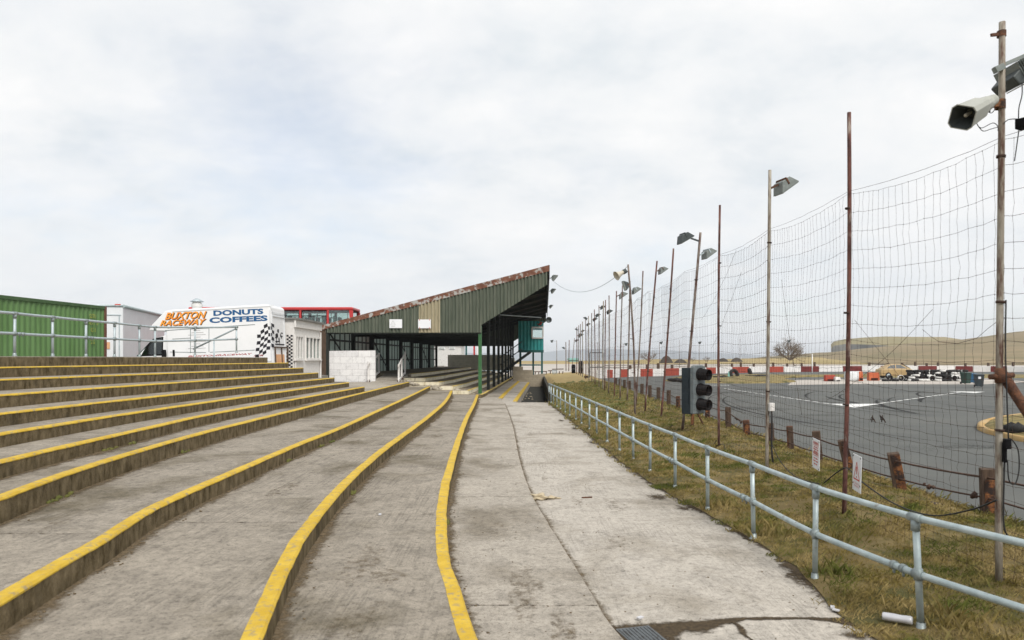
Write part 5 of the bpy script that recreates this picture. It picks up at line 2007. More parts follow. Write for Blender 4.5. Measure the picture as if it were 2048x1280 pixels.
q = [gs(XB - .2, -.07, zroof(XB - .2) - .20), gs(XF + .06, -.07, zroof(XF + .06) - .26), gs(XF + .06, -.07, zroof(XF + .06) + .11), gs(XB - .2, -.07, zroof(XB - .2) + .09)]
b.prism(q, GY * .03)
b.build('flashing', M['flash'], stand)
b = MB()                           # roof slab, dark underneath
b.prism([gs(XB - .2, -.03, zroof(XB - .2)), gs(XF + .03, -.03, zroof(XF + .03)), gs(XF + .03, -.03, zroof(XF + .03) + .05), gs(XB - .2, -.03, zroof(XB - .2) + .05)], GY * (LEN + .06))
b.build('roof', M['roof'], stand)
b = MB()
b.box(gs(XB - .14, .1, 2.55), (.36, .2, 3.4), ax=(GX, GY, Vector((0, 0, 1))))
b.build('corner_board', M['timber'], stand)
b = MB()                           # front edge gutter board
b.prism([gs(XF + .035, -.03, zroof(XF) - .55), gs(XF + .085, -.03, zroof(XF) - .55), gs(XF + .085, -.03, zroof(XF) + .12), gs(XF + .035, -.03, zroof(XF) + .12)], GY * (LEN + .06))
b.build('front_fascia', M['dark_steel'], stand)
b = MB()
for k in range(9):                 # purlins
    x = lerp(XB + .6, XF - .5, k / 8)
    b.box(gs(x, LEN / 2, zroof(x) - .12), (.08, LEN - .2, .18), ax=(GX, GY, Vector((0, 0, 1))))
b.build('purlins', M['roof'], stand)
ny = 8
for k in range(ny + 1):
    y = .12 + k * (LEN - .3) / ny
    b = MB()
    b.beam(gs(XB + .25, y, zroof(XB) - .3), gs(XF - .1, y, zroof(XF) - .36), .12, .26)
    b.beam(gs(XB + .25, y, 3.98), gs(-.02, y, 3.98), .12, .2)
    b.build('roof_truss', M['dark_steel'], stand)
    b = MB()
    ph_ = 4.36 if k == 0 else zroof(0) - .4
    b.box(gs(-.10 if k == 0 else -.02, y + (.05 if k == 0 else 0), ph_ / 2), (.2, .2, ph_ - .02), ax=(GX, GY, Vector((0, 0, 1))))
    o = b.build('front_post', M['green_paint'] if k == 0 else M['dark_steel'], stand, bevel=.006)
    if k == 0: o['label'] = 'green painted corner post'
    b = MB()
    b.box(gs(XB + (.06 if k == 0 else .25), y, (zroof(XB) + 1.0) / 2), (.26, .22, zroof(XB) - 1.0), ax=(GX, GY, Vector((0, 0, 1))))
    b.build('back_post', M['dark_steel'], stand)
    if k < ny and k % 2 == 0:
        b = MB()
        b.beam(gs(XB + .2, y, 4.0), gs(XB + .2, y + LEN / ny, 1.6), .07, .07)
        b.build('wind_brace', M['dark_steel'], stand)
b = MB()
corrugated(b, .15, LEN - .1, XB, lambda x: 1.2, lambda x: zroof(XB) - .05, pitch=.42, amp=.05, n=6, axis='y')
b.build('back_wall', M['backwall'], stand, recalc=False)
b = MB()
for z in (2.3, 3.55):
    b.box(gs(XB + .1, LEN / 2, z), (.07, LEN - .3, .12), ax=(GX, GY, Vector((0, 0, 1))))
for k in range(38):
    y = .6 + k * 1.1
    b.box(gs(XB + .07, y, 2.8), (.05, .09, 3.0), ax=(GX, GY, Vector((0, 0, 1))))
b.build('wall_rails', M['dark_steel'], stand)
b = MB()                           # far block wall closing the stand below the gable
b.box(gs(-4.2, LEN + 1.6, 1.9), (7.8, .22, 1.9), ax=(GX, GY, Vector((0, 0, 1))))
b.box(gs(-.35, LEN + 1.6, 1.72), (.9, .2, 1.5), ax=(GX, GY, Vector((0, 0, 1))))
b.build('end_wall', M['grey_block'], stand)
b = MB()
b.tube([gs(-3, 12, 6.0), gs(3.4, 30, 6.6)], .05, 6)
b.build('conduit', M['galv_dull'], stand)

# steps under the roof
cover = thing('covered_terrace', 'worn concrete steps with cream painted edges under the grandstand roof', 'terrace', GB)
EX = [.16, -.65, -1.5, -2.55, -3.65, -5.0]
EZ = [.28, .5, .72, .93, 1.15, 1.37]
E0 = [-1.0, -.7, .2, 1.4, 2.6, 4.6]
for k in range(6):
    def xf(yw, k=k):
        y = (yw - GB.y) / math.cos(A_)
        wob = .05 * nz(y * .35, k * 3.3) + .015 * nz(y * 2, k)
        xx = EX[k] - .25 * max(0, 1 - (y - E0[k]) / 6) * (1 if k > 1 else .3)
        return GB.x + (xx + wob) * math.cos(A_) + y * math.sin(A_)

    def xb(yw, k=k):
        y = (yw - GB.y) / math.cos(A_)
        xx = EX[k + 1] - .45 if k < 5 else XB + .02
        if y < E0[min(k + 1, 5)] + .4: xx = XB + 4.2 - (4.2 - 3.0) * k / 5
        return GB.x + xx * math.cos(A_) + y * math.sin(A_)
    step('covered_step', cover, xf, xb, EZ[k], GB.y + E0[k] + .25, GB.y + LEN - .5, zb=-.3, mats=[M['stand_tread'], M['stand_riser'] if k else M['riser']], edge=M['yellow_faded'], ewidth=.14)
b = MB()                           # rubble face where the two terraces meet
for i in range(70):
    x = rnd.uniform(-7.2, -2.2)
    zt = .25 + (-2.2 - x) / 5 * .95
    b.blob((x, 42.05 + rnd.uniform(-.12, .12) + max(0, -x - 4) * .45, rnd.uniform(.2, .95) * zt), rnd.uniform(.10, .24), sub=1, jit=.5, sc=(1.5, .8, .75))
tag(b.build('rubble', M['rubble'], origin=(-4.5, 42, 0)), 'rough broken stone facing where the open steps meet the covered steps', 'rubble', kind='stuff')
# platform and ramp behind
b = MB()
P0, P1 = (-11.2, 42.5), (-9.2, 84)
b.prism([(-11.25, 46.5, -.3), (-6.8, 46.5, -.3), (-6.4, 84, -.3), (-9.3, 84, -.3)], (0, 0, 1.64))
b.build('platform', M['stand_tread'], cover)
b = MB()
xr0, xr1 = at(744, 0, 42.6).x, at(797, 0, 42.6).x
b.prism([(xr0, 42.2, .9), (xr0, 47.2, .9), (xr0, 47.2, 1.40), (xr0, 42.2, .985)], (xr1 - xr0, 0, 0))
b.build('ramp', M['path2'], cover)

# things fixed to the stand: signs, lamps, horn
for (u0, v0, u1, v1, lab, tri) in ((780, 639, 805.5, 656.5, 'white sign with a small triangle symbol on the corrugated gable', 1), (837.5, 639.5, 863, 657, 'blank white sign with red fixings on the tan gable sheet', 0)):
    Yg = 41.9 + .047 * 4 + .25
    a, c = at(u0, v1, Yg), at(u1, v0, Yg)
    ctr = (a + c) / 2
    yy = GB.y - GX.y * 0 + (ctr.x - GB.x) * GX.y / GX.x - .12
    ctr.y = yy
    t = thing('gable_sign', lab, 'sign', ctr, 'signs on the gable')
    b = MB()
    b.box(ctr, (c.x - a.x, .03, c.z - a.z), ax=(GX, GY, Vector((0, 0, 1))))
    b.build('panel', M['sign_white'], t, bevel=.004)
    b = MB()
    if tri:
        T = [ctr + GX * x - GY * .018 + Vector((0, 0, z)) for x, z in ((-.17, .19), (-.32, -.08), (-.02, -.08))]
        for i in range(3):
            b.beam(T[i], T[(i + 1) % 3], .022, .004, up=GY)
        b.box(ctr + GX * -.17 - GY * .018 + Vector((0, 0, .02)), (.02, .004, .1), ax=(GX, GY, Vector((0, 0, 1))))
        for q in range(6):
            b.box(ctr + GX * (-.28 + q * .045) - GY * .018 + Vector((0, 0, -.17)), (.03, .004, .05), ax=(GX, GY, zu))
        b.build('symbol', M['grey_ink'], t)
    else:
        for sx_ in (-.3, .3):
            for sz in (-.24, .24):
                b.box(ctr + GX * sx_ - GY * .018 + Vector((0, 0, sz)), (.03, .006, .08), ax=(GX, GY, Vector((0, 0, 1))))
        b.build('fixing', M['sign_red'], t)
for y, z, lab, sc_ in ((.6, 7.25, 'square floodlight on the upper front corner of the stand roof', .8), (6.2, 7.0, 'floodlight second from the gable along the stand roof edge', .75), (22, 7.1, 'floodlight third from the gable along the stand roof edge', .75)):
    floodlight(lab, gs(XF + .1, y, z), GX - GY * .3, sc_, arm='lamp_dark', body='lamp_grey' if y < 1 else 'lamp_dark', n=(.75, -.66), reach=.42)
pb = gs(XF + .15, 33, 6.55)
horn_round('round dark horn speaker under the far corner of the stand roof', pb, pb + Vector((.05, -.4, -.05)), .32, ('lamp_dark', 'black'))

# white block wall and white hand rails beside the ramp
b = MB()
b.prism([(-11.2, 42.62, .9), (at(750, 0, 42.6).x, 42.62, .9), (at(750, 0, 42.6).x, 42.62, 2.90), (-11.2, 42.62, 2.86)], (0, .3, 0))
tag(b.build('block_wall', M['white_block'], origin=(-9.7, 42.6, .98)), 'white painted block wall standing under the left end of the gable', 'wall')


def white_rail(label, pts_low, pts_high, name='wooden_handrail'):
    t = thing(name, label, 'handrail', pts_low[0])
    for a, c in zip(pts_low, pts_high):
        b = MB()
        b.beam(a, c, .11, .09)
        b.build('post', M['white_old'], t, bevel=.006)
    for nm, f_ in (('hand_bar', .97), ('lower_bar', .12)):
        b = MB()
        P = [Vector(a).lerp(Vector(c), f_) for a, c in zip(pts_low, pts_high)]
        d = (P[-1] - P[0]).normalized()
        b.beam(P[0] - d * .25 + Vector((.03, -.06, 0)), P[-1] + d * .1 + Vector((.03, -.06, 0)), .06, .13)
        b.build(nm, M['white_old'], t, bevel=.006)
    b = MB()
    for a in pts_low[:2]:
        b.box(Vector(a) + Vector((0, 0, .06)), (.16, .16, .14))
    b.build('brick_foot', M['rust'], t)
    return t


xr = [xr1 + .02, xr1 + .06, xr1 + .08]
white_rail('white wooden handrail on the right side of the ramp under the gable', [(xr1 + .05, 42.4, .95), (xr1 - .03, 44.0, 1.1), (xr1 - .16, 46.2, 1.35)], [(xr1 + .05, 42.4, 2.05), (xr1 - .03, 44.0, 2.4), (xr1 - .16, 46.2, 2.85)])
white_rail('white wooden handrail beside the end of the white block wall', [(at(737, 0, 42.35).x, 42.35, .95), (at(757.5, 0, 46).x, 46.0, 1.35)], [(at(737, 0, 42.35).x, 42.35, 2.1), (at(757.5, 0, 46).x, 46.0, 2.75)])
# tyre lying behind the upper steps
b = MB()
tc_ = Vector((at(679.5, 0, 34.0).x, 34.0, .98))
prof = [(.20, .06), (.22, .0), (.30, -.0), (.34, .04), (.35, .11), (.34, .18), (.30, .22), (.22, .22), (.20, .16), (.20, .06)]
b.lathe([(r * .98, z * 1.25) for r, z in prof], tc_, n=28)
tag(b.build('tyre', M['rubber'], origin=tc_), 'single black tyre lying flat in front of the white block wall', 'tyre')

# ------------------------------------------------------------------ teal control box on legs
HY = 76.0
hut = thing('control_box', 'raised teal corrugated control box on legs at the far end of the stand', 'control box', at(1062, 760, HY))
hx0, hx1, hz0, hz1 = at(1037, 0, HY).x, at(1087, 0, HY).x, at(0, 700, HY).z, at(0, 642, HY).z
b = MB()
wx0, wx1, wz0, wz1 = at(1064.5, 0, HY).x, at(1085.5, 0, HY).x, at(0, 675, HY).z, at(0, 656, HY).z


def hutface(b, x0, x1, z0, z1, Y):
    k = max(1, round((x1 - x0) / .36)) * 6
    vs, fs = [], []
    for i in range(k + 1):
        x = lerp(x0, x1, i / k)
        s = math.sin(i * PI / 3)
        dy = .05 * max(-.6, min(.6, s))
        vs += [(x, Y + dy, z0), (x, Y + dy, z1)]
    for i in range(k):
        fs.append((i * 2, i * 2 + 2, i * 2 + 3, i * 2 + 1))
    b.add(vs, fs)


hutface(b, hx0, wx0, hz0, hz1, HY)
hutface(b, wx0, wx1, hz0, wz0, HY)
hutface(b, wx0, wx1, wz1, hz1, HY)
hutface(b, wx1, hx1, hz0, hz1, HY)
b.quad((hx0, HY, hz0), (hx0, HY + 3.2, hz0), (hx0, HY + 3.2, hz1), (hx0, HY, hz1))
b.quad((hx1, HY, hz0), (hx1, HY + 3.2, hz0), (hx1, HY + 3.2, hz1 - 2.2), (hx1, HY, hz1 - 2.2))
b.quad((hx1, HY, hz1 - .5), (hx1, HY + 3.2, hz1 - .5), (hx1, HY + 3.2, hz1), (hx1, HY, hz1))
b.quad((hx0, HY, hz1), (hx1, HY, hz1), (hx1, HY + 3.2, hz1), (hx0, HY + 3.2, hz1))
b.quad((hx0, HY, hz0), (hx1, HY, hz0), (hx1, HY + 3.2, hz0), (hx0, HY + 3.2, hz0))
# back wall with a window opening, so the sky shows through
b.quad((hx0, HY + 3.2, hz0), (wx0 + .15, HY + 3.2, hz0), (wx0 + .15, HY + 3.2, hz1), (hx0, HY + 3.2, hz1))
b.quad((wx0 + .15, HY + 3.2, hz0), (hx1, HY + 3.2, hz0), (hx1, HY + 3.2, wz0 + .0), (wx0 + .15, HY + 3.2, wz0 + .0))
b.quad((wx0 + .15, HY + 3.2, wz1 - .1), (hx1, HY + 3.2, wz1 - .1), (hx1, HY + 3.2, hz1), (wx0 + .15, HY + 3.2, hz1))
b.build('cladding', M['teal'], hut, recalc=False)
b = MB()
for (x0, x1, z0, z1) in ((wx0 - .06, wx1 + .06, wz1 - .02, wz1 + .13), (wx0 - .06, wx1 + .06, wz0 - .13, wz0 + .02), (wx0 - .1, wx0 + .06, wz0 + .02, wz1 - .02), (wx1 - .06, wx1 + .09, wz0 + .02, wz1 - .02)):
    b.box(((x0 + x1) / 2, HY - .05, (z0 + z1) / 2), (x1 - x0, .22, z1 - z0))
wf = b.build('window', M['white_old'], hut, bevel=.01)
b = MB()
b.box(((wx0 + wx1) / 2, HY - .02, (wz0 + wz1) / 2), (wx1 - wx0 - .1, .012, wz1 - wz0 - .03))
b.build('pane', M['glass'], wf)
b = MB()
b.box(((hx0 + hx1) / 2, HY + 1.6, hz0 - .14), (hx1 - hx0 + .05, 3.3, .24))
b.build('floor_frame', M['teal_dark'], hut)
for u, dy in ((1041, .1), (1084, .1), (1041, 3.0), (1068, 3.0)):
    b = MB()
    x = at(u, 0, HY).x
    b.box((x, HY + dy, (hz0 - .26 - .5) / 2), (.2, .2, hz0 - .26 + .5))
    b.build('leg', M['teal_dark'], hut)
b = MB()
b.beam((at(1041, 0, HY).x, HY + .1, at(0, 730, HY).z), (at(1084, 0, HY).x, HY + .1, at(0, 730, HY).z), .1, .14)
b.build('cross_tie', M['teal_dark'], hut)
b = MB()
for dz, s in ((0, 1), (.15, -1)):
    for q in range(6):
        b.blob((hx1 - .35 + rnd.gauss(0, .12), HY - .07, hz1 - .3 + rnd.gauss(0, .12)), rnd.uniform(.05, .12), sub=1, jit=.5, sc=(1, .15, 1))
b.build('paint_patch', M['barrier_red'], hut)
st = thing('staircase', 'dark open steel staircase climbing to the teal control box', 'stairs', at(1010, 750, 75))
sa, sc2 = at(1000, 748, 75.2), at(1061, 704, 75.2)
for dy in (0, .9):
    b = MB()
    b.beam(sa + Vector((0, dy, 0)), sc2 + Vector((0, dy, 0)), .08, .28)
    b.build('stringer', M['dark_steel'], st)
    for dz in (.95, 1.75):
        b = MB()
        b.tube([sa + Vector((-.3, dy, dz - .2)), sc2 + Vector((-.9, dy, dz - .6))], .045, 8)
        b.build('hand_bar', M['dark_steel'], st)
b = MB()
for k in range(13):
    p = sa.lerp(sc2, (k + .5) / 13)
    b.box(p + Vector((0, .45, .08)), (.26, .86, .05))
b.build('stair_treads', M['dark_steel'], st)

# low block wall at the end of the pit
b = MB()
Yw = 72.2
x0, x1, x2 = at(1026, 0, Yw).x, at(1046, 0, Yw).x, at(1090, 0, Yw).x
zs = [at(0, v, Yw).z for v in (733, 740, 750, 747)]
b.prism([(x0, Yw, -.6), (x2, Yw, -.6), (x2, Yw, zs[3]), (at(1066, 0, Yw).x, Yw, zs[2]), (at(1066, 0, Yw).x, Yw, zs[1]), (x1, Yw, zs[1]), (x1, Yw, zs[0]), (x0, Yw, zs[0])], (0, .25, 0))
tag(b.build('stepped_wall', M['tan_block'], origin=(1.7, Yw, 0)), 'low tan block wall stepping down in front of the teal control box', 'wall')

# ------------------------------------------------------------------ white kiosk
kx1, ky0, ky1, kz0 = -10.72, 34.5, 39.1, .9
kz1 = 4.3
kiosk = thing('kiosk', 'small white wooden kiosk with tall side windows beside the stand', 'kiosk', (kx1, ky0, .98))


def kp(u, v):                       # point of the kiosk side wall seen at u, v
    Y = kx1 * F / (u - CX)
    return Y, ZC + (HV - v) * Y / F


wins = [(589, 604.5, 667, 718), (610.5, 638.5, 670, 720)]
rects = []
for (ua, ub, va, vb) in wins:
    ya, za = kp(ua, va); yb, zb2 = kp(ub, vb)
    rects.append((ya, yb, 2.38, 3.52))
b = MB()
cuts = [ky0] + [q for r_ in rects for q in r_[:2]] + [ky1]


def wallpiece(y0, y1, z0, z1):
    b.box((kx1 - .06, (y0 + y1) / 2, (z0 + z1) / 2), (.12, y1 - y0, z1 - z0))


wallpiece(ky0, rects[0][0], kz0, kz1); wallpiece(rects[0][1], rects[1][0], kz0, kz1); wallpiece(rects[1][1], ky1, kz0, kz1)
for r_ in rects:
    wallpiece(r_[0], r_[1], kz0, r_[2]); wallpiece(r_[0], r_[1], r_[3], kz1)
b.box((kx1 - 1.76, ky0 + .06, (kz0 + kz1) / 2), (3.28, .12, kz1 - kz0))
b.box((kx1 - 1.76, ky1 - .06, (kz0 + kz1) / 2), (3.28, .12, kz1 - kz0))
b.box((kx1 - 3.46, (ky0 + ky1) / 2, (kz0 + kz1) / 2), (.12, ky1 - ky0, kz1 - kz0))
b.build('wall', M['white_old'], kiosk)
b = MB()
b.box((kx1 - 1.7, (ky0 + ky1) / 2, kz1 + .06), (3.8, ky1 - ky0 + .25, .1))
b.build('roof', M['rooftop'], kiosk, bevel=.01)
b = MB()
b.box((kx1 + .05, (ky0 + ky1) / 2, kz1 - .17), (.08, ky1 - ky0 + .16, .38))
b.box((kx1 + .05, ky0 + .04, 2.2), (.05, .1, 2.6)); b.box((kx1 + .05, ky1 - .05, 2.4), (.06, .12, 2.9))
b.build('fascia_board', M['white_old'], kiosk, bevel=.006)
for r_, nn in zip(rects, (3, 4)):
    fr_ = MB()
    for k in range(nn + 1):
        y = lerp(r_[0], r_[1], k / nn)
        fr_.box((kx1 + .015, y, (r_[2] + r_[3]) / 2), (.09, .09, r_[3] - r_[2] + .1))
    for z in (r_[2], r_[3]):
        fr_.box((kx1 + .016, (r_[0] + r_[1]) / 2, z), (.08, r_[1] - r_[0] + .1, .08))
    fr_.box((kx1 + .05, (r_[0] + r_[1]) / 2, r_[2] - .07), (.16, r_[1] - r_[0] + .2, .05))
    wo = fr_.build('window', M['white_old'], kiosk, bevel=.004)
    g = MB()
    g.box((kx1 - .04, (r_[0] + r_[1]) / 2, (r_[2] + r_[3]) / 2), (.01, r_[1] - r_[0] - .02, r_[3] - r_[2] - .02))
    g.build('pane', M['glass'], wo)
    c_ = MB()
    k = 0 if nn == 3 else 2
    y0_, y1_ = lerp(r_[0], r_[1], (k + .2) / nn), lerp(r_[0], r_[1], (k + (.9 if nn == 4 else .6)) / nn)
    c_.add([(kx1 - .3, y0_ + .15, r_[3]), (kx1 - .3, y1_, r_[3]), (kx1 - .3, y1_ + .05, r_[2]), (kx1 - .3, y0_, r_[2])], [(0, 1, 2, 3)])
    c_.build('curtain', M['curtain'], wo)
b = MB()
b.box((kx1 - 1.7, (ky0 + ky1) / 2, 1.5), (3.0, 4.2, 1.2)); b.box((kx1 - 2.6, (ky0 + ky1) / 2, 3), (.1, 4.2, 1.8))
b.build('counter', M['interior'], kiosk)
b = MB()                            # chequered strip on the front corner
for k in range(26):
    for c_ in range(3):
        if (k + c_) % 2 == 0:
            b.box((kx1 - .34 + c_ * .1, ky0 - .006, 3.52 - k * .085), (.1, .01, .085))
b.build('chequered_strip', M['black_ink'], kiosk)

# ------------------------------------------------------------------ white catering van with lettering
VY, VW = 32.0, 2.0
vx1 = at(549, 0, VY).x
VP = R(2.3)                          # nose down on the sloping ground
vex = Vector((math.cos(VP), 0, math.sin(VP)))
vey = Vector((0, 1, 0))
vo = Vector((vx1, VY, 0))
vup = Vector((-math.sin(VP), 0, math.cos(VP)))


def vv(x, y, z):                     # x forward from the rear corner (negative to the cab), y depth
    return vo + vex * x + vey * y + vup * z


def vpix(u, v):                      # point of the van side wall seen at u, v -> (x, z)
    d = Vector(((u - CX) / F, 1, (HV - v) / F))
    nrm = vey
    s = (vo - Vector((0, 0, ZC))).dot(nrm) / d.dot(nrm)
    p = Vector((0, 0, ZC)) + d * s
    return (p - vo).dot(vex), (p - vo).dot(vup)


van = thing('catering_van', 'white catering van with BUXTON RACEWAY and DONUTS COFFEES lettering', 'van', (vo + vex * -4 + vey * 1.1 + vup * 1.4))
P = [vpix(*q) for q in ((549, 608), (345, 619.5), (330, 622), (318, 634), (303, 650), (297, 661), (332, 663), (334, 712))]
zb0 = 1.75
rx = P[-1][0]
poly = [(0, zb0), P[0], (P[0][0] - .0, P[0][1])] + P[1:] + [(rx, zb0)]
poly = [(0, zb0), (0, P[0][1] - .12), (-.12, P[0][1])] + P[1:] + [(rx, zb0)]
b = MB()
b.prism([vv(x, 0, z) for x, z in poly], vey * VW)
b.build('box_body', M['van_white'], van, bevel=.05)
cp_ = [vpix(*q) for q in ((334, 664), (322, 672), (305, 678), (289, 693), (272, 712), (262, 722))]
cpoly = [(rx + .02, zb0)] + [(rx + .02, cp_[0][1] - .1)] + cp_[1:] + [(cp_[-1][0] - .1, zb0)]
b = MB()
b.prism([vv(x, .12, z) for x, z in cpoly], vey * (VW - .24))
cab = b.build('cab', M['van_white'], van, bevel=.05)
g = [vpix(*q) for q in ((322, 676), (308, 679), (293, 694), (281, 710), (321, 708.5))]
b = MB()
b.prism([vv(x, .10, z) for x, z in g], vey * .03)
b.build('side_window', M['cab_glass'], cab)
b = MB()
b.prism([vv(x, .112, z) for x, z in [(q[0] * 1.0 + (.05 if i in (0, 4) else -.06), q[1] + (.06 if i < 3 else -.06)) for i, q in enumerate(g)]], vey * .012)
b.build('window_seal', M['black'], cab)
g2 = [vpix(*q) for q in ((303, 679), (287, 694), (271, 713), (277, 713))]
b = MB()
a1, a2 = g2[0], g2[2]
b.prism([vv(a1[0] - .03, .2, a1[1]), vv(a2[0] - .03, .2, a2[1]), vv(a2[0] - .03, VW - .2, a2[1]), vv(a1[0] - .03, VW - .2, a1[1])], vex * -.03 + vup * .02)
b.build('windscreen', M['cab_glass'], cab)
b = MB()
x_, z_ = vpix(330, 707)
b.box(vv(x_, -.1, z_), (.14, .2, .34), ax=(vex, vey, vup))
b.build('wing_mirror', M['black'], cab, bevel=.02)
b = MB()
b.box(vv(x_ + .4, -.0, z_), (.1, .03, .3), ax=(vex, vey, vup))
b.build('door_vent', M['black'], cab, bevel=.01)
for x in (-1.4, -7.4):
    b = MB()
    for y in (.05, VW - .3):
        b.lathe([(.001, 0), (.2, 0), (.34, .0), (.37, .05), (.37, .2), (.34, .25), (.001, .25)], vv(x, y, 1.77), vey, 20)
    w_ = b.build('wheel', M['rubber'], van)
# panel lines of the serving hatch
b = MB()


def line(p, q, wd=.025, lift=-.004):
    a, c = vpix(*p), vpix(*q)
    b.beam(vv(a[0], lift, a[1]), vv(c[0], lift, c[1]), wd, .01, up=vey)


line((345, 678), (381, 676)); line((381, 658), (381, 706)); line((381, 658), (418, 656)); line((418, 656), (418, 704)); line((340, 704), (412, 705)); line((420, 704.5), (510, 700)); line((330, 661), (510, 649), .03)
b.build('panel_seam', M['dark_clamp'], van)
b = MB()
for k in range(9):
    a = vpix(383 + (k % 2), 661 + k * 4.5)
    b.box(vv(a[0] + .25, -.004, a[1]), (.3 + .25 * ((k * 7) % 3), .008, .03), ax=(vex, vey, vup))
b.build('price_list', M['grey_ink'], van)


def vtext(name, body, u0, v0, u1, v1, m, shear=0, bold=.0, lift=-.006, tilt=0.0, du=0, dv=0):
    """lettering between lower-left (u0, v0) and upper-right (u1, v1) as seen"""
    a, c = vpix(u0 + du, v0 + dv), vpix(u1 + du, v1 + dv)
    b = MB()
    slope = tilt
    put_text(b, body, vv(a[0], lift, a[1]), (vex + vup * slope).normalized(), vup, c[0] - a[0], (c[1] - slope * (c[0] - a[0])) - a[1], shear=shear, bold=bold)
    return b.build(name, M[m], van, recalc=False)


vtext('black_shadow_lettering', 'BUXTON', 330, 639.5, 413.5, 622, 'black_ink', .42, .035, -.006, .0, 1.2, 1.2)
vtext('black_shadow_lettering', 'RACEWAY', 319.5, 652.5, 413, 637, 'black_ink', .42, .035, -.006, .0, 1.2, 1.2)
vtext('orange_lettering', 'BUXTON', 330, 639.5, 413.5, 622, 'orange_ink', .42, .03, -.012)
vtext('orange_lettering', 'RACEWAY', 319.5, 652.5, 413, 637, 'orange_ink', .42, .03, -.012)
b = MB()
for q in range(9):                   # half covered black strokes under the orange name
    a = vpix(337 + q * 4.6, 655.5 - q * .25)
    b.box(vv(a[0], -.005, a[1]), (.07 + .02 * (q % 3), .008, .05), ax=(vex, vey, vup))
b.build('black_lettering', M['black_ink'], van)
vtext('blue_lettering', 'DONUTS', 427, 632, 526.5, 617, 'blue_ink', .0, .045, -.006, .0)
vtext('blue_lettering', 'COFFEES', 419, 646.5, 535, 630.5, 'blue_ink', .0, .045, -.006, .0)
vtext('red_lettering', 'BUXTONRACEWAY', 376, 714.5, 505, 706, 'red_ink', .25, .02, -.006)
vtext('red_lettering', '.COM', 506.5, 713.5, 527, 708.5, 'red_ink', .25, .01, -.006)
# waving chequered flag painted at the rear
b = MB()
nx_, nz_ = 5, 9
fo = [(513, 658), (550, 655.5)]


def fl(i, j):
    s, t_ = i / nx_, j / nz_
    u = lerp(512.5, 549.5, s) + 2.0 * math.sin(t_ * 5)
    v = lerp(652, 712, t_) + 4.5 * math.sin(s * 5.2 + 1.1) - 3 * s
    a = vpix(min(u, 548.6), v)
    return vv(a[0], -.006, a[1])


for i in range(nx_):
    for j in range(nz_):
        if (i + j) % 2 == 0 and not (j == 0 and i == 0) and not (j == nz_ - 1 and i > 3):
            b.add([fl(i, j), fl(i, j + 1), fl(i + 1, j + 1), fl(i + 1, j)], [(0, 1, 2, 3)])
b.build('chequered_flag', M['black_ink'], van, recalc=False)
# rear shutter, dark picture and orange posters on the rear face
b = MB()
zt = P[0][1]
for (y0, y1, z0, z1) in ((.1, .17, 1.9, zt - .35), (VW - .2, VW - .13, 1.9, zt - .35), (.1, VW - .13, zt - .42, zt - .33)):
    b.box(vv(.012, (y0 + y1) / 2, (z0 + z1) / 2), (.03, y1 - y0, z1 - z0), ax=(vex, vey, vup))
b.box(vv(.02, VW / 2, zt - .52), (.05, VW - .4, .05), ax=(vex, vey, vup))
b.build('shutter_frame', M['trailer_white'], van)
b = MB()
b2 = []
for (y, z, ry, rz_) in [(rnd.uniform(.5, 1.55), -1.1 - .65 * rnd.random(), rnd.uniform(.03, .13), rnd.uniform(.03, .12)) for _ in range(16)]:
    c_ = vv(.008, y, zt + z)
    n_ = 9
    b.add([c_ + vey * ry * (1 + .5 * nz(j * 1.1, y * 5)) * math.cos(j * 2 * PI / n_) + vup * rz_ * (1 + .5 * nz(j * .9, z * 5)) * math.sin(j * 2 * PI / n_) for j in range(n_)], [tuple(range(n_))])
b.box(vv(.008, 1.1, zt - 1.82), (.008, 1.3, .06), ax=(vex, vey, vup))
b.build('printed_picture', M['black_ink'], van)
b = MB()
b.box(vv(.014, 1.05, 2.32), (.02, 1.2, .55), ax=(vex, vey, vup))
b.build('poster', M['orange_sheet'], van)
b = MB()
for y in (.35, 1.25, 2.1):
    b.box(vv(.03, y, 2.4), (.05, .06, 1.1), ax=(vex, vey, vup))
b.box(vv(.03, 1.2, 2.93), (.05, 1.8, .06), ax=(vex, vey, vup))
b.build('poster_frame', M['timber'], van)
b = MB()
b.beam(vv(P[-1][0] + .1, -.012, zb0 + .55), vv(-.05, -.012, zb0 + .55), .05, .02, up=vey)
a_, c_ = vpix(345, 620.5), vpix(548, 609.2)
b.beam(vv(a_[0], -.01, a_[1] - .05), vv(c_[0], -.01, c_[1] - .05), .05, .02, up=vey)
b.beam(vv(-.03, -.012, zb0 + .1), vv(-.03, -.012, P[0][1] - .25), .05, .02, up=vex)
b.build('edge_trim', M['trailer_white'], van)
# roof vent
b = MB()
a = vpix(372, 617)
o = vv(a[0], 1.1, a[1] - .1)
b.lathe([(.24, -.1), (.25, .12), (.20, .2), (.25, .26), (.25, .34), (.20, .44), (.18, .50)], o, n=18)
v_ = b.build('roof_vent', M['far_white'], van)
b = MB()
b.lathe([(.30, .50), (.30, .515), (.05, .66), (.001, .66)], o, n=18)
b.build('vent_cap', M['galv_dull'], v_)

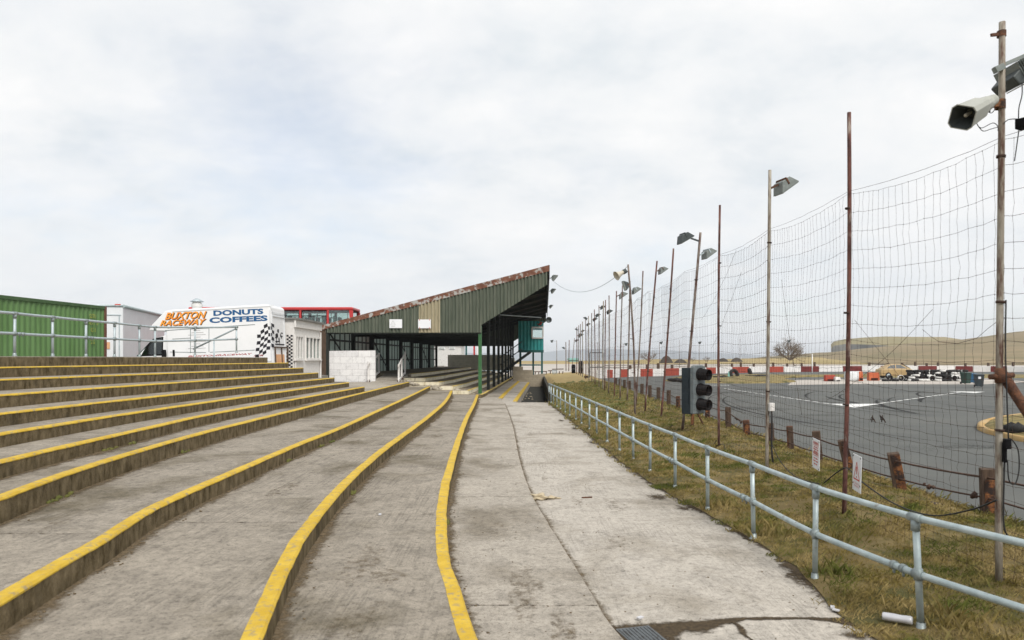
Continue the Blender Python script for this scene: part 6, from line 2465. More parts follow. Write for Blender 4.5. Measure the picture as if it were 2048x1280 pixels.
# ------------------------------------------------------------------ green shipping container
cx1 = at(213, 0, 33.6)
cx0 = at(0, 0, 27.3)
cont = thing('shipping_container', 'green ribbed shipping container with faded yellow markings', 'container', (-20.2, 29, 2.3))
ca, cb_ = Vector((cx1.x, 33.6, 0)), Vector((cx0.x - .1, 27.3, 0))
cd = (cb_ - ca).normalized()         # along the visible side, from right corner to left
cb_ = ca + cd * 8.5
cn = Vector((-cd.y, cd.x, 0))
if cn.x > 0: cn = -cn               # away from the camera side
z0, z1 = 2.2, ZC + 104 * 33.6 / F
CL = 8.5
b = MB()
vs, fs = [], []
k = int(CL / .29)
prof = [(0, 0), (.25, 0), (.5, 1), (.75, 1)]
xs = []
for i in range(k):
    for f_, dpt in prof:
        xs.append((.12 + (i + f_) * (CL - .24) / k, dpt * .045))
xs.append((CL - .12, 0))
for x, dpt in xs:
    p = ca + cd * x + cn * (.03 + dpt)
    vs += [p + zu * (z0 + .12), p + zu * (z1 - .13)]
for i in range(len(xs) - 1):
    fs.append((i * 2, i * 2 + 2, i * 2 + 3, i * 2 + 1))
b.add(vs, fs)
b.prism([ca + cd * .06 + cn * .1 + zu * z0, ca + cd * CL + cn * .1 + zu * z0, ca + cd * CL + cn * 2.42 + zu * z0, ca + cd * .06 + cn * 2.42 + zu * z0], zu * (z1 - z0 - .03))
b.build('ribbed_side', M['cont_green'], cont, recalc=False)
b = MB()
for z in (z0 + .06, z1 - .07):
    b.beam(ca + cn * .04 + zu * z, ca + cd * CL + cn * .04 + zu * z, .1, .14)
b.beam(ca + cn * 2.4 + zu * (z1 - .07), ca + cd * CL + cn * 2.4 + zu * (z1 - .07), .1, .14)
b.build('rail', M['cont_dark'], cont)
for x in (.06, CL - .06):
    for y in (.05, 2.38):
        b = MB()
        b.box(ca + cd * x + cn * y + zu * (z0 + z1) / 2, (.13, .13, z1 - z0), ax=(cd, cn, zu))
        b.build('corner_post', M['cont_rust'], cont)
b = MB()
rx_ = -cd
yy = z1 - .62
for tx, x0, wd, dz in (('GSTU', 1.20, .46, 0), ('491 0', 1.22, .62, .32), ('G1', 1.1, .32, .64), ('28', 1.1, .28, 1.2)):
    put_text(b, tx, ca + cd * (x0) - cn * .002 + zu * (yy - dz), rx_, zu, wd, .2, bold=.02, lift=.006)
b.build('stencil_marks', M['faded_yellow'], cont, recalc=False)

# ------------------------------------------------------------------ white box trailer behind the container
ta, tb = at(246, 0, 38.0), at(329, 0, 47.0)
ta.z = tb.z = 0
tl = thing('box_trailer', 'tall white box trailer parked behind the green container', 'trailer', (ta.x - 1.4, 38.5, 1.4))
td = (tb - ta).normalized()
tn = Vector((-td.y, td.x, 0))
if tn.x > 0: tn = -tn
TL = (tb - ta).length
zt0, zt1 = 2.3, ZC + 107 * 38 / F
WT = 3.2
b = MB()
b.prism([ta + zu * zt0, ta + td * TL + zu * zt0, ta + td * TL + tn * WT + zu * zt0, ta + tn * WT + zu * zt0], zu * (zt1 - zt0))
b.build('box', M['trailer_white'], tl, bevel=.05)
b = MB()
b.tube([ta + zu * (zt1 - .06) - tn * .03, ta + td * TL + zu * (zt1 - .06) - tn * .03], .09, 8)
b.tube([ta - td * .02 + zu * (zt1 - .05), ta + tn * WT - td * .02 + zu * (zt1 - .05)], .05, 8)
b.build('edge_trim', M['galv'], tl)
b = MB()
for (y, wd, za, zb2) in ((.18, .05, zt0 + .2, zt1 - .55), (WT - .1, .05, zt0 + .2, zt1 - .55)):
    b.box(ta + tn * y - td * .012 + zu * (za + zb2) / 2, (wd, .03, zb2 - za), ax=(tn, td, zu))
b.box(ta + tn * WT / 2 - td * .012 + zu * (zt1 - .55), (WT - .2, .03, .05), ax=(tn, td, zu))
b.build('door_frame', M['galv_dull'], tl)
b = MB()
b.box(ta + tn * .25 - td * .02 + zu * (zt1 + .0), (.28, .06, .1), ax=(tn, td, zu))
b.build('marker_lamp', M['sign_red'], tl)
b = MB()
b.box(ta + tn * .8 - td * .02 + zu * (zt1 - 2.2), (.32, .03, .36), ax=(tn, td, zu))
b.build('orange_label', M['orange_sheet'], tl)
for f_ in (.35, .5):
    b = MB()
    for y in (.02, WT - .3):
        b.lathe([(.001, 0), (.45, 0), (.48, .06), (.48, .24), (.45, .28), (.001, .28)], ta + td * TL * f_ + tn * y + zu * 1.88, tn, 20)
    b.build('wheel', M['rubber'], tl)
b = MB()
b.box(ta + td * TL / 2 + tn * WT / 2 + zu * 2.1, (TL * .9, WT * .5, .4), ax=(td, tn, zu))
b.build('chassis', M['black'], tl)

# ------------------------------------------------------------------ red double-decker bus
BY = 52.0
bx0, bx1 = at(376, 0, BY).x, at(706, 0, BY).x
bus = thing('double_decker_bus', 'red double-decker bus with its upper deck showing behind the kiosk', 'bus', ((bx0 + bx1) / 2, BY + 1.2, 1.4))
bz = ZC + 103 * BY / F
g0 = 1.4
up0, up1 = ZC + (HV - 651) * BY / F - .1, ZC + (HV - 620.5) * BY / F   # upper windows
BW = 2.5
b = MB()
# lower body and waist band, roof, corner pillars: an open shell so one sees through the windows
b.box(((bx0 + bx1) / 2, BY + BW / 2, (g0 + .35 + g0 + 1.2) / 2), (bx1 - bx0, BW, .85))
b.box(((bx0 + bx1) / 2, BY + BW / 2, (g0 + 2.1 + up0) / 2), (bx1 - bx0, BW, up0 - g0 - 2.1))
b.box(((bx0 + bx1) / 2, BY + BW / 2, (up1 + bz) / 2), (bx1 - bx0, BW, bz - up1))
b.build('body', M['bus_red'], bus, bevel=.08)
pu = [383, 470, 603, 658, 702]
for yy in (BY + .04, BY + BW - .04):
    for u in (380, 440, 500, 548, 600.5, 655.5):
        x = at(u, 0, BY).x
        for zc_, zh_ in (((up0 + up1) / 2, up1 - up0 + .02), (g0 + 1.66, .92)):
            b = MB()
            b.box((x, yy, zc_), (.15, .08, zh_))
            b.build('window_pillar', M['bus_red'], bus)
    b = MB()
    x = (at(701, 0, BY).x + bx1) / 2
    b.prism([(at(698, 0, BY).x, yy - .04, up1), (bx1, yy - .04, up1), (bx1, yy - .04, up0), (at(700, 0, BY).x, yy - .04, up0)], (0, .08, 0))
    b.build('corner_pillar', M['bus_red'], bus)
    b = MB()
    b.box((bx1 - .1, yy, g0 + 1.66), (.2, .08, .92))
    b.build('corner_pillar', M['bus_red'], bus)
    wd = MB()
    us = [380, 440, 500, 548, 600.5, 655.5, 699]
    for a_, c_ in zip(us, us[1:]):
        xa, xc = at(a_, 0, BY).x + .065, at(c_, 0, BY).x - .065
        wd.box(((xa + xc) / 2, yy, (up0 + up1) / 2), (xc - xa, .012, up1 - up0))
    wd.build('pane', M['glass'], bus)
    b = MB()
    for a_, c_ in zip(us[:-2], us[1:-1]):
        xa, xc = at(a_, 0, BY).x + .065, at(c_, 0, BY).x - .065
        b.box(((xa + xc) / 2, yy, up1 - .42), (xc - xa, .05, .07))
        b.box(((xa + xc) / 2, yy, up1 - .04), (xc - xa, .05, .08))
        for xx in (xa + .03, xc - .03):
            b.box((xx, yy, (up0 + up1) / 2), (.06, .05, up1 - up0))
    b.build('window_bar', M['black'], bus)
    b = MB()
    b.box(((bx0 + bx1) / 2, yy, g0 + 1.66), (bx1 - bx0 - .5, .012, .9))
    b.build('lower_glass', M['cab_glass'], bus)
b = MB()
b.box(((bx0 + bx1) / 2, BY + BW / 2, up0 - .02), (bx1 - bx0 - .3, BW - .2, .06))
b.box(((bx0 + bx1) / 2, BY + BW / 2, up1 - .02), (bx1 - bx0 - .3, BW - .2, .06))
b.build('deck_floor', M['bus_dark'], bus)
b = MB()
x = bx0 + .6
while x < bx1 - .9:
    for y in (BY + .55, BY + BW - .55):
        b.box((x, y, up0 + .45), (.12, .85, .75))
        b.box((x + .2, y, up0 + .25), (.4, .85, .12))
    x += .85
b.build('seat_row', M['bus_seat'], bus, bevel=.03)
b = MB()
x = bx0 + 1.2
while x < bx1 - .6:
    b.tube([(x, BY + BW / 2 + .3 * math.sin(x * 7), up0), (x, BY + BW / 2 + .3 * math.sin(x * 7), up1)], .025, 6)
    x += 1.15
b.build('grab_pole', M['bus_red'], bus)
for x in (bx0 + 2.2, bx1 - 2.6):
    b = MB()
    for y in (BY - .01, BY + BW - .26):
        b.lathe([(.001, 0), (.45, 0), (.5, .05), (.5, .22), (.45, .27), (.001, .27)], (x, y, g0 + .5), (0, 1, 0), 20)
    b.build('wheel', M['rubber'], bus)

# ------------------------------------------------------------------ painted barrier round the track
BP = [gp(*q, -.03) for q in ((1196, 757), (1215, 756), (1250, 754), (1330, 752), (1400, 748.3), (1450, 746.5), (1540, 744.5), (1700, 743), (1900, 742.6), (2048, 744), (2250, 748))]
bar = thing('track_barrier', 'low concrete barrier painted in red and white blocks round the far side of the track', 'barrier', BP[4])
# resample by the painted block lengths seen in the photograph
marks = [1196, 1215, 1226, 1240, 1256, 1281, 1306, 1331, 1358.5, 1386, 1400, 1413, 1432, 1465, 1498, 1536, 1567.5, 1602, 1638, 1686, 1724, 1761.6, 1798.6, 1836.6, 1873.8, 1910.6, 1945.8, 1981, 2014, 2050, 2086, 2120, 2160, 2200]


def barpt(u):
    for i in range(len(BP) - 1):
        u0 = CX + F * BP[i].x / BP[i].y
        u1 = CX + F * BP[i + 1].x / BP[i + 1].y
        if u <= u1 or i == len(BP) - 2:
            d = (u - CX) / F
            a, c = BP[i], BP[i + 1]
            t_ = (d * a.y - a.x) / ((c.x - a.x) - d * (c.y - a.y))
            return a.lerp(c, t_)


pp = [barpt(u) for u in marks]
for i in range(len(pp) - 1):
    a, c = pp[i], pp[i + 1]
    d = (c - a).normalized()
    n_ = Vector((-d.y, d.x, 0))
    h_ = 1.02 + .05 * nz(i * 1.7)
    b = MB()
    e = .02 * nz(i * 3.3)
    q = [a + d * .02 + n_ * e, c - d * .02 + n_ * e, c - d * .02 + n_ * .3, a + d * .02 + n_ * .3]
    b.prism([p - zu * .05 for p in q], zu * (h_ + .05))
    red = i % 2 == 1
    m = ('barrier_dark_red' if marks[i] > 1600 else 'barrier_red') if red else 'barrier_white'
    o = b.build('barrier_block', M[m], bar, bevel=.03)
for i, u in enumerate((1262, 1296, 1318, 1346, 1414, 1440, 1466, 1484, 1510, 1549, 1577, 1606, 1632, 1701, 1742, 1779, 1808, 1834, 1857, 1880, 1935, 1981, 2031)):
    p = barpt(u) + Vector((0, .6, 0))
    h_ = 1.5 + .35 * (i * 37 % 5) / 5
    t = thing('barrier_post', 'dark stub of timber standing behind the painted barrier, %s from the left' % (ORD[i] if i else 'first'), 'post', p, 'timber posts behind the barrier')
    b = MB()
    b.beam(p, p + zu * h_, .32 + .1 * nz(i), .3)
    b.build('shaft', M['timber'], t, bevel=.02)
b = MB()
for z in (1.25, 1.55):
    b.tube([barpt(u) + Vector((0, .6, z + .1 * nz(u * .05, z))) for u in range(1210, 2180, 22)], .03, 4)
tag(b.build('wire_strand', M['wire'], recalc=False, origin=BP[5]), 'sagging wires strung along the posts behind the far painted barrier', 'wire')
b = MB()
for i in range(70):
    u = rnd.uniform(1600, 2080)
    p = barpt(u) + Vector((0, 2 + rnd.random() * 6, 0))
    b.blob(p + zu * .2, rnd.uniform(.25, .7), sub=1, jit=.5, sc=(1.6, 1, .8))
tag(b.build('scrub', M['hill_green'], recalc=False), kind='stuff', label='low dark scrub and rubble behind the far painted barrier', cat='scrub')

# ------------------------------------------------------------------ tyre heap, blocks, cars, bins


def tyre_mesh(paint):
    b = MB()
    prof = [(.17, -.07), (.19, -.11), (.27, -.115), (.31, -.08), (.32, 0), (.31, .08), (.27, .115), (.19, .11), (.17, .07)]
    if paint == 2:
        mf = lambda i, j: 1 if j < 9 and 1 <= i <= 6 else 0
    elif paint == 1:
        mf = lambda i, j: 1 if i in (2, 3, 4, 5) else 0
    else:
        mf = lambda i, j: 0
    b.lathe([(r * 1.1, z) for r, z in prof], (0, 0, 0), (0, 0, 1), 18, mf=mf)
    b.lathe([(.17, .07), (.165, 0), (.17, -.07)], (0, 0, 0), (0, 0, 1), 18)
    return b


tl_lab = ['plain black tyre in the heap between the gold car and the wheelie bins', 'tyre with white painted tread in the heap in front of the gold car', 'black tyre painted white on one side in the heap by the gold car']
protos = []
TYR = []
rt = random.Random(21)
for row in range(4):
    x = 1790 if row else 1770
    while x < 1928:
        Yt = 74.5 + row * .75 + rt.uniform(-.2, .2)
        px = at(x, 0, Yt).x
        n_ = 1 if row == 0 else (rt.choice((2, 3, 3)) if row == 1 else rt.choice((4, 5, 5)))
        if x < 1815: n_ = 1
        for k in range(n_):
            stand_ = row == 0 and rt.random() < .5
            TYR.append((px + rt.uniform(-.1, .1), Yt + rt.uniform(-.12, .12), .10 + k * .235 if not stand_ else .30, stand_, rt.choice([0, 0, 0, 1, 1, 2, 2]), rt.uniform(0, 6.28)))
        x += rt.uniform(9.5, 11.5)
for (px, Yt, z, up_, kind, rz) in TYR:
    if len([p for p in protos if p[0] == kind]) == 0:
        o = tyre_mesh(kind).build('tyre', [M['rubber'], M['tyre_white']], local=True)
        protos.append((kind, o))
    else:
        src = [p for p in protos if p[0] == kind][0][1]
        o = src.copy()
        C.objects.link(o)
    o.location = (px, Yt, z)
    o.rotation_euler = ((PI / 2 + .2 * math.sin(rz)) if up_ else .12 * math.sin(rz * 3), 0 if not up_ else .1, rz if not up_ else .5 * math.sin(rz))
    tag(o, tl_lab[kind], 'tyre', 'tyres heaped on the infield (%s)' % ('plain', 'white tread', 'half white')[kind])
# tyres on the turf island
for i, (u, v, s, lab) in enumerate(((1468, 754, 1.5, 'large black tyre standing upright on the turf island'), (1500, 749, 1.3, 'black tyre standing beside the flattened rubber on the turf island'))):
    src = protos[0][1]
    o = src.copy(); C.objects.link(o)
    p = gp(u, v, .1)
    o.location = (p.x, p.y, .42)
    o.scale = (s * 1.35,) * 3
    o.rotation_euler = (1.3, .1, .4 + i)
    tag(o, lab, 'tyre', 'tyres on the turf island')
b = MB()
for (u, v, n_, s) in ((1340, 760, 9, .28), (1362, 762, 8, .25), (1500, 753, 10, .3), (1515, 754, 5, .2), (1432, 755, 6, .25)):
    for k in range(n_):
        p = gp(u + k * 3.4, v + .4 * math.sin(k), .15)
        b.blob((p.x, p.y, .2), s * rnd.uniform(.8, 1.3), sub=1, jit=.5, sc=(1.8, 1, .6))
tag(b.build('rubber_strip', M['rubber']), 'dark lengths of torn rubber lying on the turf island', 'rubber', kind='stuff')
b = MB()
p = gp(1457.5, 755, .1)
b.lathe([(.28, 0), (.28, .05), (.16, .06), (.04, .75), (.001, .75)], (p.x, p.y, .1), n=14)
tag(b.build('traffic_cone', M['turquoise'], origin=p), 'small green cone standing behind the upright tyre on the turf island', 'cone')
for (u0, u1, v0, v1, m, lab, Y) in ((1651, 1672, 750, 763, 'barrier_red', 'low red concrete block at the left end of the tyre heap', 74), (1671, 1682, 754, 763, 'barrier_white', 'small white block beside the low red block', 73.5), (1718, 1727, 743, 763, 'orange_plastic', 'narrow upright orange plastic barrier block', 74.5), (1738, 1760, 745, 756, 'orange_plastic', 'orange and white barrier block leaning behind the tyres', 76)):
    a, c = at(u0, v1, Y), at(u1, v0, Y)
    t = thing('barrier_unit', lab, 'barrier block', ((a.x + c.x) / 2, Y, 0), 'loose barrier blocks')
    b = MB()
    z1_ = c.z
    b.prism([(a.x, Y, 0), (c.x, Y, 0), (c.x - .05, Y + .05, z1_), (a.x + .05, Y + .05, z1_)], (0, .5, 0))
    b.build('block', M[m], t, bevel=.05)
    b = MB()
    b.box(((a.x + c.x) / 2, Y - .02, z1_ * .2), ((c.x - a.x) * .6, .08, z1_ * .2))
    b.build('forklift_slot', M['black'], t)
a = at(1706, 763, 75)
b = MB()
b.blob((a.x, 75, .5), .8, sub=4, jit=.12, sc=(1.05, .6, .85))
for q in b.v:
    q.x = a.x + max(-.78, min(.72, (q.x - a.x) * 1.35)) + .03 * nz(q.z * 5, q.y)
    q.z = max(0, min(1.02, .5 + (q.z - .5) * 1.2)) + .05 * nz(q.x * 3, q.y * 3)
tag(b.build('sheeted_bale', M['wrap'], origin=(a.x, 75, 0)), 'crumpled white sheeted bale between the red and orange blocks', 'bale')
for k, (u, v) in enumerate(((1694, 762), (1702, 763), (1712, 763))):
    pass


def car(name, label, loc, rz, paint, mats=None):
    """small hatchback: shaped body, glasshouse, wheels, lamps; x is forward"""
    t = thing(name, label, 'car', loc)
    t.rotation_euler = (0, 0, rz)
    b = MB()
    prof = [(-2.0, .35), (-2.05, .6), (-1.98, .92), (-1.1, .98), (.85, .96), (1.7, .82), (2.0, .66), (2.05, .4), (1.95, .25), (-1.95, .25)]
    b.prism([(x, -.82, z) for x, z in prof], (0, 1.64, 0))
    b.build('body', M[paint], t, bevel=.09, local=True)
    gh = [(-1.75, .95), (-1.05, 1.36), (-.45, 1.45), (.2, 1.38), (1.1, .95)]
    b = MB()
    vs = []
    for (x, z) in gh:
        iw = .78 - .20 * (z - .95) / .5
        vs += [(x, -iw, z), (x, iw, z)]
    fs = [(0, 1, 3, 2), (2, 3, 5, 4), (4, 5, 7, 6), (6, 7, 9, 8), (0, 2, 4, 6, 8), (9, 7, 5, 3, 1)]
    b.add(vs, fs)
    b.build('cabin', M[paint], t, bevel=.04, local=True)
    for s in (-1, 1):
        b = MB()
        for pts in (((-1.42, 1.0), (-1.0, 1.28), (-.5, 1.38), (-.5, 1.0)), ((-.42, 1.0), (-.42, 1.39), (.12, 1.33), (.72, 1.0))):
            b.add([(x, s * (.785 - .20 * (z - .95) / .5), z) for x, z in pts], [(0, 1, 2, 3)])
        b.build('side_window', M['dark_window'], t, local=True)
    b = MB()
    b.add([(.42, -.56, 1.36), (.42, .56, 1.36), (1.1, .7, .99), (1.1, -.7, .99)], [(0, 1, 2, 3)])
    for q in range(4): b.v[q].x += .012; b.v[q].z += .012
    b.build('windscreen', M['lamp_glass'], t, local=True)
    for x in (-1.25, 1.25):
        for s in (-1, 1):
            b = MB()
            b.lathe([(.001, 0), (.17, 0), (.29, .0), (.31, .03), (.31, .17), (.001, .17)], (x, s * .84, .31), (0, -s, 0), 18)
            w_ = b.build('wheel', M['rubber'], t, local=True)
            b = MB()
            b.lathe([(.001, -.012), (.18, -.01), (.19, .02)], (x, s * .84, .31), (0, -s, 0), 14)
            b.build('hubcap', M['galv_dull'], w_, local=True)
    for s in (-1, 1):
        b = MB()
        b.box((1.93, s * .6, .66), (.2, .3, .13))
        b.build('headlight', M['lamp_glass'], t, bevel=.02, local=True)
    return t


p = at(1790, 0, 81)
car('parked_car', 'dusty gold hatchback parked behind the tyre heap', (p.x, 80.5, .12), -.12, 'gold').scale = (1.05, 1.05, 1.15)
p = at(993, 0, 99)
car('parked_car', 'pale blue car parked beyond the dark posts of the stand', (p.x, 99, .35), 2.6, 'pale_blue')


def bin_(label, u, v, Y, m, rz, lid):
    p = at(u, v, Y)
    t = thing('wheelie_bin', label, 'wheelie bin', (p.x, Y, 0), 'wheelie bins')
    t.rotation_euler = (0, 0, rz)
    b = MB()
    vs = []
    for z, wx, wy in ((.06, .24, .27), (.95, .29, .36), (1.0, .31, .38), (1.02, .31, .38)):
        vs += [(-wx, -wy, z), (wx, -wy, z), (wx, wy, z), (-wx, wy, z)]
    fs = [(0, 1, 2, 3)] + [(i * 4 + j, i * 4 + (j + 1) % 4, i * 4 + 4 + (j + 1) % 4, i * 4 + 4 + j) for i in range(3) for j in range(4)]
    b.add(vs, fs)
    b.build('bin_body', M[m], t, bevel=.02, local=True)
    b = MB()
    b.add([(-.32, -.40, 1.02), (.32, -.40, 1.02), (.32, .4, 1.02), (-.32, .4, 1.02), (-.28, -.36, 1.07), (.28, -.36, 1.07), (.28, .38, 1.11), (-.28, .38, 1.11)], [(3, 2, 1, 0), (4, 5, 6, 7), (0, 1, 5, 4), (1, 2, 6, 5), (2, 3, 7, 6), (3, 0, 4, 7)])
    b.tube([(-.26, .42, 1.02), (.26, .42, 1.02)], .025, 8)
    b.build('lid', M[lid], t, bevel=.015, local=True)
    for s in (-1, 1):
        b = MB()
        b.lathe([(.001, -.03), (.1, -.03), (.1, .03), (.001, .03)], (s * .25, .3, .1), (1, 0, 0), 12)
        b.build('wheel', M['rubber'], t, local=True)
    return t


bin_('dark green wheelie bin standing at the right end of the tyre heap', 1931.5, 769, 66, 'bin_green', .3, 'bin_green')
g = bin_('dark grey wheelie bin with a white sticker, nearest of the bins', 1958, 775, 59, 'bin_grey', -.3, 'bin_grey')
b = MB()
b.box((-.06, -.365, .78), (.2, .012, .2))
b.build('sticker', M['sign_white'], g, local=True)
bin_('blue bin partly hidden behind the dark grey wheelie bin', 1948.5, 768, 68.5, 'bin_blue', .1, 'bin_blue').scale = (.9, .9, .85)

# ------------------------------------------------------------------ thin posts, lamps, frame and benches far off


def lamp_post(label, u, vt, vb, Y, head=0, r=.07, m='pole_c'):
    a, c = at(u, vb, Y), at(u, vt, Y)
    t = thing('lamp_post', label, 'lamp post', a, 'distant posts beyond the track')
    b = MB()
    b.tube([a - zu * .5, c], [r, r * .7], 8)
    b.build('shaft', M[m], t)
    if head:
        b = MB()
        k = Y / 210
        hp = c + Vector((head * .9, 0, -.15)) * k
        b.beam(c - zu * .1, hp, .06 * k, .06 * k)
        b.prism([hp + Vector(q) * k for q in ((-.5, -.2, .2), (.5, -.2, .35), (.15, -.2, -.5), (-.3, -.2, -.45))], Vector((0, .4, 0)) * k)
        b.build('lamp_head', M['lamp_dark'], t)
    return t


lamp_post('distant lamp post with a drooping lamp right of the control box', 1113.5, 681, 745, 110, -1.6, .06)
for u, vt, vb, Y, hd, lab in ((1246.5, 687, 742, 130, 1, 'distant lamp post seen between the cream horn and the next pole'), (1319, 684, 738, 150, .6, 'distant lamp post left of the leaning bare pole'), (1398.5, 684, 735, 160, .2, 'distant lamp post just above the traffic signal'), (1359, 680, 733, 170, 0, 'bare distant post left of the traffic signal'), (1480, 678, 740, 150, 0, 'bare distant post right of the traffic signal'), (1577, 681, 716, 176, .2, 'distant lamp post in front of the round bare tree'), (1306, 700, 735, 170, 0, 'short distant post beside the small dark mound'), (1195, 684, 740, 130, 0, 'distant bare post inside the tangle of far netting poles')):
    lamp_post(lab, u, vt, vb, Y, hd, .06)
lamp_post('white marker pole standing in front of the painted barrier', 1624.5, 708, 744, 118, 0, .09, 'white')
fr_ = thing('goal_frame', 'dark rectangular metal frame standing among the far netting poles', 'frame', at(1193, 760, 74))
for nm, p, q in (('upright', (1179.5, 705.5), (1179.5, 760)), ('upright', (1206.5, 705.5), (1206.5, 760)), ('crossbar', (1179.5, 705.5), (1206.5, 705.5)), ('crossbar', (1179.5, 734.5), (1206.5, 734.5))):
    b = MB()
    b.beam(at(*p, 74), at(*q, 74), .09, .09)
    b.build(nm, M['lamp_dark'], fr_)
for (u, v0, v1, wpx, lab) in ((1147, 729, 748, 8, 'dark upright tank left of the far netting poles'), (1162.5, 722, 747, 9, 'tall black tank standing among the far netting poles')):
    a, c = at(u, v1, 92), at(u, v0, 92)
    t = thing('upright_tank', lab, 'tank', a, 'dark tanks by the far poles')
    b = MB()
    r_ = wpx / 2 * 92 / F
    b.lathe([(.001, 0), (r_, 0), (r_ * 1.02, (c.z - a.z) * .9), (r_ * .8, c.z - a.z), (.001, c.z - a.z + .03)], a, n=18)
    b.build('tank_body', M['black'], t)
    b = MB()
    b.lathe([(r_ * 1.04, 0), (r_ * 1.06, .05), (r_ * 1.04, .1)], a + zu * (c.z - a.z) * .5, n=18)
    b.build('band', M['lamp_dark'], t)
t = thing('refuse_tub', 'small black tub standing by the foot of the far netting poles', 'tub', at(1174, 766, 70))
b = MB()
a = at(1174, 764, 70)
b.lathe([(.001, 0), (.22, 0), (.27, .5), (.29, .5), (.29, .54), (.25, .54), (.2, .06)], (a.x, 70, .1), n=16)
b.build('tub_body', M['black'], t)
b = MB()
b.tube([(a.x - .27, 70, .55), (a.x - .2, 70, .75), (a.x + .2, 70, .75), (a.x + .27, 70, .55)], .015, 6)
b.build('handle', M['rust'], t)
t = thing('trestle_fence', 'low grey timber trestles standing behind the teal control box', 'trestle', at(1090, 748, 95))
for u in (1070, 1077, 1084, 1092, 1100, 1118, 1125):
    b = MB()
    a, c = at(u, 750, 95), at(u + 1, 742.5, 95)
    b.beam(a, c, .12, .12)
    b.build('leg', M['timber'], t)
for u0, u1, v in ((1067, 1094, 743.5), (1104, 1127, 738.5), (1096, 1114, 741.5)):
    b = MB()
    b.beam(at(u0, v, 95), at(u1, v - .5, 95), .35, .12)
    b.build('top_board', M['timber'], t)
t = thing('wire_basket', 'grey wire litter basket beside the timber trestles', 'basket', at(1109, 752, 92))
a = at(1109.5, 751, 92)
for k in range(12):
    an = k * PI / 6
    b = MB() if k == 0 else b
    b.tube([(a.x + .28 * math.cos(an), 92 + .28 * math.sin(an), a.z), (a.x + .34 * math.cos(an), 92 + .34 * math.sin(an), a.z + .72)], .018, 4)
b.build('basket_bars', M['galv_dull'], t)
b = MB()
for z in (.02, .35, .7):
    b.lathe([(.29 + .07 * z, z), (.31 + .07 * z, z + .03)], a, n=16)
b.build('hoop', M['galv_dull'], t)
# turquoise shed far off
t = thing('far_shed', 'low turquoise shed on the horizon behind the far poles', 'shed', at(1145, 722, 380))
a, c = at(1138, 723, 380), at(1157, 718, 380)
b = MB()
b.prism([(a.x, 380, a.z - 1), (c.x, 380, a.z - 1), (c.x, 380, c.z - .5), (a.x, 380, c.z - .5)], (0, 8, 0))
b.build('wall', M['turquoise'], t)
b = MB()
b.prism([(a.x - .4, 379.5, c.z - .5), (a.x - .4, 388.5, c.z - .5), (a.x - .4, 384, c.z + .5)], (c.x - a.x + .8, 0, 0))
b.build('roof', M['turquoise'], t)
# pale building seen under the roof at the far end
t = thing('clubhouse', 'pale rendered clubhouse seen under the far end of the stand roof', 'building', at(910, 716, 97))
fx0, fx1, fz1 = at(862, 0, 97).x, at(922.5, 0, 97).x, at(0, 688, 97).z
b = MB()
b.prism([(fx0 - 4, 97, 1.3), (fx1, 97, 1.3), (fx1, 97, fz1), (fx0 - 4, 97, fz1)], (0, 7, 0))
b.build('wall', M['far_white'], t)
b = MB()
b.box(((fx0 - 4 + fx1) / 2, 100.4, fz1 + .12), (fx1 - fx0 + 4.6, 7.6, .22))
b.build('roof', M['rooftop'], t)
for u0, u1 in ((877, 890), (898, 910)):
    b = MB()
    a, c = at(u0, 699, 97), at(u1, 694, 97)
    b.box(((a.x + c.x) / 2, 96.97, (a.z + c.z) / 2), (c.x - a.x, .08, c.z - a.z))
    w_ = b.build('window', M['trailer_white'], t, bevel=.01)
    b = MB()
    b.box(((a.x + c.x) / 2, 96.91, (a.z + c.z) / 2), (c.x - a.x - .2, .03, c.z - a.z - .1))
    b.build('pane', M['lamp_glass'], w_)
for u, m, lab in ((932.5, 'teal_dark', 'teal post standing beyond the block wall at the far end of the stand'), (948.5, 'bus_red', 'red post standing beyond the block wall at the far end of the stand'), (955, 'white', 'white post standing beyond the block wall at the far end of the stand')):
    t = thing('marker_post', lab, 'post', at(u, 716, 92), 'posts beyond the stand')
    b = MB()
    a = at(u, 716, 92)
    b.beam((a.x, 92, .5), (a.x, 92, 4.6), .22, .2)
    b.build('shaft', M[m], t, bevel=.01)

# ------------------------------------------------------------------ bare trees, spoil heaps


def bare_tree(label, base, h, w_, seed, n0=7):
    r = random.Random(seed)
    t = thing('bare_tree', label, 'tree', base)
    trunk, crown = MB(), MB()
    base = Vector(base)

    def grow(b, p, d, L, rad, lev):
        q = p
        pts, rs = [p], [rad]
        for s in range(3):
            d = (d + Vector((r.gauss(0, .16), r.gauss(0, .16), r.gauss(.03, .10)))).normalized()
            q = q + d * L / 3
            pts.append(q); rs.append(rad * (1 - .22 * (s + 1)))
        b.tube(pts, rs, 5 if lev < 2 else 3, caps=False)
        if lev >= 5: return
        for k in range(r.choice((3, 3, 4)) if lev < 4 else 4):
            f = r.uniform(.35, 1.0)
            o = p.lerp(q, f) if lev else q
            nd = (d + Vector((r.gauss(0, .55), r.gauss(0, .55), r.gauss(.05, .35)))).normalized()
            grow(crown, o, nd, L * r.uniform(.55, .78), rad * .55, lev + 1)
    for k in range(n0):
        a = k * 2 * PI / n0 + r.uniform(-.3, .3)
        tilt = r.uniform(.25, 1.0)
        d = Vector((math.cos(a) * tilt * w_ / h, math.sin(a) * tilt * w_ / h, 1)).normalized()
        grow(trunk, base + Vector((math.cos(a) * .15, math.sin(a) * .15, -.1)), d, h * .40, h * .022, 1)
    trunk.build('trunk', M['twig'], t, recalc=False)
    crown.build('crown', M['twig'], t, recalc=False)


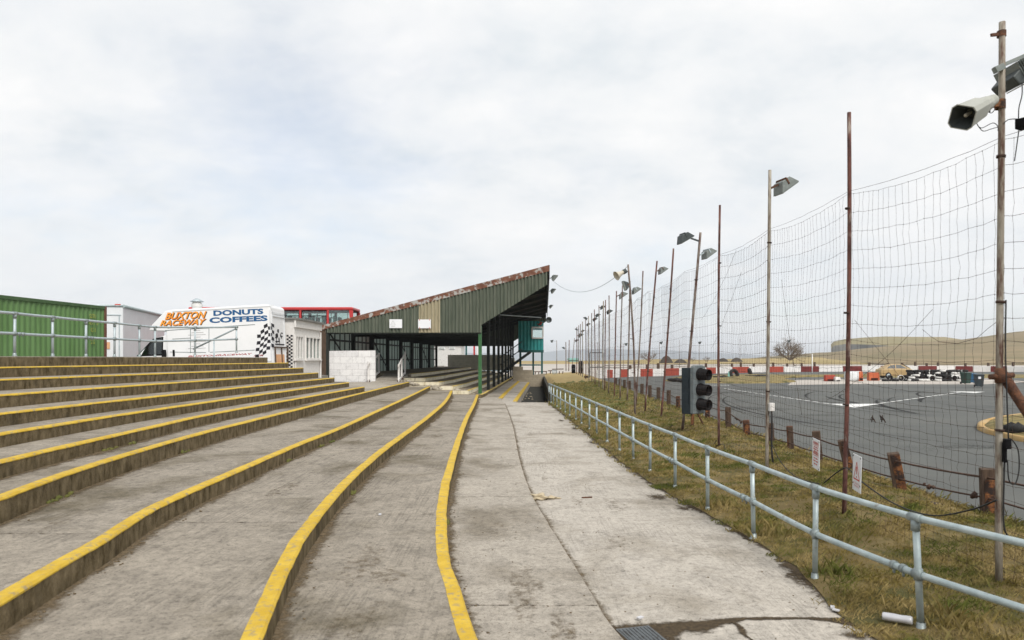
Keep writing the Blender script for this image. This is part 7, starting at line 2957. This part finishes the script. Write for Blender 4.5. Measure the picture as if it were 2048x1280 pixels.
p = at(1580, 717.5, 178)
bare_tree('rounded bare tree standing alone in front of the tan hillside', (p.x, 178, p.z - .2), 7.2, 13.5, 4, 15)
p = at(1298, 721, 175)
bare_tree('faint bare bush left of the small dark mound on the horizon', (p.x, 175, p.z - .2), 4.0, 5.0, 11, 6)
p = at(1413, 721, 185)
bare_tree('low bare bush on the horizon above the traffic signal', (p.x, 185, p.z - .2), 2.0, 3.2, 12, 5)
p = at(1385, 721, 190)
bare_tree('smallest bare bush on the horizon left of the traffic signal top', (p.x, 190, p.z - .2), 1.8, 3.0, 15, 4)
for (u, v, wpx, hpx, Y, lab) in ((1333, 722, 15, 10, 200, 'dark rounded mound of spoil left of the traffic signal'), (1361, 722.5, 14, 4, 210, 'low grey spoil mound beside the dark rounded mound'), (1446, 720, 12, 3.5, 230, 'low spoil mound on the horizon just right of the signal'), (1473, 720, 13, 4.5, 230, 'flat topped spoil mound farther right of the signal')):
    a = at(u, v, Y)
    k = Y / F
    b = MB()
    vs, fs = [], []
    rr_ = [(1, 0), (.75, .45), (.45, .85), (.2, 1), (.0, 1.0)]
    for (r_, z) in rr_:
        for j in range(20):
            an = j * PI / 10
            rad = r_ * wpx * k * (1 + .2 * nz(math.cos(an) * 1.3 + u, math.sin(an) * 1.3))
            vs.append((a.x + rad * math.cos(an), Y + rad * math.sin(an), a.z - .6 + (hpx * k + .6) * z * (1 + .1 * nz(an * 2, r_ * 5))))
    for i in range(4):
        for j in range(20):
            fs.append((i * 20 + j, i * 20 + (j + 1) % 20, (i + 1) * 20 + (j + 1) % 20, (i + 1) * 20 + j))
    b.add(vs, fs, 0, True)
    tag(b.build('spoil_mound', M['spoil'], origin=a), lab, 'mound')

# ------------------------------------------------------------------ air
b = MB()
b.box((0, 0, 5), (13000, 13000, 140))
hz_ = b.build('haze', [])
hz_.display_type = 'WIRE'
m = bpy.data.materials.new('haze_air')
m.use_nodes = True
t_ = m.node_tree
t_.nodes.clear()
o_ = N(t_, 'ShaderNodeOutputMaterial')
v_ = N(t_, 'ShaderNodeVolumePrincipled')
v_.inputs['Color'].default_value = (0.90, 0.94, 1.0, 1)
v_.inputs['Density'].default_value = HAZE = 0.00022
v_.inputs['Anisotropy'].default_value = 0.0
t_.links.new(v_.outputs[0], o_.inputs['Volume'])
hz_.data.materials.append(m)
tag(hz_, kind='stuff', label='thin pale air fading the far hills', cat='haze')
